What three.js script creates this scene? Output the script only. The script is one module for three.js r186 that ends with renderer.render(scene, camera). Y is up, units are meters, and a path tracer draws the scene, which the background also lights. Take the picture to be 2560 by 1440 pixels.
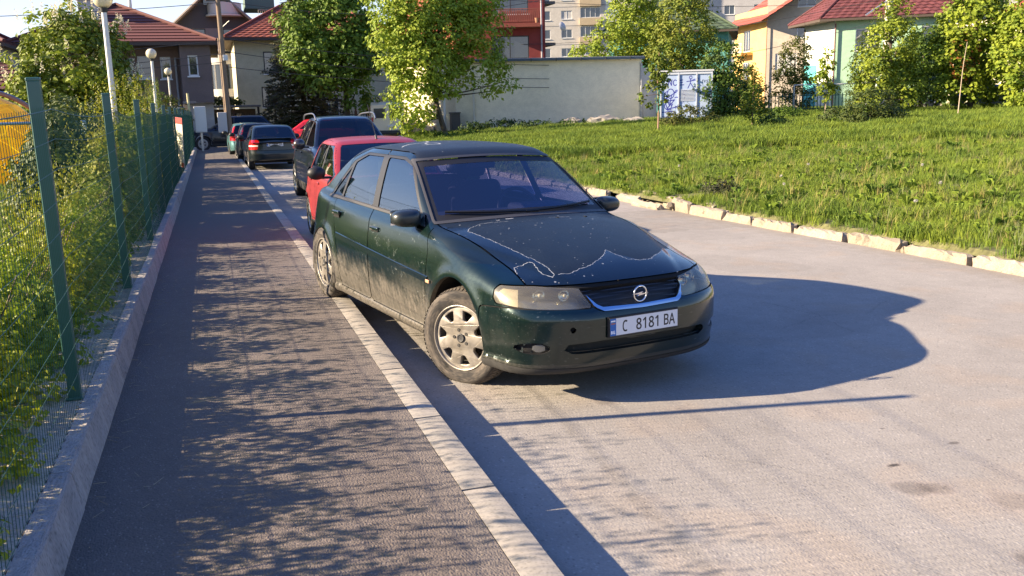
import * as THREE from 'three';
import { mergeGeometries, toCreasedNormals } from 'three/addons/utils/BufferGeometryUtils.js';
import { RoundedBoxGeometry } from 'three/addons/geometries/RoundedBoxGeometry.js';
import { createNoise2D, createNoise3D } from 'simplex-noise';

const V = (x, y, z) => new THREE.Vector3(x, y, z);
const scene = new THREE.Scene();

// ---------- camera ----------
const camera = new THREE.PerspectiveCamera(2 * Math.atan(720 / 2268) * 180 / Math.PI, 1024 / 576, 0.05, 3000);
{
  const pitch = 0.195216, roll = -0.0229056, yaw = 0.313328;
  const f = V(Math.sin(yaw) * Math.cos(pitch), -Math.sin(pitch), -Math.cos(yaw) * Math.cos(pitch));
  const r0 = V(Math.cos(yaw), 0, Math.sin(yaw)), u0 = r0.clone().cross(f);
  const r = r0.clone().multiplyScalar(Math.cos(roll)).addScaledVector(u0, Math.sin(roll));
  const u = u0.clone().multiplyScalar(Math.cos(roll)).addScaledVector(r0, -Math.sin(roll));
  camera.position.set(0, 1.7613, 0);
  camera.quaternion.setFromRotationMatrix(new THREE.Matrix4().makeBasis(r, u, f.clone().negate()));
  camera.updateMatrixWorld(true);
}

// ---------- sun and sky ----------
const SUN_EL = 22.4 * Math.PI / 180, SUN_AZ = 10.2 * Math.PI / 180;   // late sun from the left, a little ahead of the camera
const sunDir = V(-Math.cos(SUN_AZ) * Math.cos(SUN_EL), Math.sin(SUN_EL), -Math.sin(SUN_AZ) * Math.cos(SUN_EL));
const sun = new THREE.DirectionalLight(new THREE.Color().setRGB(1.0, 0.815, 0.585), 4.7);
sun.position.copy(sunDir).multiplyScalar(120); sun.target.position.set(0, 0, 0);
sun.castShadow = true; sun.shadow.mapSize.set(4096, 4096); sun.shadow.radius = 1;
Object.assign(sun.shadow.camera, { left: -90, right: 90, top: 90, bottom: -90, near: 1, far: 320 });
scene.add(sun, sun.target);
{
  const w = 256, h = 128, d = new Float32Array(w * h * 4);
  const mixc = (a, b, t) => a.map((v, i) => v + (b[i] - v) * t);
  for (let j = 0; j < h; j++) for (let i = 0; i < w; i++) {
    const el = ((j + .5) / h - .5) * Math.PI, az = ((i + .5) / w - .5) * 2 * Math.PI;
    const dir = V(Math.cos(az) * Math.cos(el), Math.sin(el), Math.sin(az) * Math.cos(el));
    const t = Math.max(0, Math.sin(el));
    let c = mixc([.98, 1.0, 1.02], [.34, .58, 1.0], Math.min(1, t / .24));
    c = mixc(c, [.05, .15, .55], Math.min(1, Math.max(0, (t - .15) / .55)));
    if (el < 0) c = mixc(c, [.30, .29, .27], Math.min(1, -el * 8));
    const cs = Math.max(0, dir.dot(sunDir));
    const glow = .60 * Math.pow(cs, 8) + .10 * Math.pow(cs, 2);
    c = [c[0] + glow * .9, c[1] + glow * .82, c[2] + glow * .68];
    d.set([c[0] * .35, c[1] * .35, c[2] * .35, 1], (j * w + i) * 4);
  }
  const sky = new THREE.DataTexture(d, w, h, THREE.RGBAFormat, THREE.FloatType);
  sky.mapping = THREE.EquirectangularReflectionMapping; sky.magFilter = sky.minFilter = THREE.LinearFilter;
  sky.wrapS = THREE.RepeatWrapping; sky.needsUpdate = true;
  scene.background = sky; scene.environment = sky;
}
const renderer = new THREE.WebGLRenderer({ antialias: true });
renderer.toneMapping = THREE.LinearToneMapping;
renderer.toneMappingExposure = 3.8;
renderer.shadowMap.enabled = true;

// ---------- helpers ----------
function rngOf(seed) { let a = seed >>> 0; return () => { a = (a + 0x6D2B79F5) >>> 0; let t = a; t = Math.imul(t ^ (t >>> 15), t | 1); t ^= t + Math.imul(t ^ (t >>> 7), t | 61); return ((t ^ (t >>> 14)) >>> 0) / 4294967296; }; }
const rnd = rngOf(20240517);
const n2 = createNoise2D(rngOf(11)), n3 = createNoise3D(rngOf(12));
const fbm = (x, y, o = 4) => { let s = 0, a = .5, k = 1; for (let i = 0; i < o; i++) { s += a * n2(x * k, y * k); a *= .5; k *= 2.03; } return s; };
const clamp = (x, a = 0, b = 1) => Math.min(b, Math.max(a, x));
const lerp = (a, b, t) => a + (b - a) * t;
const sstep = (a, b, x) => { const t = clamp((x - a) / (b - a)); return t * t * (3 - 2 * t); };
const taken = new Map();
function numbered(n) { const k = taken.get(n) || 0; taken.set(n, k + 1); return k ? `${n}_${String(k).padStart(3, '0')}` : n; }
function shade(o) { o.castShadow = true; o.receiveShadow = true; return o; }
function tag(o, label, category, group) { o.userData.label = label; o.userData.category = category; if (group) o.userData.group = group; return o; }
function thing(name, label, category, pos = [0, 0, 0], turn = 0, group) {
  const o = new THREE.Group(); o.name = numbered(name); o.position.set(...pos); o.rotation.y = turn; scene.add(o);
  return tag(o, label, category, group);
}
function part(name, geo, mat, parent, label) {
  const m = shade(new THREE.Mesh(geo, mat)); m.name = name; parent.add(m); if (label) m.userData.label = label; return m;
}
function single(name, geo, mat, label, category, group) {
  const m = shade(new THREE.Mesh(geo, mat)); m.name = numbered(name); scene.add(m); return tag(m, label, category, group);
}
function struct(name, geo, mat, parent = scene) {
  const m = shade(new THREE.Mesh(geo, mat)); m.name = numbered(name); parent.add(m); m.userData.kind = 'structure'; return m;
}
const col = (r, g, b) => new THREE.Color().setRGB(r, g, b);
function std(c, roughness = .8, o = {}) { return new THREE.MeshStandardMaterial({ color: Array.isArray(c) ? col(...c) : c, roughness, side: THREE.DoubleSide, ...o }); }
function phys(c, roughness = .8, o = {}) { return new THREE.MeshPhysicalMaterial({ color: Array.isArray(c) ? col(...c) : c, roughness, side: THREE.DoubleSide, ...o }); }
// geometry collector: position + uv, normals per face unless smooth
class GB {
  constructor() { this.p = []; this.t = []; }
  tri(a, b, c, ua = [0, 0], ub = [0, 0], uc = [0, 0]) { this.p.push(...a, ...b, ...c); this.t.push(...ua, ...ub, ...uc); return this; }
  quad(a, b, c, d, w, h) {   // a b c d counter-clockwise; uv in metres
    const L = (p, q) => Math.hypot(p[0] - q[0], p[1] - q[1], p[2] - q[2]);
    w = w ?? L(a, b); h = h ?? L(a, d);
    return this.tri(a, b, c, [0, 0], [w, 0], [w, h]).tri(a, c, d, [0, 0], [w, h], [0, h]);
  }
  box(x0, y0, z0, x1, y1, z1) {
    const A = [x0, y0, z1], B = [x1, y0, z1], C = [x1, y1, z1], D = [x0, y1, z1], E = [x0, y0, z0], F = [x1, y0, z0], G = [x1, y1, z0], H = [x0, y1, z0];
    return this.quad(A, B, C, D).quad(F, E, H, G).quad(B, F, G, C).quad(E, A, D, H).quad(D, C, G, H).quad(E, F, B, A);
  }
  bar(a, b, r, n = 6, r2 = r, cap = true) {   // round bar from a to b
    const A = V(...a), B = V(...b), d = B.clone().sub(A).normalize(), s = Math.abs(d.y) > .9 ? V(1, 0, 0) : V(0, 1, 0);
    const u = d.clone().cross(s).normalize(), v = d.clone().cross(u), L = A.distanceTo(B);
    const P = (c, q, k) => { const t = k / n * 2 * Math.PI; return c.clone().addScaledVector(u, Math.cos(t) * q).addScaledVector(v, Math.sin(t) * q).toArray(); };
    for (let k = 0; k < n; k++) {
      const a0 = P(A, r, k), a1 = P(A, r, k + 1), b0 = P(B, r2, k), b1 = P(B, r2, k + 1), w = 2 * Math.PI * r / n;
      this.tri(a0, b0, b1, [k * w, 0], [k * w, L], [k * w + w, L]).tri(a0, b1, a1, [k * w, 0], [k * w + w, L], [k * w + w, 0]);
      if (cap) { this.tri(a0, a1, a); this.tri(b0, b, b1); }
    }
    return this;
  }
  add(geo, m) { const g = (geo.index ? geo.toNonIndexed() : geo.clone()); if (m) g.applyMatrix4(m); this.p.push(...g.attributes.position.array); if (g.attributes.uv) this.t.push(...g.attributes.uv.array); else for (let i = 0; i < g.attributes.position.count; i++) this.t.push(0, 0); return this; }
  get n() { return this.p.length / 9; }
  geo() { const g = new THREE.BufferGeometry(); g.setAttribute('position', new THREE.Float32BufferAttribute(this.p, 3)); g.setAttribute('uv', new THREE.Float32BufferAttribute(this.t, 2)); g.computeVertexNormals(); return g; }
}
const M4 = (x, y, z, ry = 0, rx = 0, rz = 0, s = [1, 1, 1]) => new THREE.Matrix4().compose(V(x, y, z), new THREE.Quaternion().setFromEuler(new THREE.Euler(rx, ry, rz, 'YXZ')), V(...s));
const boxGeo = (...a) => new GB().box(...a).geo();
function rbox(w, h, d, r, x = 0, y = 0, z = 0, seg = 2) { const g = new RoundedBoxGeometry(w, h, d, seg, r); g.translate(x, y, z); return g; }
function texture(w, h, fn, { srgb = false, rep = 1, repY = rep } = {}) {   // fn(u,v) -> [r,g,b] 0..1
  const d = new Uint8Array(w * h * 4);
  for (let j = 0; j < h; j++) for (let i = 0; i < w; i++) { const c = fn((i + .5) / w, (j + .5) / h), k = (j * w + i) * 4; for (let q = 0; q < 3; q++) d[k + q] = clamp(c[q]) * 255; d[k + 3] = 255; }
  const t = new THREE.DataTexture(d, w, h); t.wrapS = t.wrapT = THREE.RepeatWrapping; t.magFilter = THREE.LinearFilter; t.minFilter = THREE.LinearMipmapLinearFilter; t.generateMipmaps = true;
  t.repeat.set(rep, repY); if (srgb) t.colorSpace = THREE.SRGBColorSpace; t.needsUpdate = true; return t;
}
// tileable noise on the unit square
const tn = (u, v, f, s = 0) => { const R = f / (2 * Math.PI), a = u * 2 * Math.PI, b = v * 2 * Math.PI; return n4(Math.cos(a) * R + s, Math.sin(a) * R + s * 1.7, Math.cos(b) * R - s, Math.sin(b) * R + s * .3); };
const n4a = createNoise3D(rngOf(21)), n4b = createNoise3D(rngOf(22));
function n4(a, b, c, d) { return (n4a(a + d * .37, b - d * .61, c + d * .53) + n4b(b + 7.1, c - a * .2, d + 3.3)) * .62; }
const lin2s = (c) => c <= .0031308 ? 12.92 * c : 1.055 * Math.pow(c, 1 / 2.4) - .055;
const L3 = (r, g, b) => [lin2s(r), lin2s(g), lin2s(b)];
// ---------- car bodies: a smooth field, meshed once, then trimmed into panels along real edges ----------
function curve(pts) {   // monotone-ish cubic through points, tabulated
  pts = pts.slice().sort((a, b) => a[0] - b[0]); const n = pts.length, m = [];
  for (let i = 0; i < n; i++) {
    if (i === 0) m.push((pts[1][1] - pts[0][1]) / (pts[1][0] - pts[0][0]));
    else if (i === n - 1) m.push((pts[i][1] - pts[i - 1][1]) / (pts[i][0] - pts[i - 1][0]));
    else { const a = (pts[i][1] - pts[i - 1][1]) / (pts[i][0] - pts[i - 1][0]), b = (pts[i + 1][1] - pts[i][1]) / (pts[i + 1][0] - pts[i][0]); m.push(a * b <= 0 ? 0 : 2 * a * b / (a + b)); }
  }
  const x0 = pts[0][0], x1 = pts[n - 1][0], N = 600, T = new Float64Array(N + 2);
  for (let k = 0, i = 0; k <= N + 1; k++) {
    const x = Math.min(x1, x0 + (x1 - x0) * k / N); while (i < n - 2 && x > pts[i + 1][0]) i++;
    const h = pts[i + 1][0] - pts[i][0], t = (x - pts[i][0]) / h, t2 = t * t, t3 = t2 * t;
    T[k] = (2 * t3 - 3 * t2 + 1) * pts[i][1] + (t3 - 2 * t2 + t) * h * m[i] + (-2 * t3 + 3 * t2) * pts[i + 1][1] + (t3 - t2) * h * m[i + 1];
  }
  const s = N / (x1 - x0);
  return (x) => { if (x <= x0) return T[0]; if (x >= x1) return T[N]; const q = (x - x0) * s, k = q | 0; return T[k] + (T[k + 1] - T[k]) * (q - k); };
}
const smax = (a, b, k) => { const h = Math.max(k - Math.abs(a - b), 0) / k; return Math.max(a, b) + h * h * k * .25; };
const smin = (a, b, k) => { const h = Math.max(k - Math.abs(a - b), 0) / k; return Math.min(a, b) - h * h * k * .25; };
function carField(P) {
  const top = curve(P.top), crown = curve(P.crown), W = curve(P.width), fx = curve(P.front), rx = curve(P.rear), roof = curve(P.roof), gw = curve(P.cabin), bot = curve(P.bottom);
  const [ws, wx, wy, wc] = P.screen, [rs, rrx, ry, rc] = P.rearScreen, wn = Math.hypot(1, ws), rn = Math.hypot(1, rs);
  const sd = P.side || { mid: .52, up: .26, lo: .30 }, k = P.k || {};
  return (x, y, z) => {
    const az = Math.abs(z);
    let w = W(x); const dy = y - sd.mid; w -= dy > 0 ? sd.up * dy * dy : sd.lo * dy * dy;
    for (const A of P.arch) { const q = (Math.hypot(x - A[0], y - A[1]) - A[2] - .03) / .055; if (q * q < 6) w += A[3] * Math.exp(-q * q); }
    if (P.strip) { const q = (y - P.strip[0] - (x + 1.3) * (P.strip[3] || 0)) / P.strip[1]; if (x < P.strip[4] && x > P.strip[5]) w += P.strip[2] / (1 + Math.pow(q, 8)); }
    if (P.sill) w += P.sill[1] * sstep(P.sill[0] + .012, P.sill[0] - .012, y);
    const fs = az - w;
    const cz = crown(x), dt = y - (top(x) - cz * Math.pow(az, P.crownP || 2.2) + (P.hump ? P.hump(x, az) : 0));
    const zz = az / .8, pl = P.nose[0] * zz * zz + P.nose[1] * Math.pow(Math.max(0, az - .3) / .5, P.nose[2]);
    const ff = (x - fx(y) + pl) * .9;
    const pr = P.tail[0] * zz * zz + P.tail[1] * Math.pow(Math.max(0, az - .3) / .5, P.tail[2]);
    const fr = (rx(y) + pr - x) * .9;
    let b = smax(fs, dt * .96, k.top || .07);
    b = smax(b, smax(ff, fr, .02), k.front || .07);
    b = smax(b, bot(x) - y, k.bot || .03);
    // cabin
    const gs = (az - (gw(x) - P.tumble * (y - .95) - (P.tumble2 || 0) * (y - .95) * (y - .95))) * .92;
    const gr = y - (roof(x) - P.roofC * az * az);
    const g1 = (x - (wx - ws * (y - wy) - wc * az * az)) / wn;
    const g2 = ((rrx + rs * (y - ry) + rc * az * az) - x) / rn;
    let g = smax(gs, gr, k.roof || .08); g = smax(g, g1, k.screen || .05); g = smax(g, g2, k.screen || .05); g = Math.max(g, (P.cabBase || .88) - y);
    return smin(b, g, k.join || .035);
  };
}
class Surf {
  constructor(f, lo, hi, h) {
    this.f = f; this.p = []; this.q = []; const tris = [];
    const n = [0, 1, 2].map((i) => Math.ceil((hi[i] - lo[i]) / h) + 1), S = [1, n[0], n[0] * n[1]], v = new Float32Array(n[0] * n[1] * n[2]);
    for (let k = 0, o = 0; k < n[2]; k++) for (let j = 0; j < n[1]; j++) for (let i = 0; i < n[0]; i++, o++) v[o] = f(lo[0] + i * h, lo[1] + j * h, lo[2] + k * h);
    const id = new Int32Array(v.length).fill(-1), E = [[0, 1], [2, 3], [4, 5], [6, 7], [0, 2], [1, 3], [4, 6], [5, 7], [0, 4], [1, 5], [2, 6], [3, 7]];
    for (let k = 0; k < n[2] - 1; k++) for (let j = 0; j < n[1] - 1; j++) for (let i = 0; i < n[0] - 1; i++) {
      const o = i + j * S[1] + k * S[2], c = []; let neg = 0;
      for (let m = 0; m < 8; m++) { const w = v[o + (m & 1) + ((m >> 1) & 1) * S[1] + (m >> 2) * S[2]]; c.push(w); if (w < 0) neg++; }
      if (neg === 0 || neg === 8) continue;
      let x = 0, y = 0, z = 0, ct = 0;
      for (const [a, b] of E) if ((c[a] < 0) !== (c[b] < 0)) { const t = c[a] / (c[a] - c[b]); x += (a & 1) + t * ((b & 1) - (a & 1)); y += ((a >> 1) & 1) + t * (((b >> 1) & 1) - ((a >> 1) & 1)); z += (a >> 2) + t * ((b >> 2) - (a >> 2)); ct++; }
      id[o] = this.vert(lo[0] + (i + x / ct) * h, lo[1] + (j + y / ct) * h, lo[2] + (k + z / ct) * h);
    }
    for (let k = 1; k < n[2] - 1; k++) for (let j = 1; j < n[1] - 1; j++) for (let i = 1; i < n[0] - 1; i++) {
      const o = i + j * S[1] + k * S[2], a = v[o] < 0;
      for (let d = 0; d < 3; d++) {
        if ((v[o + S[d]] < 0) === a) continue;
        const u = S[(d + 1) % 3], w = S[(d + 2) % 3], A = id[o - u - w], B = id[o - w], C = id[o], D = id[o - u];
        if (a) tris.push(A, B, C, A, C, D); else tris.push(A, C, B, A, D, C);
      }
    }
    this.all = tris;
  }
  grad(x, y, z, e) { const f = this.f; return [f(x + e, y, z) - f(x - e, y, z), f(x, y + e, z) - f(x, y - e, z), f(x, y, z + e) - f(x, y, z - e)].map((q) => q / (2 * e)); }
  vert(x, y, z) {
    for (let it = 0; it < 3; it++) { const g = this.grad(x, y, z, 1e-3), l = g[0] * g[0] + g[1] * g[1] + g[2] * g[2] + 1e-9, d = clamp(this.f(x, y, z) / l, -.05, .05); x -= g[0] * d; y -= g[1] * d; z -= g[2] * d; }
    const g = this.grad(x, y, z, 5e-3), l = Math.hypot(...g) + 1e-9;
    this.p.push(x, y, z); this.q.push(g[0] / l, g[1] / l, g[2] / l); return this.p.length / 3 - 1;
  }
  split(tris, s) {   // s(x,y,z,nx,ny,nz): below zero is inside
    const val = new Map(), P = this.p, Q = this.q, inn = [], out = [], edges = [], cut = new Map();
    const ev = (i) => { let w = val.get(i); if (w === undefined) { w = s(P[3 * i], P[3 * i + 1], P[3 * i + 2], Q[3 * i], Q[3 * i + 1], Q[3 * i + 2]); if (w === 0) w = 1e-9; val.set(i, w); } return w; };
    const mid = (a, b) => {
      const key = a < b ? a * 4194304 + b : b * 4194304 + a; let m = cut.get(key); if (m !== undefined) return m;
      const va = ev(a), t = clamp(va / (va - ev(b)), .001, .999); m = P.length / 3;
      for (let c = 0; c < 3; c++) P.push(lerp(P[3 * a + c], P[3 * b + c], t));
      const n = [0, 1, 2].map((c) => lerp(Q[3 * a + c], Q[3 * b + c], t)), l = Math.hypot(...n) || 1; Q.push(n[0] / l, n[1] / l, n[2] / l);
      cut.set(key, m); return m;
    };
    for (let i = 0; i < tris.length; i += 3) {
      const T = [tris[i], tris[i + 1], tris[i + 2]], k = T.map((q) => ev(q) < 0), c = k[0] + k[1] + k[2];
      if (c === 3) { inn.push(...T); continue; } if (c === 0) { out.push(...T); continue; }
      const lone = c === 1 ? k.indexOf(true) : k.indexOf(false), a = T[lone], b = T[(lone + 1) % 3], d = T[(lone + 2) % 3], ab = mid(a, b), ad = mid(a, d);
      (c === 1 ? inn : out).push(a, ab, ad); (c === 1 ? out : inn).push(ab, b, d, ab, d, ad); edges.push(c === 1 ? [ab, ad] : [ad, ab]);
    }
    return { inn, out, edges };
  }
  geo(tris, uv = 'side', off = 0) {
    const map = new Map(), p = [], n = [], t = [], idx = [], P = this.p, Q = this.q;
    for (const i of tris) {
      let k = map.get(i);
      if (k === undefined) { k = p.length / 3; map.set(i, k); const x = P[3 * i] + Q[3 * i] * off, y = P[3 * i + 1] + Q[3 * i + 1] * off, z = P[3 * i + 2] + Q[3 * i + 2] * off; p.push(x, y, z); n.push(Q[3 * i], Q[3 * i + 1], Q[3 * i + 2]); t.push(...(uv === 'side' ? [x, y] : uv === 'top' ? [x, z] : [z, y])); }
      idx.push(k);
    }
    const g = new THREE.BufferGeometry(); g.setAttribute('position', new THREE.Float32BufferAttribute(p, 3)); g.setAttribute('normal', new THREE.Float32BufferAttribute(n, 3)); g.setAttribute('uv', new THREE.Float32BufferAttribute(t, 2)); g.setIndex(idx); return g;
  }
  pieces(tris) {   // connected pieces of a trimmed surface
    const up = new Map(), find = (a) => { while (up.get(a) !== a) { up.set(a, up.get(up.get(a))); a = up.get(a); } return a; };
    for (const i of tris) if (!up.has(i)) up.set(i, i); for (let i = 0; i < tris.length; i += 3) { const a = find(tris[i]); up.set(find(tris[i + 1]), a); up.set(find(tris[i + 2]), a); }
    const out = new Map(); for (let i = 0; i < tris.length; i += 3) { const a = find(tris[i]); if (!out.has(a)) out.set(a, []); out.get(a).push(tris[i], tris[i + 1], tris[i + 2]); } return [...out.values()].filter((t) => t.length > 6);
  }
  lip(edges, depth, dir) {   // turned-in edge along a cut
    const p = [], P = this.p, Q = this.q;
    for (const [a, b] of edges) {
      const A = [P[3 * a], P[3 * a + 1], P[3 * a + 2]], B = [P[3 * b], P[3 * b + 1], P[3 * b + 2]], D = (i) => dir ? dir(P[3 * i], P[3 * i + 1], P[3 * i + 2]) : [-Q[3 * i], -Q[3 * i + 1], -Q[3 * i + 2]];
      const da = D(a), db = D(b), A2 = A.map((q, i) => q + da[i] * depth), B2 = B.map((q, i) => q + db[i] * depth);
      p.push(...A, ...B, ...B2, ...A, ...B2, ...A2);
    }
    const g = new THREE.BufferGeometry(); g.setAttribute('position', new THREE.Float32BufferAttribute(p, 3)); g.setAttribute('uv', new THREE.Float32BufferAttribute(new Float32Array(p.length / 3 * 2), 2)); g.computeVertexNormals(); return g;
  }
}
function poly(pts, r = 0) {   // signed distance to a 2D polygon, corners rounded by r
  const c = pts.reduce((a, q) => [a[0] + q[0] / pts.length, a[1] + q[1] / pts.length], [0, 0]);
  const n = pts.length;
  return (x, y) => {
    let d = 1e9, s = 1;
    for (let i = 0, j = n - 1; i < n; j = i++) {
      const ex = pts[j][0] - pts[i][0], ey = pts[j][1] - pts[i][1], wx = x - pts[i][0], wy = y - pts[i][1], t = clamp((wx * ex + wy * ey) / (ex * ex + ey * ey));
      d = Math.min(d, (wx - ex * t) ** 2 + (wy - ey * t) ** 2);
      const a = y >= pts[i][1], b = y < pts[j][1], cc = ex * wy > ey * wx; if ((a && b && cc) || (!a && !b && !cc)) s = -s;
    }
    return s * Math.sqrt(d) - r;
  };
}
// ---------- shared car materials ----------
const glassStrongReflect = phys([.40, .46, .47], .02, { transmission: 1, thickness: 0, ior: 3.3 });  // ior raised to brighten the sky reflection, no real coating
const glassSide = phys([.40, .46, .47], .02, { transmission: 1, thickness: 0, ior: 2.9 });
const glassDark = phys([.16, .18, .19], .03, { transmission: 1, thickness: 0, ior: 1.5 });
const blackTrim = std([.010, .010, .011], .55);
const rubber = std([.018, .017, .016], .85);
const seamMat = std([.004, .004, .004], .9);
const chrome = std([.75, .76, .78], .12, { metalness: 1 });
const interiorMat = std([.022, .023, .026], .9);
const clothMat = std([.032, .033, .04], 1);
const linerMat = std([.02, .016, .013], .95);
const discMat = std([.045, .038, .032], .6, { metalness: .3 });
const redLens = phys([.45, .012, .012], .12, { clearcoat: 1, clearcoatRoughness: .05 });
const whiteLens = phys([.75, .7, .62], .15, { clearcoat: 1 });
const lampSilver = std([.7, .7, .69], .25, { metalness: .9 });
function plateTexture(text, band) {
  const c = document.createElement('canvas'); c.width = 1024; c.height = 220; const g = c.getContext('2d');
  g.fillStyle = '#d9d9da'; g.fillRect(0, 0, 1024, 220); g.strokeStyle = '#222'; g.lineWidth = 7; g.strokeRect(4, 4, 1016, 212);
  if (band) {
    g.fillStyle = '#1d5fa8'; g.fillRect(8, 8, 84, 204); g.fillStyle = '#e8e8e8'; g.fillRect(18, 30, 64, 16); g.fillStyle = '#3b6ea0'; g.fillRect(18, 46, 64, 14); g.fillStyle = '#a8604e'; g.fillRect(18, 60, 64, 16);
    g.fillStyle = '#fff'; g.font = 'bold 50px sans-serif'; g.save(); g.translate(14, 190); g.scale(.95, 1); g.fillText('BG', 0, 0); g.restore();
  }
  g.fillStyle = '#17171a'; g.strokeStyle = '#17171a'; g.lineWidth = 6;
  for (const [t, x, sx] of text) { g.font = '182px sans-serif'; g.save(); g.translate(x, 176); g.scale(sx, 1); g.fillText(t, 0, 0); g.strokeText(t, 0, 0); g.restore(); }
  const t = new THREE.CanvasTexture(c); t.colorSpace = THREE.SRGBColorSpace; return t;
}
function plateGeo(w = .52, h = .112) {   // in the y-z plane facing +x, uv 0..1 on its front face
  const g = new THREE.BoxGeometry(.008, h, w); const uv = g.attributes.uv, n = g.attributes.normal;
  for (let i = 0; i < uv.count; i++) if (n.getX(i) < .5) uv.setXY(i, .5, .03);
  return g;
}
function wheelGeos(kind, R = .314, rim = .208) {
  const o = {};
  // tyre: lathe about z
  const w = .098, prof = [[rim - .012, -w * .80], [rim + .004, -w * .92], [rim + .028, -w * 1.02], [(R + rim) / 2 + .015, -w * 1.07], [R - .022, -w * .98], [R - .006, -w * .84], [R, -w * .62], [R + .001, 0], [R, w * .62], [R - .006, w * .84], [R - .022, w * .98], [(R + rim) / 2 + .015, w * 1.07], [rim + .028, w * 1.02], [rim + .004, w * .92], [rim - .012, w * .80]];
  const lathe = (p, seg = 48) => { const g = new THREE.LatheGeometry(p.map((q) => new THREE.Vector2(q[0], q[1])), seg); g.rotateX(Math.PI / 2); return g; };
  const gs = [lathe(prof, 56).toNonIndexed()];
  const blocks = new GB();
  if (kind === 'detail') for (let k = 0; k < 68; k++) for (const [z0, z1, sl] of [[-.088, -.05, .012], [-.044, -.004, -.014], [.004, .044, .014], [.05, .088, -.012]]) {
    const a = k / 68 * 2 * Math.PI, t = .0098, P = (r, s, z, q) => [r * Math.cos(a + (s * t + q) / R), r * Math.sin(a + (s * t + q) / R), z];
    const edge = Math.abs(z0) > .07 || Math.abs(z1) > .07, ra = R - .004, rb = R + .0065, r0 = z0 < -.07 ? R - .004 : rb, r1 = z1 > .07 ? R - .004 : rb;
    blocks.quad(P(r0, -1, z0, 0), P(r0, 1, z0, 0), P(r1, 1, z1, sl), P(r1, -1, z1, sl));
    blocks.quad(P(ra, -1, z0, 0), P(r0, -1, z0, 0), P(r1, -1, z1, sl), P(ra, -1, z1, sl)).quad(P(r0, 1, z0, 0), P(ra, 1, z0, 0), P(ra, 1, z1, sl), P(r1, 1, z1, sl));
    blocks.quad(P(ra, -1, z1, sl), P(r1, -1, z1, sl), P(r1, 1, z1, sl), P(ra, 1, z1, sl)).quad(P(ra, 1, z0, 0), P(r0, 1, z0, 0), P(r0, -1, z0, 0), P(ra, -1, z0, 0));
  }
  if (blocks.n) gs.push(blocks.geo());
  for (const g of gs) for (const k of Object.keys(g.attributes)) if (!['position', 'normal', 'uv'].includes(k)) g.deleteAttribute(k);
  o.tyre = mergeGeometries(gs);
  o.barrel = lathe([[rim + .004, .088], [rim + .004, .094], [rim - .002, .097], [rim - .008, .092], [rim - .012, .07], [rim - .03, .03], [rim - .04, -.05], [.10, -.06], [.02, -.062]], 48);
  // face with seven openings (or five spokes)
  const N = kind === 'five' ? 5 : 7, sh = new THREE.Shape(); sh.absarc(0, 0, rim - .009, 0, Math.PI * 2);
  const openings = kind === 'five' ? [.075, .178, .30, .46] : [.118, .186, .19, .245];
  for (let k = 0; k < N; k++) {
    const a = (k + .28) / N * 2 * Math.PI, [r0, r1, h0, h1] = openings, h = new THREE.Path(), P = (r, t) => [r * Math.cos(a + t), r * Math.sin(a + t)];
    const q0 = P(r0 + .012, -h0), q1 = P(r1 - .008, -h1), q2 = P(r1, -h1 + .06), q3 = P(r1, h1 - .06), q4 = P(r1 - .008, h1), q5 = P(r0 + .012, h0), c0 = P(r0 - .004, 0), e1 = P(r1 + .001, -h1), e2 = P(r1 + .001, h1), e0 = P(r1 + .006, 0);
    h.moveTo(...q0); h.lineTo(...q1); h.quadraticCurveTo(...e1, ...q2); h.quadraticCurveTo(...e0, ...q3); h.quadraticCurveTo(...e2, ...q4); h.lineTo(...q5); h.quadraticCurveTo(...P(r0 - .002, h0 * .8), ...c0); h.quadraticCurveTo(...P(r0 - .002, -h0 * .8), ...q0); sh.holes.push(h);
  }
  const face = new THREE.ExtrudeGeometry(sh, { depth: .016, bevelEnabled: true, bevelThickness: .007, bevelSize: .006, bevelSegments: 3, curveSegments: 10 });
  const fp = face.attributes.position;
  for (let i = 0; i < fp.count; i++) { const r = Math.hypot(fp.getX(i), fp.getY(i)); fp.setZ(i, fp.getZ(i) + .052 + .016 * sstep(.05, .13, r) - .010 * sstep(.14, .2, r)); }
  o.face = toCreasedNormals(face, .7);
  o.cap = lathe([[0, .092], [.020, .092], [.022, .096], [.030, .095], [.033, .07]], 24);
  const bolt = new GB(); for (let k = 0; k < 5; k++) { const a = k / 5 * 2 * Math.PI + .5; bolt.bar([.054 * Math.cos(a), .054 * Math.sin(a), .05], [.054 * Math.cos(a), .054 * Math.sin(a), .093], .0115, 8); }
  o.bolt = bolt.geo(); o.disc = lathe([[.03, .02], [.135, .02], [.135, -.004], [.03, -.004]], 32);
  return o;
}
const wheelCache = {};
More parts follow.
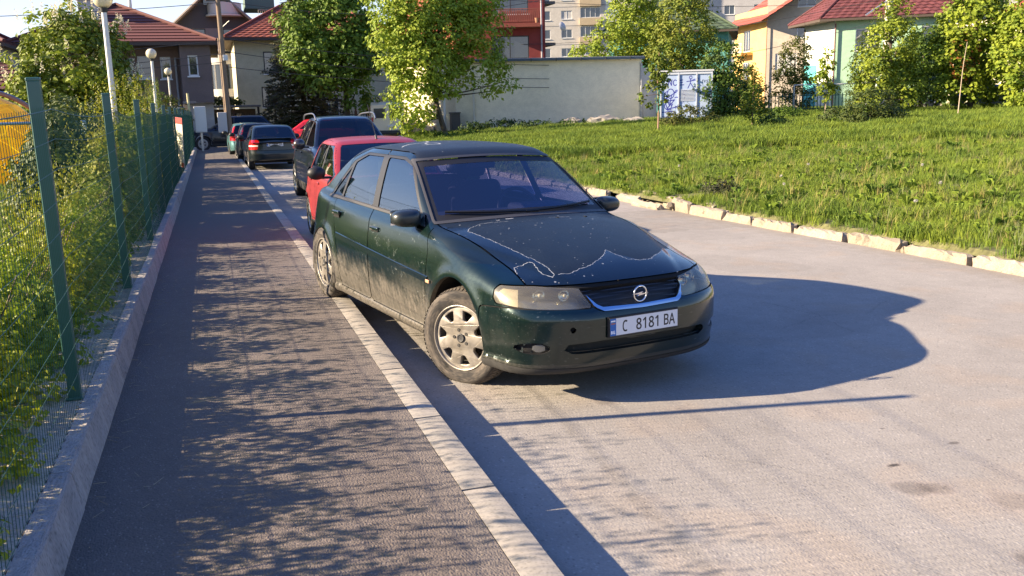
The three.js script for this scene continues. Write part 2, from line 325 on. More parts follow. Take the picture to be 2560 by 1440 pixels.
function wheel(kind, parent, x, y, z, side, steer, rimMat, tyreMat, R, rim, spin = 0) {   // side +1: right of the car (z>0)
  const key = kind + R + rim, G = wheelCache[key] || (wheelCache[key] = wheelGeos(kind, R, rim));
  const w = new THREE.Group(); w.name = 'wheel'; w.position.set(x, y, z); w.rotation.set(0, (side > 0 ? 0 : Math.PI) + steer, spin, 'YXZ'); parent.add(w);
  part('tyre', G.tyre, tyreMat, w); const r = part('rim', mergeGeometries([G.barrel.toNonIndexed(), G.face].map((g) => { const c = g.clone(); for (const k of Object.keys(c.attributes)) if (!['position', 'normal', 'uv'].includes(k)) c.deleteAttribute(k); return c.index ? c.toNonIndexed() : c; })), rimMat, w);
  if (kind !== 'far') { part('hub_cap', G.cap, std([.05, .05, .05], .5), w); part('wheel_bolts', G.bolt, std([.03, .028, .026], .6), w).userData.kind = 'stuff'; part('brake_disc', G.disc, discMat, w); }
  return w;
}
// ---------- the dark green sedan ----------
const SED = {
  top: [[-3.6, 1.00], [-3.42, 1.045], [-3.1, 1.065], [-2.8, 1.06], [-1.5, .99], [-.55, 1.005], [-.32, .985], [0, .935], [.3, .872], [.55, .805], [.72, .742], [.82, .685], [.92, .60], [1.05, .5]],
  crown: [[-3.6, .10], [-2.8, .09], [-1.5, .06], [-.5, .11], [0, .16], [.4, .20], [.8, .15], [1, .1]], crownP: 2.6,
  width: [[-3.65, .60], [-3.4, .71], [-3.2, .765], [-3.0, .80], [-2.8, .825], [-2.4, .848], [-1.2, .857], [0, .848], [.35, .832], [.65, .79], [1, .71]],
  front: [[.14, .84], [.20, .875], [.30, .900], [.42, .915], [.52, .915], [.575, .900], [.60, .875], [.66, .845], [.72, .79], [.80, .66], [.95, .3], [1.1, 0]],
  nose: [.07, .17, 2.4],
  rear: [[.18, -3.32], [.28, -3.42], [.45, -3.465], [.60, -3.46], [.64, -3.43], [.8, -3.40], [1.0, -3.35], [1.1, -3.30]], tail: [.09, .30, 2.0],
  bottom: [[-3.6, .30], [-3.1, .22], [-2.2, .195], [-.5, .19], [.5, .185], [.95, .205]],
  side: { mid: .52, up: .30, lo: .34 }, arch: [[.025, .325, .348, .016], [-2.637, .345, .348, .016]], sill: [.265, .016],
  cabBase: .95, screen: [1.62, -.365, .995, .34], rearScreen: [1.75, -3.02, 1.07, .30],
  roof: [[-3.2, 1.17], [-2.75, 1.325], [-2.3, 1.438], [-1.8, 1.478], [-1.45, 1.474], [-1.12, 1.446], [-.8, 1.37]], roofC: .10,
  cabin: [[-3.2, .70], [-2.6, .745], [-1.6, .772], [-.9, .772], [-.4, .75]], tumble: .31, tumble2: .20,
  k: { top: .075, front: .09, bot: .04, roof: .10, screen: .045, join: .03 },
};
SED.hump = (x, az) => .012 * sstep(.74, .66, az + .38 * x) * sstep(-.5, -.1, x) * sstep(.9, .6, x);
const sedField = carField(SED);
const SEDAN_POS = [2.222, 0, -5.765], SEDAN_YAW = .2045;
function sideDirt(S) {   // shared maps in side coordinates: colour + roughness; x -3.65..0.95, y 0.12..1.47
  const w = 2048, h = 601, c = document.createElement('canvas'); c.width = w; c.height = h; const g = c.getContext('2d'); g.fillStyle = '#000'; g.fillRect(0, 0, w, h);
  const X = (x) => (x + 3.65) / 4.6 * w, Y = (y) => (y - .12) / 1.35 * h, r = rngOf(77);
  // scratches and scuffs on the doors (bare grey lines)
  g.lineCap = 'round';
  const line = (pts, lw, a) => { g.strokeStyle = `rgba(255,255,255,${a})`; g.lineWidth = lw; g.beginPath(); pts.forEach((q, i) => i ? g.lineTo(X(q[0]), Y(q[1])) : g.moveTo(X(q[0]), Y(q[1]))); g.stroke(); };
  const scr = [[-1.30, .80, 9], [-1.12, .76, 9], [-.98, .70, 8], [-.62, .86, 4], [-1.44, .84, 4], [-.85, .63, 7], [-1.02, .62, 6], [-.52, .72, 4]];
  for (const [x, y, n] of scr) for (let k = 0; k < n; k++) { let px = x + (r() - .5) * .12, py = y + (r() - .5) * .09; const pts = [[px, py]]; const s = 2 + (r() * 3 | 0); for (let q = 0; q < s; q++) { px += (r() - .45) * .06; py += (r() - .6) * .045; pts.push([px, py]); } line(pts, .8 + r() * .7, (.35 + r() * .45) * .42); }
  for (let k = 0; k < 200; k++) { const x = -3.5 + r() * 4.4, y = .2 + r() * .7; g.fillStyle = `rgba(255,255,255,${.08 + r() * .3})`; g.beginPath(); g.arc(X(x), Y(y), .7 + r() * 1.5, 0, 7); g.fill(); }
  for (let k = 0; k < 420; k++) { const x = .35 + r() * .6, y = .22 + r() * .42; g.fillStyle = `rgba(255,255,255,${.06 + r() * .22})`; g.beginPath(); g.arc(X(x), Y(y), r() < .1 ? 1.2 : .6, 0, 7); g.fill(); }
  const d = g.getImageData(0, 0, w, h).data;
  const A = new Uint8Array(w * h * 4), B = new Uint8Array(w * h * 4);
  for (let j = 0; j < h; j++) for (let i = 0; i < w; i++) {
    const x = -3.65 + 4.6 * i / w, y = .12 + 1.35 * j / h, k = (j * w + i) * 4;   // image row 0 is uv v=0, the bottom of the car
    const s = d[k] / 255;
    // road dust: splashed streaks with ragged edge on lower doors, thickest behind the front wheel
    const line = .56 - .03 * (x + 1.3), grain = fbm(x * 34, y * 34, 3), streak = fbm(x * 13 + y * 9, y * 4.5, 4), patch = fbm(x * 2.3 + 5, y * 3.1, 3);
    let q = .55 * sstep(-.25, .85, 1.5 * (line - y) / .3 + .40 * patch + .30 * streak + .08 * grain) * (1 + .14 * grain + .30 * streak);
    q *= 1 - .55 * sstep(-.02, .06, y - line - .05 * patch);
    const near = Math.exp(-(((x + .62) / .36) ** 2)); q = Math.max(q, near * sstep(.72, .40, y + .12 * streak) * clamp(.52 + .50 * streak + .10 * grain));
    if (y < .275) q = Math.max(q, .62 + .3 * grain);
    if (x > .3) q *= y < .26 ? .5 : .10;
    q = clamp(q) * .82;
    const base = [.0030, .0165, .0138], dust = [.20, .165, .135], bare = [.42, .44, .43];
    for (let c2 = 0; c2 < 3; c2++) { const v = lerp(lerp(base[c2], dust[c2] * (1 + .12 * grain), q), bare[c2], clamp(s * 1.1)); A[k + c2] = lin2s(v) * 255; }
    A[k + 3] = 255; B[k] = clamp(1 - 1.25 * q - s) * 255; B[k + 1] = clamp(.30 + .55 * q + .4 * s + .04 * grain) * 255; B[k + 2] = clamp(.55 * (1 - q) * (1 - s)) * 255; B[k + 3] = 255;
  }
  return [A, B].map((a, i) => { const t = new THREE.DataTexture(a, w, h); t.magFilter = THREE.LinearFilter; t.repeat.set(1 / 4.6, 1 / 1.35); t.offset.set(3.65 / 4.6, -.12 / 1.35); if (!i) t.colorSpace = THREE.SRGBColorSpace; t.needsUpdate = true; return t; });
}
// strokes of bare primer on top surfaces: canvas in (x,z) metres
function topWear(x0, x1, z0, z1, w, h, draw, base, rough, metal, grainAmp) {
  const c = document.createElement('canvas'); c.width = w; c.height = h; const g = c.getContext('2d'); g.fillStyle = '#000'; g.fillRect(0, 0, w, h); g.lineCap = 'round'; g.lineJoin = 'round';
  draw(g, (x) => (x - x0) / (x1 - x0) * w, (z) => (z - z0) / (z1 - z0) * h);
  const d = g.getImageData(0, 0, w, h).data, A = new Uint8Array(w * h * 4), B = new Uint8Array(w * h * 4);
  for (let j = 0; j < h; j++) for (let i = 0; i < w; i++) {
    const k = (j * w + i) * 4, x = lerp(x0, x1, i / w), z = lerp(z0, z1, j / h), white = d[k] / 255, dull = d[k + 1] - d[k] > 40 ? 1 : 0, gr = fbm(x * 40, z * 40, 3), pt = fbm(x * 3, z * 3, 3);
    for (let q = 0; q < 3; q++) A[k + q] = lin2s(lerp(base[q] * (1 + grainAmp * gr + .25 * pt) * (dull ? [2.3, 1.75, 2.1][q] : 1), [.40, .42, .44][q], clamp(white))) * 255;  // dull area: worn lacquer, with bluish sky reflection put into its colour
    A[k + 3] = 255; B[k] = clamp((dull ? .05 : 1) - white) * 255; B[k + 1] = clamp(rough + .06 * gr + .05 * pt + .3 * white + (dull ? .12 : 0)) * 255; B[k + 2] = clamp(metal * (1 - white)) * 255; B[k + 3] = 255;
  }
  return [A, B].map((a, i) => { const t = new THREE.DataTexture(a, w, h); t.magFilter = THREE.LinearFilter; t.repeat.set(1 / (x1 - x0), 1 / (z1 - z0)); t.offset.set(-x0 / (x1 - x0), -z0 / (z1 - z0)); if (!i) t.colorSpace = THREE.SRGBColorSpace; t.needsUpdate = true; return t; });
}
const stroke = (g, X, Z, pts, lw, jag = 0, r = rngOf(5)) => {
  g.strokeStyle = '#c8c8c8'; for (let i = 0; i < pts.length - 1; i++) {
    const [a, b] = [pts[i], pts[i + 1]], n = Math.max(2, Math.ceil(Math.hypot(b[0] - a[0], b[1] - a[1]) / .012)); let p = a;
    for (let k = 1; k <= n; k++) { const t = k / n, e = k === n ? 0 : jag; const q = [lerp(a[0], b[0], t) + (r() - .5) * e, lerp(a[1], b[1], t) + (r() - .5) * e]; g.lineWidth = lw * (.5 + r() * 1.0); g.beginPath(); g.moveTo(X(p[0]), Z(p[1])); g.lineTo(X(q[0]), Z(q[1])); g.stroke(); if (jag > .005 && r() < .22) { g.fillStyle = '#b4b4b4'; g.beginPath(); g.ellipse(X(q[0]) + (r() - .5) * lw * 1.6, Z(q[1]) + (r() - .5) * lw * 1.6, lw * (.4 + r() * .9), lw * (.3 + r() * .5), r() * 3, 0, 7); g.fill(); } p = q; }
  }
};
const [sdMap, sdRough] = sideDirt();
const paintSide = phys(0xffffff, 1, { map: sdMap, roughnessMap: sdRough, metalnessMap: sdRough, metalness: 1, clearcoat: 1, clearcoatMap: sdRough, clearcoatRoughness: .11 });
const HOOD_LINES = [
  [[[-.267, .276], [-.309, .45], [-.267, .571], [-.216, .616], [-.112, .594], [.162, .535], [.347, .495], [.41, .474], [.545, .455], [.62, .459], [.632, .478], [.57, .514], [.436, .504], [.421, .515], [.406, .616], [.515, .651], [.585, .650]], .0034, .009],
  [[[.628, .435], [.646, .365], [.622, .285], [.604, .189], [.557, .089], [.51, .019], [.438, -.051], [.504, -.074], [.578, -.116], [.602, -.193], [.596, -.296], [.491, -.463], [.387, -.564]], .0036, .010],
];
const [hdMap, hdRough] = topWear(-.6, .95, -.85, .85, 1024, 1024, (g, X, Z) => {
  const r = rngOf(31);
  g.fillStyle = '#00a000'; g.beginPath(); [[-.5, -.8], [-.5, .75], [-.267, .571], [-.216, .616], [-.112, .594], [.162, .535], [.41, .474], [.62, .459], [.646, .365], [.604, .189], [.51, .019], [.438, -.051], [.504, -.074], [.602, -.193], [.596, -.296], [.491, -.463], [.387, -.564], [.3, -.8]].forEach((q, i) => i ? g.lineTo(X(q[0]), Z(q[1])) : g.moveTo(X(q[0]), Z(q[1]))); g.fill();
  for (const [pts, lw, jag] of HOOD_LINES) stroke(g, X, Z, pts, lw * 1024 / 1.6, jag, r);
  stroke(g, X, Z, [[-.27, -.06], [-.26, -.14], [-.25, -.22]], 2.4, .004, r); stroke(g, X, Z, [[-.33, .20], [-.335, .25]], 7, .01, r); stroke(g, X, Z, [[-.33, .31], [-.332, .33]], 5, .01, r);
  for (let k = 0; k < 210; k++) { const x = -.4 + r() * 1.3, z = .85 - Math.pow(r(), 1.6) * 1.5; g.fillStyle = `rgba(255,255,255,${.25 + r() * .5})`; g.beginPath(); g.arc(X(x), Z(z), .8 + r() * r() * 4.2, 0, 7); g.fill(); if (r() < .3) { g.fillStyle = 'rgba(0,0,0,.8)'; g.beginPath(); g.arc(X(x), Z(z), 1.4, 0, 7); g.fill(); } }
}, [.0048, .0110, .0145], .36, .35, .25);
const paintHood = phys(0xffffff, 1, { map: hdMap, roughnessMap: hdRough, metalnessMap: hdRough, metalness: 1, clearcoat: .9, clearcoatMap: hdRough, clearcoatRoughness: .10 });
const ROOF_LINES = [[[-1.56, .50], [-1.66, .40], [-1.68, .30], [-1.68, .24], [-1.74, .19], [-1.88, .15], [-2.02, .16]]];
const [rfMap, rfRough] = topWear(-3.6, -.9, -.85, .85, 1024, 640, (g, X, Z) => {
  const r = rngOf(9); for (const l of ROOF_LINES) stroke(g, X, Z, l, 5, .006, r);
  const ring = []; for (let k = 0; k <= 16; k++) { const a = k / 16 * 2 * Math.PI; ring.push([-1.535 + .09 * Math.cos(a), .245 + .05 * Math.sin(a)]); } stroke(g, X, Z, ring, 5, .004, r);
  stroke(g, X, Z, [[-1.50, .30], [-1.47, .33], [-1.5, .36]], 3.5, .004, r); stroke(g, X, Z, [[-1.66, .06], [-1.65, .03]], 4, .004, r);
  for (let k = 0; k < 60; k++) { g.fillStyle = `rgba(255,255,255,${.3 + r() * .5})`; g.beginPath(); g.arc(X(-2.4 + r() * 1.4), Z(-.5 + r()), .5 + r() * 1.4, 0, 7); g.fill(); }
}, [.011, .016, .022], .50, .30, .2);
const paintRoof = phys(0xffffff, 1, { map: rfMap, roughnessMap: rfRough, metalnessMap: rfRough, metalness: 1, clearcoat: .15, clearcoatRoughness: .35 });
const tyreTex = texture(256, 256, (u, v) => { const a = tn(u, v, 7), b = tn(u, v, 40); const q = clamp(.25 + .5 * a + .35 * b); return L3(lerp(.028, .15, q), lerp(.026, .125, q), lerp(.025, .10, q)); }, { srgb: true });
const tyreMat = std(0xffffff, .92, { map: tyreTex });
const rimTex = texture(128, 128, (u, v) => { const a = tn(u, v, 5), b = tn(u, v, 30); const q = clamp(.5 + .5 * a + .3 * b); return L3(lerp(.36, .24, q), lerp(.335, .215, q), lerp(.30, .18, q)); }, { srgb: true });
const rimMat = std(0xffffff, .42, { map: rimTex, metalness: .55 });

function buildSedan() {
  const car = thing('parked_car', 'dark green sedan with peeling bonnet paint parked with a rear wheel on the kerb', 'car', SEDAN_POS, SEDAN_YAW - Math.PI / 2, 'cars parked along the kerb');
  const body = new THREE.Group(); body.name = 'body'; body.rotation.z = -.0130; body.rotation.x = -.012; body.position.y = .008; car.add(body);
  const S = new Surf(sedField, [-3.68, .10, -.92], [1.0, 1.5, .92], .0205);
  let rest = S.all;
  const take = (s) => { const r = S.split(rest, s); rest = r.out; return r; };
  const seam = []; const panel = (s, w = .0035) => { const r = S.split(rest, (...a) => s(...a) - w); rest = r.out; const q = S.split(r.inn, (...a) => s(...a) + w); seam.push(...q.out); return q; };
  // wheel openings
  const arches = [take((x, y, z) => Math.abs(z) < .50 ? .1 : Math.hypot(x - .025, (y - .325) * .98) - .358), take((x, y, z) => Math.abs(z) < .50 ? .1 : Math.hypot(x + 2.637, (y - .345) * .98) - .358)];
  // windscreen, with black ceramic border and rubber
  const wsEdge = curve([[.95, .735], [1.0, .722], [1.39, .592], [1.48, .55]]);
  const wsS = (x, y, z, nx) => nx < .06 || x < -1.5 || y < .9 ? .2 : Math.max(Math.abs(z) - wsEdge(y), y - (1.403 - .075 * z * z), (.997 - .06 * z * z) - y);
  const scr = take((...a) => wsS(...a)); const trimS = S.split(scr.inn, (...a) => wsS(...a) + .014), frit = S.split(trimS.inn, (...a) => wsS(...a) + .05);
  const glassVioletReflection = phys([.42, .41, .80], .015, { transmission: .992, thickness: 0, ior: 1.95 });  // violet sky reflection put into the glass colour
  part('windscreen_trim', S.geo(trimS.out, 'front', .003), std([.045, .045, .048], .5), body); const wsg = part('windscreen', S.geo(frit.inn, 'front', -.006), glassVioletReflection, body, 'windscreen with violet reflection put into the glass colour'); part('black_border', S.geo(frit.out, 'front', -.005), blackTrim, wsg);
  // rear screen
  const rsS = (x, y, z, nx) => nx > -.1 || x > -2.1 || y < .95 ? .2 : Math.max(Math.abs(z) - (.66 - .32 * (y - 1.05)), y - 1.38, 1.085 - y);
  const rsc = take(rsS), rsg = S.split(rsc.inn, (...a) => rsS(...a) + .03); part('rear_window', S.geo(rsg.inn, 'front', -.006), glassSide, body); part('rear_window_trim', S.geo(rsg.out, 'front', -.002), blackTrim, body);
  // side glass
  const belt = (x) => .966 + (-.65 - x) * .012;
  const dlo = poly([[-.60, .976], [-1.07, 1.345], [-1.28, 1.388], [-2.06, 1.390], [-2.31, 1.31], [-2.60, 1.05], [-2.63, 1.0], [-1.5, .985]], .0);
  const fg = poly([[-.655, .992], [-1.085, 1.328], [-1.28, 1.368], [-1.575, 1.372], [-1.475, .999]], 0), rg = poly([[-1.585, 1.001], [-1.685, 1.372], [-2.05, 1.370], [-2.265, 1.298], [-2.315, 1.010]], 0), qg = poly([[-2.36, 1.012], [-2.315, 1.262], [-2.565, 1.045], [-2.58, 1.014]], 0);
  const sideOnly = (s) => (x, y, z) => Math.abs(z) < .42 ? .3 : s(x, y);
  const d = take(sideOnly(dlo)); let fr = d.inn; const panes = [];
  for (const p of [fg, rg, qg]) { const r = S.split(fr, sideOnly(p)); panes.push(r.inn); fr = r.out; }
  const half = (tris, sgn) => S.split(tris, (x, y, z) => -sgn * z).inn;
  for (const sg of [1, -1]) part('window_frame', S.geo(half(fr, sg), 'side', -.002), std([.022, .021, .02], .4), body);
  for (const sg of [1, -1]) { part('door_glass', S.geo(half(panes[0], sg), 'side', -.008), glassStrongReflect, body); part('door_glass', S.geo(half(panes[1], sg), 'side', -.008), glassStrongReflect, body); part('quarter_glass', S.geo(half(panes[2], sg), 'side', -.008), glassDark, body); }
  // headlamps
  const hq = (x, z) => Math.abs(z) * .8 - x * .6;
  const hlP = poly([[-.232, .600], [-.15, .692], [.01, .703], [.11, .709], [.315, .707], [.342, .685], [.348, .645], [.335, .620], [.09, .606]], .006);
  const hlS = (x, y, z) => x < .3 ? .3 : hlP(hq(x, z), y + .02 * 0);
  const hl = take((...a) => hlS(...a) - .006), hl2 = S.split(hl.inn, (...a) => hlS(...a));
  seam.push(...hl2.out);
  const lensMat = phys([.82, .77, .62], .27, { transmission: .90, thickness: 0, ior: 1.5, clearcoat: .6, clearcoatRoughness: .25 });
  for (const sg of [1, -1]) {
    const t = half(hl2.inn, sg), L = part('headlamp', S.geo(t, 'front', -.002), lensMat, body, 'hazy yellowed headlamp');
    part('reflector', S.geo(t, 'front', -.085), std([.34, .34, .33], .3, { metalness: .8 }), L); part('indicator_lens', S.geo(S.split(t, (x, y, z) => .205 - hq(x, z)).inn, 'front', -.03), phys([.62, .58, .50], .3, { transmission: .3, thickness: 0 }), L);
    for (const [bx, bz, br] of [[.655, .585, .046], [.735, .46, .040]]) { const bowl = new THREE.SphereGeometry(br, 20, 10, 0, Math.PI * 2, 0, 1.25).rotateZ(Math.PI / 2); part('reflector_bowl', bowl.translate(bx, .655, sg * bz), std([.75, .75, .74], .12, { metalness: 1 }), L); part('bulb', new THREE.SphereGeometry(br * .28, 10, 8).translate(bx + .0, .655, sg * bz), std([.5, .5, .5], .2), L); }
  }
  // grille and its chrome frame
  const grP = poly([[-.405, .705], [.405, .705], [.375, .66], [.315, .595], [.28, .578], [0, .572], [-.28, .578], [-.315, .595], [-.375, .66]], 0);
  const grS = (x, y, z) => x < .5 ? .3 : grP(z, y);
  const gr = take((...a) => grS(...a) - .010), grIn = S.split(gr.inn, (...a) => grS(...a) + .009), ch = S.split(grIn.out, (x, y, z) => y - .692);
  part('grille_frame', S.geo(ch.inn, 'front', .008), chrome, body); seam.push(...ch.out);
  part('grille', S.geo(grIn.inn, 'front', -.035), blackTrim, body); part('grille_surround', S.lip(grIn.edges, .045), blackTrim, body);
  for (let k = 0; k < 6; k++) { const y = .592 + k * .0185; const sl = S.split(grIn.inn, (x, yy) => Math.abs(yy - y) - .0045); for (const q of S.pieces(sl.inn)) part('grille_slat', S.geo(q, 'front', -.014), std([.02, .02, .022], .4), body); }
  // bonnet
  const hdE = curve([[-.5, .712], [-.34, .704], [-.05, .675], [.2, .652], [.42, .643], [.6, .655], [.9, .66]]);
  const hdS = (x, y, z, nx, ny) => y < .66 || ny < .2 ? .3 : Math.max(Math.abs(z) - hdE(x), (-.405 - .22 * z * z) - x, .712 - .0 - y);
  const hd = panel(hdS, .0055);
  // bumpers
  const bmS = (x, y, z) => x < .1 ? .3 : Math.max(y - (.598 + (x < .62 ? (x - .62) * .10 : 0)), .365 - x - (y < .3 ? .0 : 0));
  const bm = panel(bmS, .0045); let bmT = bm.inn;
  const rbS = (x, y, z) => x > -2.9 ? .3 : Math.max(y - .655, x + 2.985); const rb = panel(rbS, .0045);
  const cutB = (s) => { const r = S.split(bmT, s); bmT = r.out; return r; };
  const inPoly = poly([[-.48, .326], [.48, .326], [.535, .350], [.515, .388], [.3, .396], [-.3, .396], [-.515, .388], [-.535, .350]], .0);
  const it = cutB((x, y, z) => x < .55 ? .3 : inPoly(z, y)); part('lower_intake', S.geo(it.inn, 'front', -.05), std([.010, .013, .012], .8), body); part('intake_edge', S.lip(it.edges, .055), paintRoofSide, body);
  for (const y of [.338, .361, .384]) { const sl = S.split(it.inn, (x, yy) => Math.abs(yy - y) - .004); for (const q of S.pieces(sl.inn)) part('intake_slat', S.geo(q, 'front', -.016), paintRoofSide, body); }
  const fogS = (x, y, z) => x < .45 ? .3 : Math.hypot((Math.abs(z) - .690) * .95, (y - .365) * 2.2) - .078;
  const fog = cutB(fogS);
  for (const sg of [1, -1]) {
    const t = half(fog.inn, sg), F = part('fog_lamp_bezel', S.geo(t, 'front', -.03), blackTrim, body); part('bezel_edge', S.lip(fog.edges.filter((e) => S.p[3 * e[0] + 2] * sg > 0), .032), blackTrim, F);
    const ln = S.split(t, (x, y, z) => Math.hypot((Math.abs(z) - .668) * .9, (y - .365) * 1.3) - .032); part('fog_lamp', S.geo(ln.inn, 'front', -.012), phys([.12, .12, .115], .2, { clearcoat: 1 }), F);
    const bars = S.split(t, (x, y, z) => Math.max(.70 - Math.abs(z), Math.abs(((y + .0045) % .014) - .007) - .003)); for (const q of S.pieces(bars.inn)) part('fog_lamp_bar', S.geo(q, 'front', -.006), std([.03, .04, .04], .5), F);
  }
  const hole = cutB((x, y, z) => x < .6 ? .3 : Math.hypot(z - .487, y - .475) - .019); part('towing_eye_hole', S.geo(hole.inn, 'front', -.03), seamMat, body);
  const cr = S.split(bmT, (x, y, z) => Math.max(Math.abs(y - (.528 - .03 * (1 - sstep(.3, .75, Math.abs(z))) * 0)) - .0045, .42 - Math.abs(z), .42 - x));
  const lipS = S.split(cr.out, (x, y) => y - (.235 + .012 * sstep(.9, .5, x)));
  part('front_bumper', S.geo(lipS.out), paintSide, body); for (const q of S.pieces(cr.inn)) part('bumper_groove', S.geo(q, 'side', -.008), paintSide, body); part('bumper_lip', S.geo(lipS.inn, 'side', .003), std([.030, .029, .027], .75), body);
  part('rear_bumper', S.geo(rb.inn), paintSide, body);
  // tail lamps, boot lid
  const tlS = (x, y, z) => x > -3.12 ? .3 : poly([[.42, .70], [.42, .88], [.72, .90], [.72, .70]], .01)(Math.abs(z), y); const tl = take(tlS); for (const sg of [1, -1]) part('tail_lamp', S.geo(half(tl.inn, sg), 'front', .001), redLens, body);
  const btS = (x, y, z, nx, ny) => x > -2.95 ? .3 : Math.max(Math.abs(z) - .62, .67 - y, x + 3.03); const bt = panel(btS);
  // doors
  const fd = poly([[-.40, .80], [-.46, .955], [-.57, 1.04], [-1.06, 1.39], [-1.28, 1.42], [-1.635, 1.424], [-1.525, .97], [-1.47, .60], [-1.455, .30], [-1.42, .272], [-.46, .268], [-.415, .30]], .0);
  const rd = poly([[-1.462, .30], [-1.477, .60], [-1.532, .97], [-1.642, 1.424], [-2.08, 1.422], [-2.36, 1.335], [-2.40, 1.0], [-2.345, .84], [-2.27, .68], [-2.21, .50], [-2.17, .272], [-1.50, .272]], .0);
  const sN = (s) => (x, y, z, nx, ny, nz) => Math.abs(z) < .45 || Math.abs(nz) < .4 ? .3 : s(x, y);
  const fdd = panel(sN(fd)), rdd = panel(sN(rd));
  for (const sg of [1, -1]) for (const [t, nm] of [[fdd, 'front_door'], [rdd, 'rear_door']]) {
    const g = half(t.inn, sg), lo = S.split(g, (x, y) => y - .975);   // dusty door skin below the waist, frame above
    const D = part(nm, S.geo(lo.inn), paintSide, body); part('door_frame', S.geo(lo.out), paintRoofSide, D);
  }
  // roof and remaining wings
  const rf = take((x, y, z, nx, ny) => Math.max(1.33 - y, .55 - ny)); part('roof', S.geo(rf.inn, 'top'), paintRoof, body);
  part('bonnet', S.geo(hd.inn, 'top'), paintHood, body, 'faded bonnet with clear coat peeling in white lines'); part('boot_lid', S.geo(bt.inn, 'top'), paintRoof, body);
  const up = take((x, y, z, nx, ny) => Math.max(.80 - y, .62 - ny)); for (const q of S.pieces(up.inn)) part('rear_deck', S.geo(q, 'top'), paintTop, body);
  const wing = S.split(rest, (x, y, z) => Math.max(.30 - x * 0 - y, -.52 - x, y - 1.1)); // front wings
  for (const sg of [1, -1]) part('front_wing', S.geo(half(wing.inn, sg)), paintSide, body);
  part('body_shell', S.geo(wing.out), paintSide, body);
  part('panel_gaps', S.geo(seam, 'side', -.009), seamMat, body).userData.kind = 'stuff';
  for (const a of arches) for (const sg of [1, -1]) part('wheel_arch_lip', S.lip(a.edges.filter((e) => S.p[3 * e[0] + 2] * sg > 0), .035, (x, y, z) => [0, 0, -Math.sign(z)]), paintSide, body);
  // wheel wells and floor
  for (const [wx, wy] of [[0, .315], [-2.637, .335]]) for (const sg of [1, -1]) { const well = new GB(); for (let k = 0; k < 14; k++) {
    const a0 = -.15 + k / 14 * (Math.PI + .3), a1 = -.15 + (k + 1) / 14 * (Math.PI + .3), r = .375, P = (a, z) => [wx + r * Math.cos(a), wy + r * Math.sin(a), sg * z];
    well.quad(P(a0, .50), P(a1, .50), P(a1, .815), P(a0, .815)); well.tri(P(a0, .50), P(a1, .50), [wx, wy, sg * .50]);
  }
  part('wheel_well_liner', well.geo(), linerMat, body); }
  part('floor_pan', boxGeo(-3.3, .20, -.70, .62, .24, .70), linerMat, body);
  // side repeater and handles, mouldings
  for (const sg of [1, -1]) {
    part('side_repeater', rbox(.055, .022, .01, .004, -.345, .604, sg * .862), phys([.75, .38, .22], .3, { clearcoat: 1 }), body);
    for (const [hx, hy] of [[-1.37, .842], [-2.25, .882]]) { const H = part('door_handle', rbox(.16, .036, .026, .011, hx, hy, sg * .830, 3), paintSide, body); part('handle_recess', rbox(.13, .05, .004, .002, hx, hy - .016, sg * .828), seamMat, H); }
    // mirror
    const m = new THREE.SphereGeometry(1, 28, 18), mp = m.attributes.position;
    for (let i = 0; i < mp.count; i++) { let x = mp.getX(i), y = mp.getY(i), z = mp.getZ(i); const fl = x < 0 ? .35 : 1; mp.setXYZ(i, Math.sign(x) * Math.pow(Math.abs(x), .8) * fl * .10, Math.sign(y) * Math.pow(Math.abs(y), .66) * (.062 - .010 * z * sg), Math.sign(z) * Math.pow(Math.abs(z), .7) * .105); }
    m.computeVertexNormals(); m.rotateY(sg * -.22); m.translate(-.69, .998, sg * .857);
    const mir = part('door_mirror', m, phys([.010, .014, .014], .38, { clearcoat: .5, clearcoatRoughness: .25 }), body);
    const foot = new GB(); const fp = [[-.56, .945, .77], [-.78, .955, .77], [-.78, 1.04, .745], [-.62, 1.03, .745]], fq = [[-.62, .955, .80], [-.755, .955, .80], [-.755, 1.035, .80], [-.64, 1.035, .80]];
    for (let k = 0; k < 4; k++) { const a = fp[k], b = fp[(k + 1) % 4], c = fq[(k + 1) % 4], e = fq[k]; foot.quad(...[a, b, c, e].map((q) => [q[0], q[1], sg * q[2]])); } part('mirror_foot', foot.geo(), paintRoofSide, mir);
    const gl = new THREE.PlaneGeometry(.19, .105); gl.rotateY(-Math.PI / 2 + sg * -.1); gl.translate(-.735, .998, sg * .857); part('mirror_glass', gl, std([.8, .8, .82], .02, { metalness: 1 }), mir);
    // waist moulding
    const wm = new GB(); for (let k = 0; k < 40; k++) { const x0 = -.72 - k * .0475, x1 = x0 - .0475, q = (x, dy, dz) => { const yy = .966 + (-.7 - x) * .0155 + dy; let z = .80; for (let it = 0; it < 12; it++) z -= sedField(x, yy, z) * .9; return [x, yy, sg * (z + dz)]; }; wm.quad(q(x0, -.004, .0), q(x1, -.004, .0), q(x1, -.002, .008), q(x0, -.002, .008)).quad(q(x0, -.002, .008), q(x1, -.002, .008), q(x1, .016, .007), q(x0, .016, .007)).quad(q(x0, .016, .007), q(x1, .016, .007), q(x1, .018, -.004), q(x0, .018, -.004)); }
    part('waist_moulding', wm.geo(), std([.035, .032, .03], .5), body);
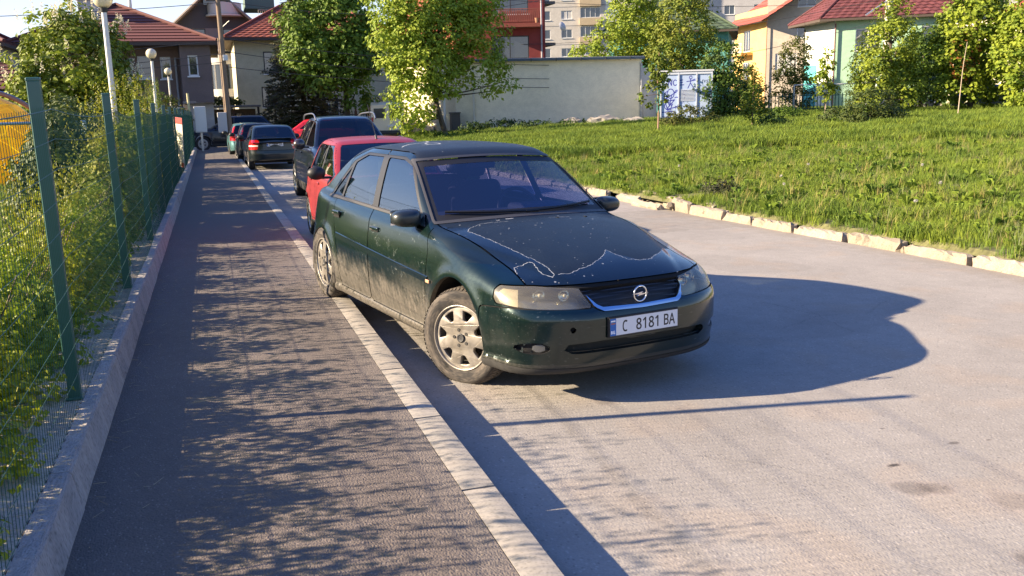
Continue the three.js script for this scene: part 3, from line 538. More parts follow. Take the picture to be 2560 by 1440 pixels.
    const sm = new GB(); for (let k = 0; k < 38; k++) { const x0 = -.37 - k * .0495, x1 = x0 - .0495, q = (x, dy, dz) => { const yy = .650 - (x + 1.3) * .045 + dy; let z = .80; for (let it = 0; it < 12; it++) z -= sedField(x, yy, z) * .9; return [x, yy, sg * (z + dz)]; }; const Y = [[-.024, .0], [-.02, .007], [.02, .007], [.024, 0]]; for (let i = 0; i < 3; i++) sm.quad(q(x0, ...Y[i]), q(x1, ...Y[i]), q(x1, ...Y[i + 1]), q(x0, ...Y[i + 1])); if (k === 0 || k === 37) { const x = k ? x1 : x0; sm.quad(q(x, -.024, 0), q(x, -.02, .007), q(x, .02, .007), q(x, .024, 0)); } }
    part('side_moulding', sm.geo(), paintRoofSide, body);
  }
  // number plate and badge
  const plate = new THREE.Group(); plate.name = 'number_plate'; plate.position.set(.925, .474, .005); plate.rotation.set(.004, 0, .03); body.add(plate);
  part('plate_face', plateGeo(), std(0xffffff, .45, { map: plateTexture([['C', 180, .70], ['8181', 380, .93], ['BA', 793, .81]], true) }), plate); part('plate_holder', rbox(.012, .128, .535, .005, -.009, 0, 0), blackTrim, plate);
  const bd = part('badge', new THREE.TorusGeometry(.0475, .0052, 10, 36).rotateY(Math.PI / 2).translate(.872, .643, 0), chrome, body, 'chrome ring badge with a lightning bolt');
  const bs = new THREE.Shape(); [[-1.28, .0], [.42, .26], [.14, .05], [1.28, .0], [-.42, -.26], [-.14, -.05]].forEach((q, i) => i ? bs.lineTo(q[0] * .0475, q[1] * .0475) : bs.moveTo(q[0] * .0475, q[1] * .0475));
  part('bolt_emblem', new THREE.ExtrudeGeometry(bs, { depth: .006, bevelEnabled: true, bevelSize: .0012, bevelThickness: .001, bevelSegments: 1 }).rotateY(Math.PI / 2).translate(.869, .643, 0), chrome, bd);
  // wipers, washer jets
  for (const [z0, z1, x0, y0, x1, y1] of [[.62, -.05, -.585, 1.022, -.455, 1.008], [.05, -.60, -.44, 1.008, -.60, 1.028]]) {
    const w = new GB(); const n = 14; for (let k = 0; k < n; k++) { const t = k / n, t2 = (k + 1) / n, Q = (t) => { const z = lerp(z0, z1, t), y = lerp(y0, y1, t) + .018; let x = -.2; for (let it = 0; it < 25; it++) x -= clamp(sedField(x, y, z), -.05, .05) * 1.2; return [x + .018, y, z]; }; w.bar(Q(t), Q(t2), .010, 5, .010, k === 0 || k === n - 1); }
    part('wiper', w.geo(), blackTrim, body);
  }
  const cowl = new GB(); for (let k = 0; k < 24; k++) { const z0 = -.70 + k * .0583, z1 = z0 + .0583, Q = (z, u) => [-.415 - .22 * z * z - .105 * u, .990 - .14 * z * z + .012 * u, z]; cowl.quad(Q(z0, 0), Q(z1, 0), Q(z1, 1), Q(z0, 1)); } part('scuttle_panel', cowl.geo(), blackTrim, body);
  for (const z of [-.12, -.36]) part('washer_jet', rbox(.03, .012, .02, .004, -.25, z < -.3 ? .973 : .980, z), seamMat, body);
  // cabin
  const inside = new THREE.Group(); inside.name = 'interior'; body.add(inside);
  part('dashboard', mergeGeometries([rbox(.62, .12, 1.36, .05, -.86, .91, 0), rbox(.34, .34, 1.36, .06, -.80, .72, 0), rbox(.26, .08, .42, .035, -.95, .975, -.38)]), std([.02, .021, .03], .8), inside);
  for (const sg of [1, -1]) {
    const q = part('front_seat', mergeGeometries([rbox(.52, .16, .52, .07, -1.62, .50, sg * .37), rbox(.16, .62, .50, .07, 0, .31, 0).applyMatrix4(M4(-1.86, .52, sg * .37, 0, 0, .26))]), clothMat, inside);
    part('headrest', mergeGeometries([rbox(.10, .19, .27, .05, -2.06, 1.24, sg * .37), new THREE.CylinderGeometry(.008, .008, .14, 6).translate(-2.04, 1.12, sg * .37 - .06), new THREE.CylinderGeometry(.008, .008, .14, 6).translate(-2.04, 1.12, sg * .37 + .06)].map((g) => g.index ? g.toNonIndexed() : g)), clothMat, q);
  }
  part('rear_seat', mergeGeometries([rbox(.5, .2, 1.3, .07, -2.55, .50, 0), rbox(.16, .56, 1.3, .07, 0, .28, 0).applyMatrix4(M4(-2.80, .55, 0, 0, 0, .32))]), clothMat, inside);
  part('rear_shelf', boxGeo(-3.25, .98, -.62, -2.9, 1.0, .62), interiorMat, inside);
  const st = new THREE.TorusGeometry(.185, .016, 8, 30).rotateY(Math.PI / 2).rotateZ(.42).translate(-1.22, .93, -.37); part('steering_wheel', mergeGeometries([st, rbox(.04, .09, .14, .02, 0, 0, 0).applyMatrix4(M4(-1.2, .925, -.37, 0, 0, .42)), rbox(.03, .03, .36, .01, 0, 0, 0).applyMatrix4(M4(-1.215, .93, -.37, 0, 0, .42))].map((g) => g.toNonIndexed())), blackTrim, inside);
  part('inner_mirror', rbox(.03, .065, .25, .02, -1.18, 1.315, 0), blackTrim, inside);
  for (const sg of [1, -1]) part('door_card', boxGeo(-2.6, .28, sg * .70 - .02, -.6, .955, sg * .70 + .02), interiorMat, inside);
  part('headlining', (() => { const g = new GB(); for (let i = 0; i < 8; i++) for (let j = 0; j < 6; j++) { const x0 = -2.5 + i * .165, x1 = x0 + .165, z0 = -.52 + j * .1733, z1 = z0 + .1733, Q = (x, z) => [x, Math.min(1.40, curveRoof(x)) - .10 * z * z, z]; g.quad(Q(x0, z0), Q(x1, z0), Q(x1, z1), Q(x0, z1)); } return g.geo(); })(), std([.25, .25, .25], 1), inside);
  // wheels stand on what carries them: rear right on the kerb
  const tm = tyreMat;
  wheel('detail', car, 0, .303, .722, 1, .455, rimMat, tm, .320, .216, .1); wheel('detail', car, 0, .303, -.722, -1, .455, rimMat, tm, .320, .216, .4);
  wheel('detail', car, -2.637, .305 + .14, .730, 1, .0, rimMat, tm, .320, .216, .75); wheel('detail', car, -2.637, .305, -.730, -1, .0, rimMat, tm, .320, .216, .2);
  return car;
}
const curveRoof = ((c) => (x) => c(x) - .03)(curve(SED.roof));
const paintTop = phys([.007, .016, .019], .35, { metalness: .4, clearcoat: .4, clearcoatRoughness: .2 });
const paintRoofSide = phys([.007, .018, .021], .32, { metalness: .5, clearcoat: .9, clearcoatRoughness: .08 });
// ---------- the other vehicles ----------
const glassScreen = phys([.34, .37, .38], .03, { transmission: 1, thickness: 0, ior: 1.6 });
const carTyre = std([.025, .024, .023], .9), carRim = std([.42, .42, .42], .4, { metalness: .7 });
function makeCar(o, label, pos, yaw, group) {
  const { wb, fo, ro, hw, cowl, nose, roof, wsB, wsT, rsT, rsB, deck, belt = cowl - .02, R = .31, paint, h = .042 } = o;
  const P = {
    top: [[-wb - ro - .1, deck - .04], [rsB, deck], [(wsB + rsB) / 2, belt + .02], [wsB, cowl], [lerp(wsB, fo, .45), lerp(cowl, nose, .35)], [fo - .16, nose], [fo - .04, nose - .1], [fo + .1, nose - .25]],
    crown: [[-wb - ro, .08], [-1, .06], [fo, .14]], crownP: 2.4,
    width: [[-wb - ro - .1, hw * .70], [-wb - ro + .25, hw * .90], [-wb, hw * .985], [-1, hw], [0, hw * .99], [fo - .3, hw * .95], [fo + .1, hw * .85]],
    front: [[.15, fo - .06], [.3, fo - .01], [.45, fo], [.56, fo - .02], [nose - .08, fo - .06], [nose, fo - .14], [nose + .2, fo - .6], [1.5, fo - 1.4]], nose: [.06, .18, 2.3],
    rear: [[.18, -wb - ro + .10], [.35, -wb - ro + .01], [.5, -wb - ro], [.62, -wb - ro + .02], [deck, -wb - ro + (o.tailRake ?? .07)], [1.6, -wb - ro + .3]], tail: [.06, .16, 2.2],
    bottom: [[-wb - ro, .30], [-wb + .4, .22], [-.4, .20], [fo, .22]], side: { mid: .55, up: .24, lo: .3 }, arch: [[0, R + .01, R + .045, .018], [-wb, R + .01, R + .045, .018]],
    screen: [(wsB - wsT) / (roof - .06 - cowl), wsB, cowl, .28], rearScreen: [(rsT - rsB) / Math.max(.05, roof - .06 - deck), rsB, deck, .18],
    roof: [[rsB - .1, roof - .16], [rsT - .15, roof - .06], [rsT + .35, roof - .01], [(rsT + wsT) / 2, roof], [wsT - .3, roof - .012], [wsT, roof - .055], [wsB, roof - .35]], roofC: .09,
    cabin: [[rsB, hw * .83], [(rsB + wsB) / 2, hw * .905], [wsB, hw * .875]], tumble: .30, tumble2: .15, k: { top: .08, front: .10, roof: .10, screen: .05, join: .04 },
  };
  P.cabBase = Math.min(cowl, deck) - .08; const f = carField(P), car = thing('parked_car', label, 'car', pos, yaw, group);
  const S = new Surf(f, [-wb - ro - .08, .12, -hw - .08], [fo + .08, roof + .06, hw + .08], h); let rest = S.all;
  const take = (s) => { const r = S.split(rest, s); rest = r.out; return r; }, half = (t, sg) => S.split(t, (x, y, z) => -sg * z).inn;
  take((x, y, z) => Math.abs(z) < hw * .55 ? .1 : Math.min(Math.hypot(x, y - R - .01), Math.hypot(x + wb, y - R - .01)) - R - .05);
  const gw = (y) => hw * .86 - .36 * (y - .95), mid = (wsB + rsB) / 2;
  const ws = take((x, y, z, nx) => nx < .08 || x < mid || y < cowl - .1 ? .2 : Math.max(Math.abs(z) - gw(y) + .05, y - roof + .075 + .06 * z * z, cowl + .02 - .05 * z * z - y));
  part('windscreen', S.geo(ws.inn, 'front', -.004), o.darkGlass ? glassDark : glassScreen, car);
  const dk = Math.max(deck, belt) + .03, rs = take((x, y, z, nx) => nx > -.12 || x > mid || y < dk - .05 ? .2 : Math.max(Math.abs(z) - gw(y) + .07, y - roof + .09 + .06 * z * z, dk - y));
  part('rear_window', S.geo(rs.inn, 'front', -.004), glassDark, car);
  const wTop = roof - .095, sx = (y, b, t, y0) => lerp(b, t, clamp((y - y0) / (roof - .06 - y0)));
  const dlo = (x, y) => Math.max(y - wTop, belt + .025 - y, x - (sx(y, wsB, wsT, cowl) - .16), (sx(y, rsB, rsT, deck) + (o.cpillar ?? .22)) - x);
  const sw = take((x, y, z) => Math.abs(z) < hw * .5 ? .3 : dlo(x, y)); const bp = -wb * .55;
  for (const sg of [1, -1]) {
    const t = half(sw.inn, sg), a = S.split(t, (x) => Math.abs(x - bp) - .045); if (a.inn.length) part('door_pillar', S.geo(a.inn), blackTrim, car);
    const b = S.split(a.out, (x) => bp - x); for (const g of [b.inn, b.out]) if (g.length) part('side_window', S.geo(g, 'side', -.005), o.darkGlass ? glassDark : glassSide, car);
  }
  const hq = (x, z) => Math.abs(z) * .8 - (x - fo + .9) * .6, hp = poly(o.lamp || [[-.12, nose - .15], [-.14, nose - .03], [.18, nose - .01], [.20, nose - .13]], .01);
  const hl = take((x, y, z) => x < fo - .5 ? .3 : hp(hq(x, z), y)); for (const sg of [1, -1]) { const t = half(hl.inn, sg); if (t.length) part('headlamp', S.geo(t, 'front', .002), whiteLens, car); }
  const tp = o.tail || [[hw * .66, deck - .30], [hw * .70, deck - .02], [hw * 1.1, deck], [hw * 1.1, deck - .30]], tps = poly(tp, .008);
  const tl = take((x, y, z) => x > -wb - ro + (o.tailWrap ?? .30) ? .3 : tps(Math.abs(z), y));
  for (const sg of [1, -1]) { const t = half(tl.inn, sg); if (!t.length) continue; const lamp = part('tail_lamp', S.geo(t, 'front', .003), redLens, car); if (o.tailBand) { const b = S.split(t, (x, y) => Math.abs(y - o.tailBand) - .022); if (b.inn.length) part('indicator_lens', S.geo(b.inn, 'front', .006), whiteLens, lamp); } }
  const gr = take((x, y, z) => x < fo - .5 ? .3 : Math.max(Math.abs(z) - .34, Math.abs(y - nose + .10) - .05)); if (gr.inn.length) part('grille', S.geo(gr.inn, 'front', -.01), blackTrim, car);
  const low = take((x, y) => y - (o.clad || .27)); part('lower_trim', S.geo(low.inn), std([.02, .02, .02], .7), car);
  // doors, bonnet and tailgate outlines
  const seamTris = [], band = (s) => { const r = S.split(rest, (...a) => s(...a) - .006), q = S.split(r.inn, (...a) => s(...a) + .006); seamTris.push(...q.out); rest = r.out.concat(q.inn); };
  const side = (s) => (x, y, z, nx, ny, nz) => Math.abs(z) < hw * .5 || Math.abs(nz) < .5 ? .3 : s(x, y);
  band(side((x, y) => Math.max(x + .42, bp + .0 - x, .30 - y))); band(side((x, y) => Math.max(x - bp, -wb + .30 - (y - .35) * .35 - x, .30 - y)));
  band((x, y, z, nx) => x > -wb - ro + .5 || nx > -.4 ? .3 : Math.max(Math.abs(z) - hw * .68, .62 - y));
  band((x, y, z, nx, ny) => ny < .3 || x < wsB - .05 ? .3 : Math.max(Math.abs(z) - hw * .78, nose - .03 - y));
  if (seamTris.length) part('panel_gaps', S.geo(seamTris, 'side', -.006), seamMat, car).userData.kind = 'stuff';
  part('body', S.geo(rest), paint, car);
  part('floor_pan', boxGeo(-wb - ro + .25, .22, -hw * .78, fo - .3, .26, hw * .78), linerMat, car);
  const seats = new THREE.Group(); seats.name = 'interior'; car.add(seats);
  part('dashboard', rbox(.5, .3, hw * 1.6, .05, wsB - .55, belt - .14, 0), interiorMat, seats);
  for (const sg of [1, -1]) part('front_seat', mergeGeometries([rbox(.16, .62, .46, .06, 0, .3, 0).applyMatrix4(M4(-1.7 + (o.seat || 0), .5, sg * .36, 0, 0, .25)), rbox(.1, .18, .25, .05, -1.92 + (o.seat || 0), 1.19, sg * .36), rbox(.5, .2, .48, .06, -1.45 + (o.seat || 0), .45, sg * .36)]), clothMat, seats);
  part('rear_seat', rbox(.2, .6, hw * 1.5, .06, -wb + .15, .72, 0), clothMat, seats);
  for (const sg of [1, -1]) {
    const m = part('door_mirror', new THREE.SphereGeometry(1, 16, 10).scale(.085, .085 * (o.mir || 1), .115).translate(wsB - .30, belt + .07, sg * (hw + .09)), o.mirrorPaint || blackTrim, car); part('mirror_foot', rbox(.07, .03, .14, .01, wsB - .31, belt + .01, sg * (hw - .02)), blackTrim, m);
    part('door_handle', rbox(.15, .03, .03, .01, bp + .14, belt - .11, sg * (hw - .015)), o.handle || paint, car); part('door_handle', rbox(.15, .03, .03, .01, -wb + .42, belt - .10, sg * (hw - .02)), o.handle || paint, car);
    for (const x of [0, -wb]) wheel(o.rims || 'five', car, x, R - .003, sg * (hw - .115), sg, 0, carRim, carTyre, R, R * .64, .3 + x);
  }
  if (o.plateTex) { const p = part('number_plate', plateGeo(), std(0xffffff, .45, { map: o.plateTex }), car); const back = o.plateBack; if (back) { p.rotation.y = Math.PI; let x = -wb - ro - .2; for (let i = 0; i < 40; i++) x += Math.max(.0005, f(x, back, 0) * .8); p.position.set(x - .012, back, 0); } else p.position.set(fo + .012, .42, 0); }
  return [car, S, f];
}
const carPaint = (r, g, b, rough = .3, metal = .3) => phys([r, g, b], rough, { metalness: metal, clearcoat: .6, clearcoatRoughness: .06 });
function buildTraffic() {
  const kerbGroup = 'cars parked along the kerb', crossGroup = 'vehicles by the cross street', F = -Math.PI / 2, B = Math.PI / 2;
  // faded red hatchback right behind the sedan, facing the camera
  {
    const [c] = makeCar({ wb: 2.45, fo: .72, ro: .62, hw: .81, cowl: .97, nose: .74, roof: 1.43, wsB: -.18, wsT: -.92, rsT: -2.45, rsB: -2.98, deck: .98, R: .285, paint: phys([.23, .018, .020], .45, { clearcoat: .3, clearcoatRoughness: .2 }), plateTex: plateTexture([['CA', 180, .7], ['4172', 380, .93], ['HM', 793, .74]], true), mirrorPaint: blackTrim }, 'faded red hatchback parked nose out right behind the dark green sedan', [2.14, 0, -11.2], F + .02, kerbGroup);
    part('roof_aerial', new GB().bar([-1.1, 1.415, 0], [-1.62, 1.86, 0], .005, 5).bar([-1.08, 1.40, 0], [-1.14, 1.45, 0], .016, 6).geo(), blackTrim, c);
  }
  // dark blue sport utility behind it
  {
    const [c] = makeCar({ wb: 2.68, fo: .86, ro: .88, hw: .91, cowl: 1.12, nose: .92, roof: 1.70, wsB: -.30, wsT: -1.08, rsT: -2.9, rsB: -3.45, deck: 1.12, R: .355, paint: carPaint(.003, .005, .014), clad: .40, darkGlass: true, mir: 1.25, mirrorPaint: phys([.03, .022, .022], .3, { clearcoat: 1 }) }, 'dark blue sport utility car with roof rails behind the red hatchback', [2.66, 0, -17.75], F + .03, kerbGroup);
    for (const sg of [1, -1]) part('roof_rail', new THREE.TubeGeometry(new THREE.CatmullRomCurve3([V(-.98, 1.62, sg * .60), V(-1.12, 1.715, sg * .605), V(-2.0, 1.745, sg * .61), V(-2.75, 1.70, sg * .60), V(-2.95, 1.63, sg * .59)]), 24, .015, 8), std([.30, .30, .31], .35, { metalness: .9 }), c);
  }
  // dark hatchback seen from behind
  {
    const [c, S, f] = makeCar({ wb: 2.61, fo: .80, ro: .72, hw: .853, cowl: .95, nose: .72, roof: 1.425, wsB: -.25, wsT: -1.0, rsT: -2.55, rsB: -3.22, deck: .99, R: .305, tailRake: .05, paint: carPaint(.007, .013, .014), tail: [[.56, .66], [.50, .90], [.52, .95], [1.0, .95], [1.0, .66]], tailBand: .77, tailWrap: .42, plateTex: plateTexture([['C', 150, .78], ['7391', 330, .93], ['XP', 770, .81]], true), plateBack: .80 }, 'near black hatchback with red tail lamps parked beyond the gap in the row', [1.92, 0, -33.6], B + .01, kerbGroup);
    part('spoiler_lip', rbox(.10, .025, 1.25, .01, -3.24, 1.0, 0), carPaint(.007, .013, .014), c); part('rear_wiper', new GB().bar([-3.27, 1.03, .05], [-3.22, 1.06, -.38], .009, 5).geo(), blackTrim, c);
  }
  makeCar({ wb: 2.55, fo: .8, ro: .78, hw: .84, cowl: .95, nose: .7, roof: 1.45, wsB: -.3, wsT: -1.0, rsT: -3.0, rsB: -3.30, deck: .92, R: .30, paint: carPaint(.012, .014, .016), tail: [[.60, .80], [.56, 1.30], [.70, 1.34], [.95, .84]], tailWrap: .45, cpillar: .35, h: .05 }, 'black estate car with tall red tail lamps in front of the dark hatchback', [1.75, 0, -38.6], B, kerbGroup);
  makeCar({ wb: 2.55, fo: .8, ro: .75, hw: .84, cowl: .95, nose: .7, roof: 1.43, wsB: -.3, wsT: -1.0, rsT: -2.9, rsB: -3.25, deck: .92, R: .30, paint: carPaint(.12, .26, .25, .3, .5), tail: [[.58, .70], [.54, 1.28], [.68, 1.32], [.95, .74]], tailWrap: .42, cpillar: .35, h: .05 }, 'pale teal estate car at the far end of the kerb row', [1.55, 0, -43.1], B, kerbGroup);
  // across the end of the street
  {
    const [c] = makeCar({ wb: 2.85, fo: .9, ro: 1.0, hw: .93, cowl: 1.12, nose: .95, roof: 1.72, wsB: -.35, wsT: -1.2, rsT: -3.1, rsB: -3.65, deck: 1.1, R: .37, paint: carPaint(.008, .009, .012), darkGlass: true, h: .05, clad: .36 }, 'black off-roader standing across the end of the pavement', [-.35, 0, -49.6], Math.PI - .02, crossGroup);
    part('chrome_strip', boxGeo(-2.35, .50, .935, -.5, .53, .945), chrome, c);
  }
  makeCar({ wb: 2.5, fo: .75, ro: .7, hw: .83, cowl: .96, nose: .74, roof: 1.47, wsB: -.2, wsT: -.95, rsT: -2.5, rsB: -3.12, deck: 1.0, R: .30, paint: carPaint(.62, .02, .025, .3, 0), darkGlass: true, h: .05, cpillar: .42 }, 'bright red hatchback standing sideways before the picket fence', [7.2, 0, -49.0], -.12, crossGroup);
  // cream van seen from behind
  {
    const van = thing('delivery_van', 'cream white van parked beyond the leafy tree on the verge', 'van', [9.9, .22, -52.5], Math.PI / 2 - .25, crossGroup);
    const sh = new THREE.Shape(); [[-2.2, .35], [2.2, .35], [2.45, .6], [2.4, .95], [1.75, 1.15], [1.15, 1.92], [.9, 1.98], [-2.1, 1.98], [-2.28, 1.85], [-2.32, .5]].forEach((q, i) => i ? sh.lineTo(...q) : sh.moveTo(...q));
    part('body', new THREE.ExtrudeGeometry(sh, { depth: 1.66, bevelEnabled: true, bevelSize: .07, bevelThickness: .07, bevelSegments: 3 }).translate(0, 0, -.83), phys([.72, .62, .44], .4, { clearcoat: .4 }), van);
    for (const z of [-.42, .42]) part('rear_window', rbox(.02, .52, .62, .03, -2.395, 1.45, z), std([.03, .035, .04], .1), van);
    for (const sg of [1, -1]) { part('tail_lamp', rbox(.04, .52, .10, .02, -2.40, .98, sg * .82), redLens, van); part('side_window', rbox(.9, .42, .02, .03, 1.0, 1.42, sg * .905), std([.03, .035, .04], .1), van); part('side_window', rbox(1.2, .42, .02, .03, -1.1, 1.42, sg * .905), std([.03, .035, .04], .1), van); for (const x of [1.45, -1.45]) wheel('far', van, x, .31, sg * .8, sg, 0, carRim, carTyre, .31, .2); }
    part('rear_bumper', rbox(.14, .2, 1.78, .05, -2.38, .42, 0), std([.05, .05, .05], .7), van); part('number_plate', rbox(.01, .11, .5, .003, -2.41, .76, .25), std([.7, .7, .7], .5), van);
  }
  makeCar({ wb: 2.55, fo: .8, ro: .75, hw: .84, cowl: .95, nose: .72, roof: 1.45, wsB: -.25, wsT: -1.0, rsT: -2.6, rsB: -3.2, deck: .98, R: .30, paint: carPaint(.36, .37, .40, .35, .6), h: .05, darkGlass: true }, 'silver grey hatchback behind the trunk of the leafy tree', [13.6, .35, -54.0], Math.PI - .35, crossGroup);
  makeCar({ wb: 2.6, fo: .85, ro: .9, hw: .85, cowl: .95, nose: .72, roof: 1.43, wsB: -.25, wsT: -1.0, rsT: -2.5, rsB: -3.1, deck: 1.0, R: .30, paint: carPaint(.015, .02, .03), h: .055, darkGlass: true }, 'dark car half hidden behind the lawn crest under the maples', [37.2, .95, -41.0], -.9, 'cars beyond the lawn');
  makeCar({ wb: 2.6, fo: .85, ro: .9, hw: .85, cowl: .95, nose: .72, roof: 1.45, wsB: -.25, wsT: -1.0, rsT: -2.5, rsB: -3.1, deck: 1.0, R: .30, paint: carPaint(.10, .12, .13, .3, .6), h: .055, darkGlass: true }, 'grey car at the right edge behind the lawn crest', [40.6, 1.0, -37.6], -.8, 'cars beyond the lawn');
}
// ---------- ground, road, pavement ----------
const KERB_Y = .14, WALL_Y = .31, YARD_Y = .27;
const kerbX = curve([[-52, 9.8], [-46, 8.35], [-38, 7.5], [-28, 7.22], [-16, 7.32], [-11, 7.45], [-8.9, 7.575], [-7, 7.60], [-4, 7.55], [6, 7.3]]);   // road edge of the far kerb, by z
function lawnY(x, z) {
  const d = x - kerbX(clamp(z, -52, 6)); if (d < .2) return .085;
  const s = .056 * d, y = .13 + 1.22 * (1 - Math.exp(-s / 1.22 * 1.25));
  return y + .05 * fbm(x * .35, z * .35, 2) * sstep(.2, 2, d) + .02 * n2(x * 1.3, z * 1.3) * sstep(.2, 1, d);
}
{
  // base terrain to the horizon
  const g = new THREE.CircleGeometry(1500, 64).rotateX(-Math.PI / 2); g.translate(0, -.035, 0);
  struct('ground', g, std([.075, .085, .035], 1));
}
function hash2(i, j, k = 0) { let h = Math.imul(i, 374761393) + Math.imul(j, 668265263) + Math.imul(k, 2147483647 & 1274126177); h = Math.imul(h ^ (h >>> 13), 1274126177); return ((h ^ (h >>> 16)) >>> 0) / 4294967296; }
function groundMaps(x0, x1, z0, z1, w, h, shadeFn) {   // shadeFn(x,z,i,j) -> [r,g,b,height]
  const A = new Uint8Array(w * h * 4), B = new Uint8Array(w * h * 4);
  for (let j = 0; j < h; j++) for (let i = 0; i < w; i++) { const x = lerp(x0, x1, (i + .5) / w), z = lerp(z0, z1, (j + .5) / h), c = shadeFn(x, z, i, j), k = (j * w + i) * 4; A[k] = lin2s(clamp(c[0])) * 255; A[k + 1] = lin2s(clamp(c[1])) * 255; A[k + 2] = lin2s(clamp(c[2])) * 255; A[k + 3] = B[k + 3] = 255; B[k] = B[k + 1] = B[k + 2] = clamp(c[3]) * 255; }
  return [A, B].map((a, i) => { const t = new THREE.DataTexture(a, w, h); t.magFilter = THREE.LinearFilter; t.minFilter = THREE.LinearMipmapLinearFilter; t.generateMipmaps = true; t.repeat.set(1 / (x1 - x0), 1 / (z1 - z0)); t.offset.set(-x0 / (x1 - x0), -z0 / (z1 - z0)); if (!i) t.colorSpace = THREE.SRGBColorSpace; t.needsUpdate = true; return t; });
}
function sheet(xa, xb, za, zb, y, nx, nz) {   // flat sheet; xa/xb may be functions of z; uv = (x,z) in metres
  const g = new GB(), F = (q, z) => typeof q === 'function' ? q(z) : q;
  for (let j = 0; j < nz; j++) for (let i = 0; i < nx; i++) {
    const z0 = lerp(za, zb, j / nz), z1 = lerp(za, zb, (j + 1) / nz), P = (u, z) => [lerp(F(xa, z), F(xb, z), u), y, z], a = P(i / nx, z0), b = P(i / nx, z1), c = P((i + 1) / nx, z1), d = P((i + 1) / nx, z0), uv = (p) => [p[0], p[2]];
    g.tri(a, b, c, uv(a), uv(b), uv(c)).tri(a, c, d, uv(a), uv(c), uv(d));
  }
  return g.geo();
}
const segDist = (x, z, pts) => { let d = 9; for (let i = 0; i < pts.length - 1; i++) { const ex = pts[i + 1][0] - pts[i][0], ez = pts[i + 1][1] - pts[i][1], wx = x - pts[i][0], wz = z - pts[i][1], t = clamp((wx * ex + wz * ez) / (ex * ex + ez * ez)); d = Math.min(d, Math.hypot(wx - ex * t, wz - ez * t)); } return d; };
{
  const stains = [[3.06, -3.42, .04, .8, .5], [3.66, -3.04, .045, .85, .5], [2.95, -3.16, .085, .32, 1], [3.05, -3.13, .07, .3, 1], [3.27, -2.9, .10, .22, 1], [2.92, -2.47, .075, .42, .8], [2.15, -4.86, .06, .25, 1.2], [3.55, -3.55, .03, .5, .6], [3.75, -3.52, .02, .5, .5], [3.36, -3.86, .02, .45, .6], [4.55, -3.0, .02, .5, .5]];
  const cracks = [[[4.2, -6.0], [4.7, -6.25], [5.2, -6.2], [5.6, -6.5]], [[4.6, -5.7], [4.75, -6.3], [4.6, -6.9]], [[2.2, -3.9], [2.55, -3.6], [2.7, -3.3]], [[4.3, -2.4], [5.0, -2.0]]];
  const seamZ = (x) => -11.1 + .35 * Math.sin(x * .8) + .25 * fbm(x * 1.4, 3, 3);
  const road = (x, z, i, j) => {
    const gr = hash2(i, j), gr2 = hash2(i >> 1, j >> 1, 3), ag = n2(x * 95, z * 95), big = fbm(x * .55 + 3, z * .55, 4), mid = fbm(x * 4, z * 4, 3);
    let v = 1 + .10 * (gr - .5) + .10 * (gr2 - .5) + .06 * ag + .13 * big + .08 * mid, r = .280 * v, g = .256 * v, b = .226 * v;
    const jt = Math.abs(x - 1.78 - .09 * Math.sin(z * .7) - .03 * mid); if (jt < .05) { const q = 1 - .16 * sstep(.05, .01, jt) * (.4 + gr2); r *= q; g *= q; b *= q; }
    const patchy = sstep(.18, .26, fbm(x * .33 + 31, z * .33, 2)) * .07; r *= 1 - patchy; g *= 1 - patchy; b *= 1 - patchy;
    const pink = sstep(.1, .5, fbm(x * .9 + 9, z * .9, 3)); r *= 1 + .05 * pink; b *= 1 - .05 * pink;
    if (gr2 > .955) { const q = .65 + .3 * hash2(i >> 1, j >> 1, 9); r *= q; g *= q; b *= q; } if (gr2 < .03) { r *= 1.3; g *= 1.3; b *= 1.3; }
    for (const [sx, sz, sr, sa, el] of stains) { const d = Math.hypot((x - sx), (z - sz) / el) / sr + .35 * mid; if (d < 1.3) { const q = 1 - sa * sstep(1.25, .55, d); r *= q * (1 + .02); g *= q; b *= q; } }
    let cr = 9; for (const c of cracks) cr = Math.min(cr, segDist(x + .05 * mid, z + .05 * ag * .3, c)); if (cr < .007) { const q = .72 + .28 * cr / .007; r *= q; g *= q; b *= q; }
    const op = Math.hypot((x - 4.32) / .10, (z + 3.55) / .035) + .5 * mid + .3 * ag; if (op < 1.2) { const q = .8 * sstep(1.2, .3, op); r = lerp(r, .62, q); g = lerp(g, .20, q); b = lerp(b, .11, q); }
    // resurfaced strip edge by the lawn kerb: older, darker, dustier asphalt past the seam
    const e = z - seamZ(x); if (e < 0 && x > 4.2) { const q = .84 + .06 * mid; r *= q; g *= q * .99; b *= q * .97; }
    const ed = kerbX(z) - x; if (ed < .45) { const q = sstep(.45, .05, ed + .15 * mid) * .35 * (0.6 + .8 * gr2); r = lerp(r, .20, q); g = lerp(g, .165, q); b = lerp(b, .12, q); }
    const ek = x - 1.07; if (ek < .16) { const q = sstep(.16, .02, ek + .06 * mid) * .4 * (.5 + gr2); r = lerp(r, .15, q); g = lerp(g, .125, q); b = lerp(b, .10, q); }
    return [r, g, b, .5 + .26 * (gr2 - .5) + .28 * ag + .12 * (gr - .5) - (cr < .006 ? .25 : 0)];
  };
  const [rm, rb] = groundMaps(1.0, 8.0, -14, -1.5, 1536, 2048, road);
  struct('road', sheet(1.06, kerbX, 3, -14, 0, 6, 24), std(0xffffff, .93, { map: rm, bumpMap: rb, bumpScale: .003 }));
  const far = (x, z, i, j) => { const v = 1 + .2 * (hash2(i, j) - .5) + .14 * fbm(x * .6, z * .6, 4) + .1 * fbm(x * 3, z * 3, 2); return [.275 * v, .248 * v, .221 * v, .5]; };
  const [fm] = groundMaps(-2, 12, -56, -14, 512, 1024, far);
  struct('road', sheet(1.06, kerbX, -14, -46.9, 0, 6, 30), std(0xffffff, .93, { map: fm }));
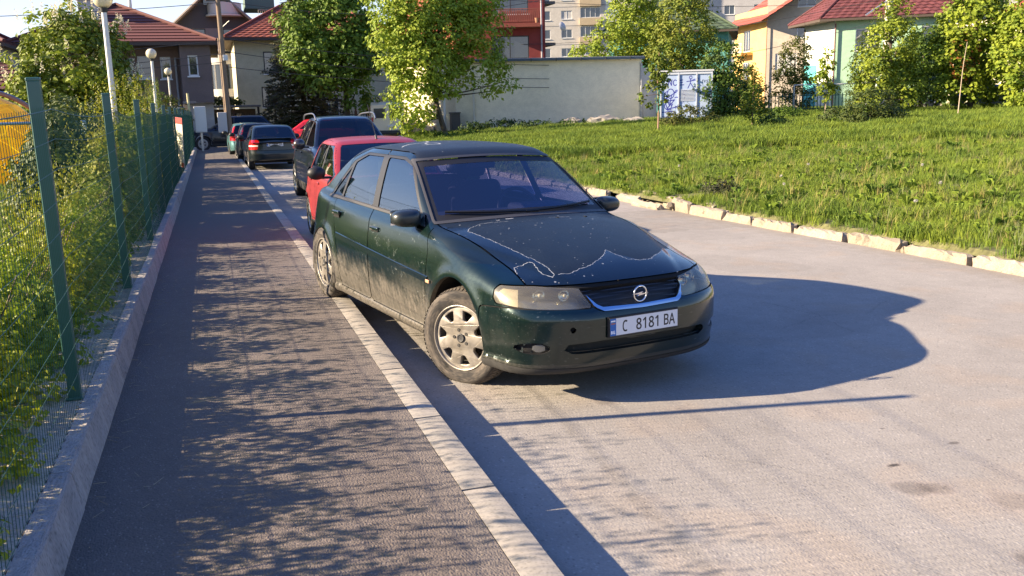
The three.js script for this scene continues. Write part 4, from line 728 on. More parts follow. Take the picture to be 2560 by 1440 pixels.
  struct('cross_street', sheet(-45, 60, -46.9, -55, -.001, 20, 4), std([.26, .235, .215], .95));
  // pavement: newer, darker asphalt
  const pave = (x, z, i, j) => {
    const gr = hash2(i, j, 5), gr2 = hash2(i >> 1, j >> 1, 6), ag = n2(x * 90 + 40, z * 90), big = fbm(x * .8 + 13, z * .6, 4), mid = fbm(x * 5, z * 5, 3), v = 1 + .20 * (gr - .5) + .20 * (gr2 - .5) + .13 * ag + .14 * big + .10 * mid;
    let r = .128 * v, g = .104 * v, b = .087 * v; if (gr2 > .97) { r *= 1.5; g *= 1.5; b *= 1.5; }
    const dust = sstep(.22, .02, .91 - x + .08 * mid) * .35; r = lerp(r, .2, dust); g = lerp(g, .175, dust); b = lerp(b, .15, dust);
    if (gr > .9985) { r = .3; g = .22; b = .12; }
    return [r, g, b, .5 + .3 * (gr2 - .5) + .34 * ag + .12 * (gr - .5)];
  };
  const [pm, pb] = groundMaps(-.68, .92, -13, -1.5, 512, 2048, pave);
  struct('pavement', sheet(-.66, .915, 3, -13, KERB_Y - .006, 2, 12), std(0xffffff, .95, { map: pm, bumpMap: pb, bumpScale: .0045 }));
  struct('pavement', sheet(-.66, .915, -13, -46.8, KERB_Y - .006, 2, 12), std([.126, .103, .087], .95));
}
// ---------- kerbs ----------
const concrete = (r, g, b, seed, bump = true, ca = 1) => {
  const t = texture(256, 256, (u, v) => { const a = tn(u, v, 4, seed), c = tn(u, v, 14, seed + 3), f = tn(u, v, 60, seed + 5), q = 1 + ca * (.13 * a + .12 * c + .16 * f) - (f < -.55 ? .22 * ca : 0); return L3(r * q, g * q * (1 - .02 * a), b * q * (1 - .04 * a)); }, { srgb: true });
  t.repeat.set(1.1, 1.1); const h = bump ? texture(256, 256, (u, v) => { const f = tn(u, v, 60, seed + 5), c = tn(u, v, 22, seed + 8); const q = .5 + .3 * f + .25 * c; return [q, q, q]; }) : null; if (h) h.repeat.set(1.1, 1.1);
  return std(0xffffff, .92, { map: t, ...(h ? { bumpMap: h, bumpScale: .005 } : {}) });
};
function stoneGeo(w, h, l, bev, seed, rough = .004, sg = 8, chip = .9) {   // worn concrete block, x width, z length, base at y=0; uv in metres
  const g = new THREE.BoxGeometry(w, h, l, 3, 3, sg), p = g.attributes.position, uv = g.attributes.uv, nn = g.attributes.normal;
  for (let i = 0; i < p.count; i++) {
    let x = p.getX(i), y = p.getY(i), z = p.getZ(i); const ax = Math.abs(Math.abs(x) - w / 2) < 1e-5, ay = Math.abs(y - h / 2) < 1e-5, az = Math.abs(Math.abs(z) - l / 2) < 1e-5;
    if ((ax && ay) || (ay && az) || (ax && az)) { const c = 1 + chip * n3(x * 9 + seed, y * 9, z * 7); if (ax) x -= Math.sign(x) * bev * c; if (ay) y -= bev * c; if (az) z -= Math.sign(z) * bev * .8 * c; }
    x += rough * n3(x * 14 + seed * 3, y * 14, z * 14); y += rough * n3(x * 12, y * 12 + seed, z * 12 + 7);
    const nx = Math.abs(nn.getX(i)), ny = Math.abs(nn.getY(i)); uv.setXY(i, (nx > .5 ? y : x) + seed * .37, (nx > .5 || ny > .5 ? z : y) + seed * .71); p.setXYZ(i, x, y + h / 2, z);
  }
  return toCreasedNormals(g, .5);
}
{
  const mats = [concrete(.315, .285, .238, 1, false, .7), concrete(.29, .262, .22, 2, false, .7), concrete(.335, .302, .252, 3, false, .7)], geos = [1, 2, 3, 4].map((s) => stoneGeo(.157, .30, .992, .006, s, 0, 8, .12));
  const k = new THREE.Group(); k.name = numbered('kerb'); k.userData.kind = 'structure'; scene.add(k);
  for (let i = 0; i < 48; i++) { const m = part('kerb_stone', geos[i % 4], mats[hash2(i, 2) * 3 | 0], k); m.position.set(.9915, KERB_Y - .30, .9 - i); }
}
{
  // far kerb: old, chipped, some stones sunk or tipped
  const mats = [concrete(.27, .222, .165, 11), concrete(.235, .195, .145, 12), concrete(.30, .25, .19, 13)], geos = [1, 2, 3, 4, 5].map((s) => stoneGeo(.17, .32, .955, .026, s + 10, .016, 14));
  const k = new THREE.Group(); k.name = numbered('kerb'); k.userData.kind = 'structure'; scene.add(k);
  for (let i = 0; i < 52; i++) {
    const z = -1.2 - i * .985; if (z < -51) break; if (z < -12.4 && z > -16.2) continue;
    const x = kerbX(z), a = Math.atan2(kerbX(z - .5) - kerbX(z + .5), 1), m = part('kerb_stone', geos[i % 5], mats[hash2(i, 7) * 3 | 0], k);
    m.position.set(x + .085 + .015 * (hash2(i, 3) - .5), KERB_Y - .345 + .03 * (hash2(i, 4) - .5), z); m.rotation.set(.012 * (hash2(i, 5) - .5), -a + .02 * (hash2(i, 8) - .5), .05 * (hash2(i, 6) - .5));
  }
  // the broken stretch: stones leaning, tipped flat or pushed out
  const br = [[7.39, -.19, -12.72, 0, .02, .05, .97], [7.43, -.15, -13.62, .03, -.13, .1, .8], [7.30, -.20, -14.45, 0, .04, .62, 1.0], [7.62, -.155, -14.15, -.03, .1, -.05, .9], [7.66, -.15, -15.15, .02, .03, -.08, .85], [7.38, -.19, -15.45, 0, -.02, .42, .9], [7.70, -.16, -13.1, .02, -.25, .12, .7]];
  br.forEach(([x, y, z, rx, ry, rz, l], i) => { const m = part('kerb_stone', stoneGeo(.17, .32, l, .022, i + 30, .012, 10), mats[i % 3], k); m.position.set(x + .06, y + .02, z); m.rotation.set(rx, ry, rz); });
  const r = rngOf(4); for (let i = 0; i < 16; i++) { const m = part('rubble_stone', new THREE.DodecahedronGeometry(.03 + r() * .05, 0), mats[i % 3], k); m.position.set(7.28 + r() * .75, .03 + r() * .06, -12.3 - r() * 3.8); m.rotation.set(r() * 3, r() * 3, r() * 3); m.scale.set(1, .6 + r() * .4, 1.2); }
}
// ---------- low wall and paver strip on the left ----------
{
  const w = new THREE.Group(); w.name = 'low_wall'; scene.add(w); tag(w, 'low concrete edging wall under the green mesh fence', 'wall');
  const mats = [concrete(.30, .27, .25, 21), concrete(.33, .295, .265, 22)];
  for (let i = 0; i < 24; i++) {
    const z1 = 2 - i * 2, z0 = z1 - 1.992, P = [[-.63, .05], [-.636, KERB_Y], [-.668, WALL_Y - .012], [-.680, WALL_Y], [-.748, WALL_Y], [-.748, .05]], g = new GB();
    for (let s = 0; s < 5; s++) for (let q = 0; q < 6; q++) { const za = lerp(z1, z0, q / 6), zb = lerp(z1, z0, (q + 1) / 6), J = (p, z, k) => [p[0] + .004 * n2(z * 3 + k, i) * (k > 0 && k < 4), p[1], z]; const a = J(P[s], za, s), b = J(P[s], zb, s), c = J(P[s + 1], zb, s + 1), d = J(P[s + 1], za, s + 1); g.tri(a, b, c, [a[2], s * .1], [b[2], s * .1], [c[2], s * .1 + .1]).tri(a, c, d, [a[2], s * .1], [c[2], s * .1 + .1], [d[2], s * .1 + .1]); }
    for (const [z, o] of [[z1, 1], [z0, -1]]) for (let s = 1; s < 5; s++) g.tri([P[0][0], P[0][1], z], [P[s][0], P[s][1], z], [P[s + 1] ? P[s + 1][0] : P[0][0], P[s + 1] ? P[s + 1][1] : P[0][1], z]);
    part('wall_block', g.geo(), mats[i % 2], w);
  }
  // wavy interlocking pavers
  const mk = (seed) => {
    const s = new THREE.Shape(), A = .098, L = .196, wv = (t) => .010 * Math.sin(t * 4 * Math.PI), pts = [], n = 8;
    for (let i = 0; i <= n; i++) pts.push([wv(i / n), L * i / n]); for (let i = n; i >= 0; i--) pts.push([A + wv(i / n), L * i / n]);
    pts.forEach((q, i) => i ? s.lineTo(q[0] * .985, q[1] * .99) : s.moveTo(q[0] * .985, q[1] * .99));
    const g = new THREE.ExtrudeGeometry(s, { depth: .05, bevelEnabled: true, bevelSize: .002, bevelThickness: .003, bevelSegments: 1 }); g.rotateX(Math.PI / 2); return g;
  };
  const strip = new THREE.Group(); strip.name = 'paver_strip'; strip.userData.kind = 'structure'; scene.add(strip);
  const pm = [concrete(.36, .31, .26, 41), concrete(.40, .345, .285, 42), concrete(.33, .285, .245, 43)], pg = mk(1);
  for (let c = 0; c < 4; c++) for (let r = 0; r < 58; r++) { const m = part('paver', pg, pm[hash2(c, r, 2) * 3 | 0], strip); m.position.set(-1.145 + c * .099, WALL_Y - .006 + .004 * (hash2(c, r) - .5), -13.2 + r * .198 + (c % 2) * .098); m.rotation.set(.012 * (hash2(c, r, 4) - .5), 0, .012 * (hash2(c, r, 5) - .5)); }
  part('paver_bed', boxGeo(-1.15, .1, -13.2, -.75, WALL_Y - .016, 2), std([.16, .13, .10], 1), strip);
  part('far_paving', boxGeo(-1.15, .1, -46, -.75, WALL_Y - .006, -13.25), pm[0], strip);
}
// yard left of the fence
{
  const g = new GB(); for (let i = 0; i < 24; i++) for (let j = 0; j < 30; j++) { const x0 = -1.15 - i * 1.6, x1 = x0 - 1.6, z0 = 2 - j * 1.6, z1 = z0 - 1.6, Q = (x, z) => [x, YARD_Y + (x < -1.2 ? .05 * fbm(x * .3, z * .3, 2) : 0), z]; g.quad(Q(x0, z0), Q(x0, z1), Q(x1, z1), Q(x1, z0)); }
  struct('yard_ground', g.geo(), std([.09, .10, .035], 1));
}
// lawn
{
  const g = new GB(), rows = 60, colsN = 50, X = (u, z) => kerbX(clamp(z, -52, 6)) + .155 + 62 * u * u, Zf = (v) => lerp(4, -62, Math.pow(v, 1.0));
  for (let j = 0; j < rows; j++) for (let i = 0; i < colsN; i++) { const z0 = Zf(j / rows), z1 = Zf((j + 1) / rows), Q = (u, z) => { const x = X(u, z); return [x, lawnY(x, z), z]; }; const a = Q(i / colsN, z0), b = Q((i + 1) / colsN, z0), c = Q((i + 1) / colsN, z1), d = Q(i / colsN, z1), uv = (p) => [p[0], p[2]]; g.tri(a, c, d, uv(a), uv(c), uv(d)).tri(a, b, c, uv(a), uv(b), uv(c)); }
  const t = texture(512, 512, (u, v) => { const a = tn(u, v, 5, 3), b = tn(u, v, 22, 4), c = tn(u, v, 70, 5), q = 1 + .25 * a + .3 * b + .3 * c; return L3(.115 * q, .112 * q, .045 * q); }, { srgb: true }); t.repeat.set(.35, .35);
  struct('lawn', g.geo(), std(0xffffff, 1, { map: t }));
}
// ---------- plants ----------
const leafMat = phys(0xffffff, .62, { vertexColors: true, transmission: .46, thickness: 0, ior: 1.35, specularIntensity: .5 });
const hedgeMat = phys(0xffffff, .6, { vertexColors: true, transmission: .62, thickness: 0, ior: 1.35, specularIntensity: .5 });
const grassMat = phys(0xffffff, .7, { vertexColors: true, transmission: .40, thickness: 0, ior: 1.3, specularIntensity: .4 });
const barkTex = texture(128, 256, (u, v) => { const a = tn(u, v * .5, 12, 2), b = tn(u, v, 36, 3), q = 1 + .4 * a + .3 * b; return L3(.085 * q, .066 * q, .05 * q); }, { srgb: true });
const bark = std(0xffffff, .95, { map: barkTex }), barkPale = std([.20, .155, .115], .95);
class Leaves {   // one foliage mesh: flat little leaves with a fold, each its own colour
  constructor(seed) { this.p = []; this.c = []; this.n = []; this.r = rngOf(seed); }
  leaf(x, y, z, len, wid, nx, ny, nz, col, droop = 0) {
    const r = this.r; let a = r() * 6.283, tx = Math.cos(a), ty = r() - .5 - droop, tz = Math.sin(a); const d = tx * nx + ty * ny + tz * nz; tx -= d * nx; ty -= d * ny; tz -= d * nz; let l = Math.hypot(tx, ty, tz) || 1; tx /= l; ty /= l; tz /= l;
    const bx = ny * tz - nz * ty, by = nz * tx - nx * tz, bz = nx * ty - ny * tx, h = wid * .28;
    const A = [x, y, z], T = [x + tx * len, y + ty * len, z + tz * len], L = [x + tx * len * .45 + bx * wid + nx * h, y + ty * len * .45 + by * wid + ny * h, z + tz * len * .45 + bz * wid + nz * h], R = [x + tx * len * .45 - bx * wid + nx * h, y + ty * len * .45 - by * wid + ny * h, z + tz * len * .45 - bz * wid + nz * h];
    this.p.push(...A, ...L, ...T, ...A, ...T, ...R); for (let k = 0; k < 6; k++) this.c.push(...col);
  }
  geo() { const g = new THREE.BufferGeometry(); g.setAttribute('position', new THREE.Float32BufferAttribute(this.p, 3)); g.setAttribute('color', new THREE.Float32BufferAttribute(this.c, 3)); g.computeVertexNormals(); return g; }
}
const onBall = (r) => { for (;;) { const x = r() * 2 - 1, y = r() * 2 - 1, z = r() * 2 - 1, l = Math.hypot(x, y, z); if (l < 1 && l > .05) return [x / l, y / l, z / l]; } };
// foliage over a set of ellipsoids [cx,cy,cz,rx,ry,rz]; leaves gather in clumps, thinner inside
function foliage(seed, blobs, o) {
  const L = new Leaves(seed), r = L.r, vol = blobs.map((b) => b[3] * b[4] * b[5]), tot = vol.reduce((a, b) => a + b, 0), { clumps, per, spread, len, wid, a, b: cb, droop = .2, up = .45, shell = .55 } = o;
  blobs.forEach((B, bi) => {
    const nC = Math.max(3, Math.round(clumps * vol[bi] / tot));
    for (let c = 0; c < nC; c++) {
      const d = onBall(r), q = Math.pow(shell + (1 - shell) * r(), .7) * (1 + .16 * n3(d[0] * 2.2 + seed, d[1] * 2.2, d[2] * 2.2)), cx = B[0] + d[0] * B[3] * q, cy = B[1] + d[1] * B[4] * q, cz = B[2] + d[2] * B[5] * q, tone = clamp(r() * .75 + .2 * n3(cx * .7, cy * .7, cz * .7)), nl = Math.round(per * (.5 + r()));
      for (let k = 0; k < nl; k++) {
        const e = onBall(r), s = spread * Math.pow(r(), .5), nn = [e[0] * .6 + d[0] * .5 + (r() - .5) * .7, e[1] * .5 + up + (r() - .5) * .5, e[2] * .6 + d[2] * .5 + (r() - .5) * .7], ln = Math.hypot(...nn) || 1, t = clamp(tone + (r() - .5) * .5), f = .8 + r() * .5;
        L.leaf(cx + e[0] * s, cy + e[1] * s * .75, cz + e[2] * s, len * f, wid * f, nn[0] / ln, nn[1] / ln, nn[2] / ln, [lerp(a[0], cb[0], t), lerp(a[1], cb[1], t), lerp(a[2], cb[2], t)], droop);
      }
    }
  });
  return L.geo();
}
function limb(pts, r0, r1, n = 6) {   // tapered tube
  const c = new THREE.CatmullRomCurve3(pts.map((p) => V(...p))), m = Math.max(4, pts.length * 3), g = new THREE.TubeGeometry(c, m, 1, n, false), p = g.attributes.position;
  for (let i = 0; i <= m; i++) { const ctr = c.getPointAt(i / m), q = lerp(r0, r1, i / m); for (let j = 0; j <= n; j++) { const k = i * (n + 1) + j; p.setXYZ(k, ctr.x + (p.getX(k) - ctr.x) * q, ctr.y + (p.getY(k) - ctr.y) * q, ctr.z + (p.getZ(k) - ctr.z) * q); } }
  g.computeVertexNormals(); return g;
}
function tree(name, label, pos, o) {   // blobs are relative to the tree's base
  const t = thing(name, label, o.category || 'tree', pos, 0, o.group), r = rngOf(o.seed * 7 + 1), gs = [], top = o.trunkTop || [0, o.h * .75, 0];
  gs.push(limb(o.trunk || [[0, -.2, 0], [.06 * o.h * (r() - .5), o.h * .25, 0], top], o.r, o.r * .35, 8));
  for (const b of o.blobs) { const k = clamp((b[1] - b[4] * .6) / (top[1] || 1), .2, .85), s = o.trunk ? new THREE.CatmullRomCurve3(o.trunk.map((q) => V(...q))).getPointAt(k) : V(lerp(0, top[0], k), lerp(0, top[1], k), lerp(0, top[2], k)); for (let m = 0; m < (o.limbs || 2); m++) { const e = onBall(r), T = [b[0] + e[0] * b[3] * .6, b[1] + e[1] * b[4] * .5, b[2] + e[2] * b[5] * .6]; gs.push(limb([[s.x, s.y, s.z], [lerp(s.x, T[0], .5), lerp(s.y, T[1], .4), lerp(s.z, T[2], .5)], T], o.r * .38, o.r * .08, 5)); } }
  part('trunk', mergeGeometries(gs), o.bark || bark, t);
  part('crown', foliage(o.seed, o.blobs, o), leafMat, t);
  return t;
}
const YG = [[.24, .29, .020], [.13, .21, .018]], MG = [[.13, .21, .022], [.06, .115, .018]], DG = [[.055, .10, .02], [.022, .045, .013]], GOLD = [[.34, .34, .02], [.18, .25, .018]];
function buildTrees() {
  // horse chestnut with flower candles
  {
    const B = [[0, 3.3, 0, 2.0, 2.0, 1.9], [-.9, 2.2, .3, 1.5, 1.3, 1.4], [.9, 2.1, .2, 1.4, 1.4, 1.5], [.1, 1.2, .2, 1.7, .9, 1.4], [.4, 4.3, 0, 1.1, .9, 1.0]];
    const t = tree('chestnut_tree', 'round horse chestnut full of pale flower candles behind the lamp posts', [-4.35, .3, -36], { seed: 3, h: 5.2, r: .16, blobs: B, clumps: 800, per: 15, spread: .30, len: .20, wid: .055, a: [.31, .37, .03], b: DG[0], droop: .5, group: 'garden trees' });
    const r = rngOf(8), L = new Leaves(91);
    for (let k = 0; k < 90; k++) { const b = B[r() * 5 | 0], d = onBall(r); d[1] = Math.abs(d[1]) * .8 + .1; const x = b[0] + d[0] * b[3] * 1.14, y = b[1] + d[1] * b[4] * 1.12, z = b[2] + Math.abs(d[2]) * b[5] * 1.12; for (let i = 0; i < 26; i++) { const q = r(), e = onBall(r), w = .085 * (1 - q * .85); L.leaf(x + e[0] * w, y + q * .36, z + e[2] * w, 0.06, .024, e[0], e[1], e[2], [.85, .78, .58]); } }
    part('flower_candles', L.geo(), leafMat, t);
  }
  // spruce: drooping whorls
  {
    const t = thing('spruce_tree', 'tall dark spruce with brownish lower boughs before the cream house', 'tree', [5.2, .0, -54.0], 0, 'garden trees'), r = rngOf(44), L = new Leaves(45), gs = [limb([[0, -.2, 0], [.05, 3, 0], [.1, 9.4, 0]], .20, .03, 8)];
    for (let w = 0; w < 30; w++) { const y = 1.0 + w * .29, R = 2.8 * (1 - (y - .6) / 9.8) + .15; for (let k = 0; k < 8; k++) { const a = k / 8 * 6.283 + w * 1.1 + r() * .4, ca = Math.cos(a), sa = Math.sin(a), RR = R * (.8 + r() * .4); gs.push(limb([[0, y, 0], [ca * RR * .5, y - .04, sa * RR * .5], [ca * RR, y - .14 * RR, sa * RR]], .025, .006, 4)); for (let i = 0; i < 90; i++) { const q = .15 + .85 * r(), s = (r() - .5) * .55 * (1.15 - q), x = ca * RR * q - sa * s, z = sa * RR * q + ca * s, yy = y - .14 * RR * q * q - r() * .12, m = clamp(r() + (y < 4.4 ? .35 : -.2)); L.leaf(x, yy, z, .24, .06, (r() - .5) * .9, .7, (r() - .5) * .9 + .3, [lerp(.045, .13, m), lerp(.075, .105, m), lerp(.025, .035, m)], .6); } } }
    part('trunk', mergeGeometries(gs), bark, t); part('crown', L.geo(), leafMat, t);
  }
  tree('maple_tree', 'dense mid green maple between the spruce and the pale leafy tree', [7.35, 0, -51.6], { seed: 12, h: 8.5, r: .2, blobs: [[0, 6.4, 0, 1.9, 2.2, 1.8], [-1.7, 5.0, .3, 1.6, 1.4, 1.4], [-1.1, 3.6, .6, 1.3, 1.1, 1.2], [.3, 4.6, .5, 1.6, 1.5, 1.4], [-.2, 8.6, 0, 1.7, 1.5, 1.5], [.5, 2.6, .5, .9, .9, .8], [-2.3, 6.6, .1, 1.3, 1.3, 1.2], [1.2, 5.6, .1, 1.2, 1.6, 1.2], [-2.4, 4.2, .3, 1.0, .9, .9]], clumps: 1050, per: 15, spread: .38, len: .21, wid: .08, a: [.21, .31, .035], b: [.085, .15, .022], droop: .6, group: 'garden trees' });
  tree('ash_tree', 'bright yellow green leafy tree with a leaning trunk on the lawn verge', [10.75, .55, -44.0], { seed: 21, h: 7, r: .15, trunk: [[.3, -.2, 0], [.1, .6, 0], [-.15, 1.5, .05], [-.3, 2.6, 0], [-.35, 5.2, 0]], blobs: [[-.8, 3.6, .2, 2.0, 1.6, 1.7], [.4, 4.9, 0, 2.0, 1.6, 1.7], [-1.6, 1.6, .4, 1.3, 1.25, 1.1], [2.0, 3.2, .3, 1.5, .9, 1.2], [3.0, 2.35, .3, 1.0, .55, .8], [-.9, 6.0, 0, 1.9, 1.4, 1.6], [-1.3, 5.0, .2, 1.5, 1.2, 1.3], [.9, 6.6, 0, 1.5, 1.2, 1.3], [.2, 2.6, .5, 1.2, .9, 1], [2.1, 5.0, 0, 1.5, 1.4, 1.3], [1.9, 6.6, 0, 1.5, 1.3, 1.3], [-2.1, 4.3, .2, 1.2, 1.5, 1.1], [-2.3, 6.2, 0, 1.2, 1.3, 1.1], [-1.4, .7, .5, .9, .6, .8]], clumps: 1650, per: 14, spread: .36, len: .18, wid: .055, a: [.36, .43, .04], b: [.18, .28, .03], droop: .7, group: 'garden trees' });
  // trees and shrubs behind the white wall and the cabinet
  tree('garden_tree', 'light green tree rising behind the long white wall', [25.3, 1.0, -52.2], { seed: 31, h: 5.5, r: .12, blobs: [[0.0, 5.4, 0.0, 1.95, 2.4, 1.69], [-1.69, 4.35, 0.0, 1.56, 1.65, 1.3], [-3.38, 3.3, 0.0, 1.56, 1.2, 1.3], [0.91, 3.9, 0.26, 1.69, 1.95, 1.43], [-0.52, 6.9, 0.0, 1.43, 1.2, 1.17]], clumps: 946, per: 13, spread: .30, len: .17, wid: .06, a: [.32, .38, .035], b: [.16, .25, .025], group: 'garden trees' });
  tree('garden_tree', 'olive green tree behind the graffiti covered cabinet', [26.7, 1.0, -48.7], { seed: 32, h: 5.5, r: .12, blobs: [[0.0, 5.1, 0.0, 1.88, 2.4, 1.62], [-1.25, 3.6, 0.25, 1.38, 1.95, 1.25], [1.12, 3.45, 0.25, 1.25, 1.8, 1.12], [0.25, 6.9, 0.0, 1.38, 1.2, 1.12], [0.0, 1.8, 0.38, 1.75, 1.5, 1.25]], clumps: 875, per: 13, spread: .28, len: .16, wid: .055, a: [.25, .27, .035], b: MG[0], group: 'garden trees' });
  tree('garden_tree', 'dark shrubby tree to the right of the graffiti covered cabinet', [26.1, .9, -43.4], { seed: 33, h: 4, r: .09, blobs: [[0.0, 2.88, 0.0, 1.1, 1.32, 0.99], [-0.33, 1.44, 0.22, 1.21, 1.2, 0.99], [0.77, 1.56, 0.11, 0.88, 1.2, 0.88], [0.11, 0.6, 0.33, 1.43, 0.72, 0.99]], clumps: 459, per: 13, spread: .26, len: .14, wid: .05, a: MG[0], b: DG[1], group: 'garden trees' });
  tree('garden_tree', 'yellowish shrub in front of the yellow house', [29.2, 1.0, -45.9], { seed: 34, h: 3.4, r: .08, blobs: [[0, 1.9, 0, .9, 1.0, .8], [.5, .9, 0, 1.0, .9, .8]], clumps: 240, per: 13, spread: .24, len: .13, wid: .045, a: [.14, .13, .02], b: MG[0], group: 'garden trees' });
  tree('garden_tree', 'olive shrub between the yellow house and the mint house', [34.6, 1.2, -49.2], { seed: 35, h: 4.2, r: .09, blobs: [[0.0, 3.12, 0.0, 1.1, 1.56, 0.88], [-0.66, 1.69, 0.0, 0.99, 1.43, 0.88], [0.44, 1.17, 0.22, 1.1, 1.3, 0.88]], clumps: 363, per: 13, spread: .24, len: .13, wid: .045, a: [.13, .13, .02], b: MG[1], group: 'garden trees' });
  tree('conifer_shrub', 'narrow conical evergreen left of the broad tree by the mint house', [30.3, 1.1, -37.7], { seed: 36, h: 3.6, r: .06, blobs: [[0.0, 1.15, 0.0, 0.75, 1.15, 0.7], [0.0, 2.3, 0.0, 0.55, 1.03, 0.5], [0.0, 3.33, 0.0, 0.3, 0.69, 0.3]], clumps: 260, per: 14, spread: .17, len: .10, wid: .025, a: [.075, .10, .015], b: DG[0], up: .8, group: 'garden trees' });
  tree('garden_tree', 'broad green tree standing in front of the mint house', [29.9, 1.0, -35.3], { seed: 37, h: 5, r: .12, blobs: [[0.0, 3.19, 0.0, 1.34, 1.53, 1.23], [-0.9, 2.01, 0.0, 1.12, 1.3, 1.12], [0.9, 1.89, 0.0, 1.01, 1.18, 1.12], [0.11, 4.37, 0.0, 0.9, 0.94, 0.9], [0.0, 0.83, 0.22, 1.68, 0.94, 1.23]], clumps: 777, per: 14, spread: .24, len: .13, wid: .048, a: [.31, .37, .03], b: MG[1], group: 'garden trees' });
  tree('maple_tree', 'light green maple at the right with a small rusty patch', [33.9, 1.0, -34.4], { seed: 38, h: 6.2, r: .14, blobs: [[-.2, 4.0, 0, 1.8, 1.5, 1.5], [-1.4, 2.9, 0, 1.2, 1.2, 1.1], [1.2, 3.1, 0, 1.4, 1.4, 1.2], [-.9, 1.4, .2, 1.3, 1.0, 1.1], [1.0, 1.5, .2, 1.4, 1.0, 1.1], [.2, 5.2, 0, 1.3, .8, 1]], clumps: 820, per: 14, spread: .30, len: .17, wid: .065, a: [.31, .37, .03], b: MG[0], group: 'garden trees' });
  tree('maple_tree', 'yellow green maple cut by the right edge of the picture', [34.6, 1.0, -31.8], { seed: 39, h: 6, r: .14, blobs: [[0, 3.7, 0, 1.7, 1.4, 1.4], [-.8, 2.3, .2, 1.5, 1.2, 1.2], [1.2, 2.6, 0, 1.5, 1.5, 1.2], [.2, 1.1, .3, 1.9, .9, 1.2]], clumps: 700, per: 14, spread: .30, len: .17, wid: .065, a: [.31, .37, .03], b: MG[0], group: 'garden trees' });
  tree('garden_tree', 'green tree filling the gap between the broad tree and the right maple', [35.4, 1.1, -39.2], { seed: 40, h: 5, r: .12, blobs: [[0, 2.6, 0, 1.4, 1.3, 1.1], [-.9, 1.5, 0, 1.2, 1.1, 1], [.9, 1.5, 0, 1.2, 1.0, 1], [.2, 3.6, 0, 1.0, .8, .8]], clumps: 480, per: 14, spread: .28, len: .16, wid: .058, a: MG[0], b: DG[0], group: 'garden trees' });
  tree('garden_tree', 'dark green tree far behind the bare sapling', [40.5, 1.1, -42.5], { seed: 41, h: 5, r: .12, blobs: [[0, 2.9, 0, 1.7, 1.5, 1.2], [-1.3, 1.7, 0, 1.3, 1.1, 1], [1.3, 1.7, 0, 1.3, 1.1, 1], [2.4, 2.6, 0, 1.2, 1.3, 1]], clumps: 520, per: 14, spread: .3, len: .18, wid: .065, a: MG[0], b: DG[0], group: 'garden trees' });
  { // rust coloured dry leaves on the first maple
    const m = scene.getObjectByName('maple_tree_001'), L = new Leaves(77), r = L.r; for (let k = 0; k < 190; k++) { const e = onBall(r); L.leaf(-1.3 + e[0] * .75, 2.6 + e[1] * 1.1, .75 + e[2] * .5, .13, .04, e[0], e[1], e[2], [.26, .09, .025]); } part('dry_leaves', L.geo(), leafMat, m);
  }
  // saplings on the lawn
  const sap = 'saplings on the lawn';
  tree('maple_sapling', 'young maple with a thin pinkish stem in front of the white wall', [15.76, lawnY(15.76, -30.7), -30.7], { seed: 51, h: 3.3, r: .035, bark: std([.26, .16, .115], .9), trunk: [[0, -.1, 0], [.02, 1.0, 0], [-.02, 2.1, 0], [.03, 3.0, 0]], limbs: 1, blobs: [[.05, 2.45, 0, .50, .52, .45], [-.12, 1.95, .1, .5, .28, .4], [-.62, 1.42, .05, .26, .2, .2], [.12, 1.35, .1, .22, .3, .2], [-.3, 1.1, 0, .16, .12, .15], [.05, 3.0, 0, .28, .28, .25]], clumps: 105, per: 9, spread: .12, len: .105, wid: .046, a: [.15, .175, .016], b: YG[1], droop: .9, group: sap });
  tree('maple_sapling', 'low young maple standing right of the graffiti covered cabinet', [19.5, lawnY(19.5, -30.3), -30.3], { seed: 52, h: 2, r: .028, bark: std([.24, .17, .12], .9), trunk: [[0, -.1, 0], [.02, .5, 0], [0, 1.0, 0], [.03, 1.6, 0]], limbs: 1, blobs: [[0, 1.25, 0, .4, .35, .35], [-.35, .95, 0, .35, .28, .3], [.38, .85, 0, .3, .28, .3], [.02, .6, .1, .38, .25, .3], [.02, 1.65, 0, .22, .25, .2]], clumps: 85, per: 9, spread: .11, len: .095, wid: .042, a: [.14, .17, .016], b: YG[1], droop: .9, group: sap });
  tree('maple_sapling', 'slim young chestnut in front of the sunlit mint wall', [27.64, lawnY(27.64, -36.8), -36.8], { seed: 53, h: 3.2, r: .035, bark: std([.26, .2, .15], .9), trunk: [[0, -.1, 0], [.02, 1.0, 0], [0, 2.1, 0], [.03, 3.1, 0]], limbs: 1, blobs: [[0, 2.6, 0, .35, .4, .3], [-.25, 1.9, 0, .5, .35, .4], [.2, 1.4, 0, .5, .3, .4], [-.2, 1.05, 0, .4, .25, .3], [0, 3.1, 0, .2, .25, .2]], clumps: 90, per: 9, spread: .14, len: .15, wid: .05, a: YG[0], b: YG[1], droop: .9, group: sap });
  { const t = thing('bare_sapling', 'bare slender sapling stem standing alone on the right lawn', 'sapling', [27.76, lawnY(27.76, -28.8) - .05, -28.8], 0, sap); part('stem', limb([[0, -.1, 0], [.05, 1.0, 0], [.10, 2.0, 0], [.22, 3.0, 0]], .022, .009, 6), std([.36, .29, .21], .9), t); }
  // shrubs on the lawn
  const sh = (name, label, x, z, seed, blobs, n, a, b, len = .08) => tree(name, label, [x, lawnY(x, z) - .05, z], { seed, h: blobs[0][1], r: .02, category: 'bush', blobs, clumps: n, per: 12, spread: .15, len, wid: len * .36, a, b, limbs: 3, group: 'bushes on the lawn' });
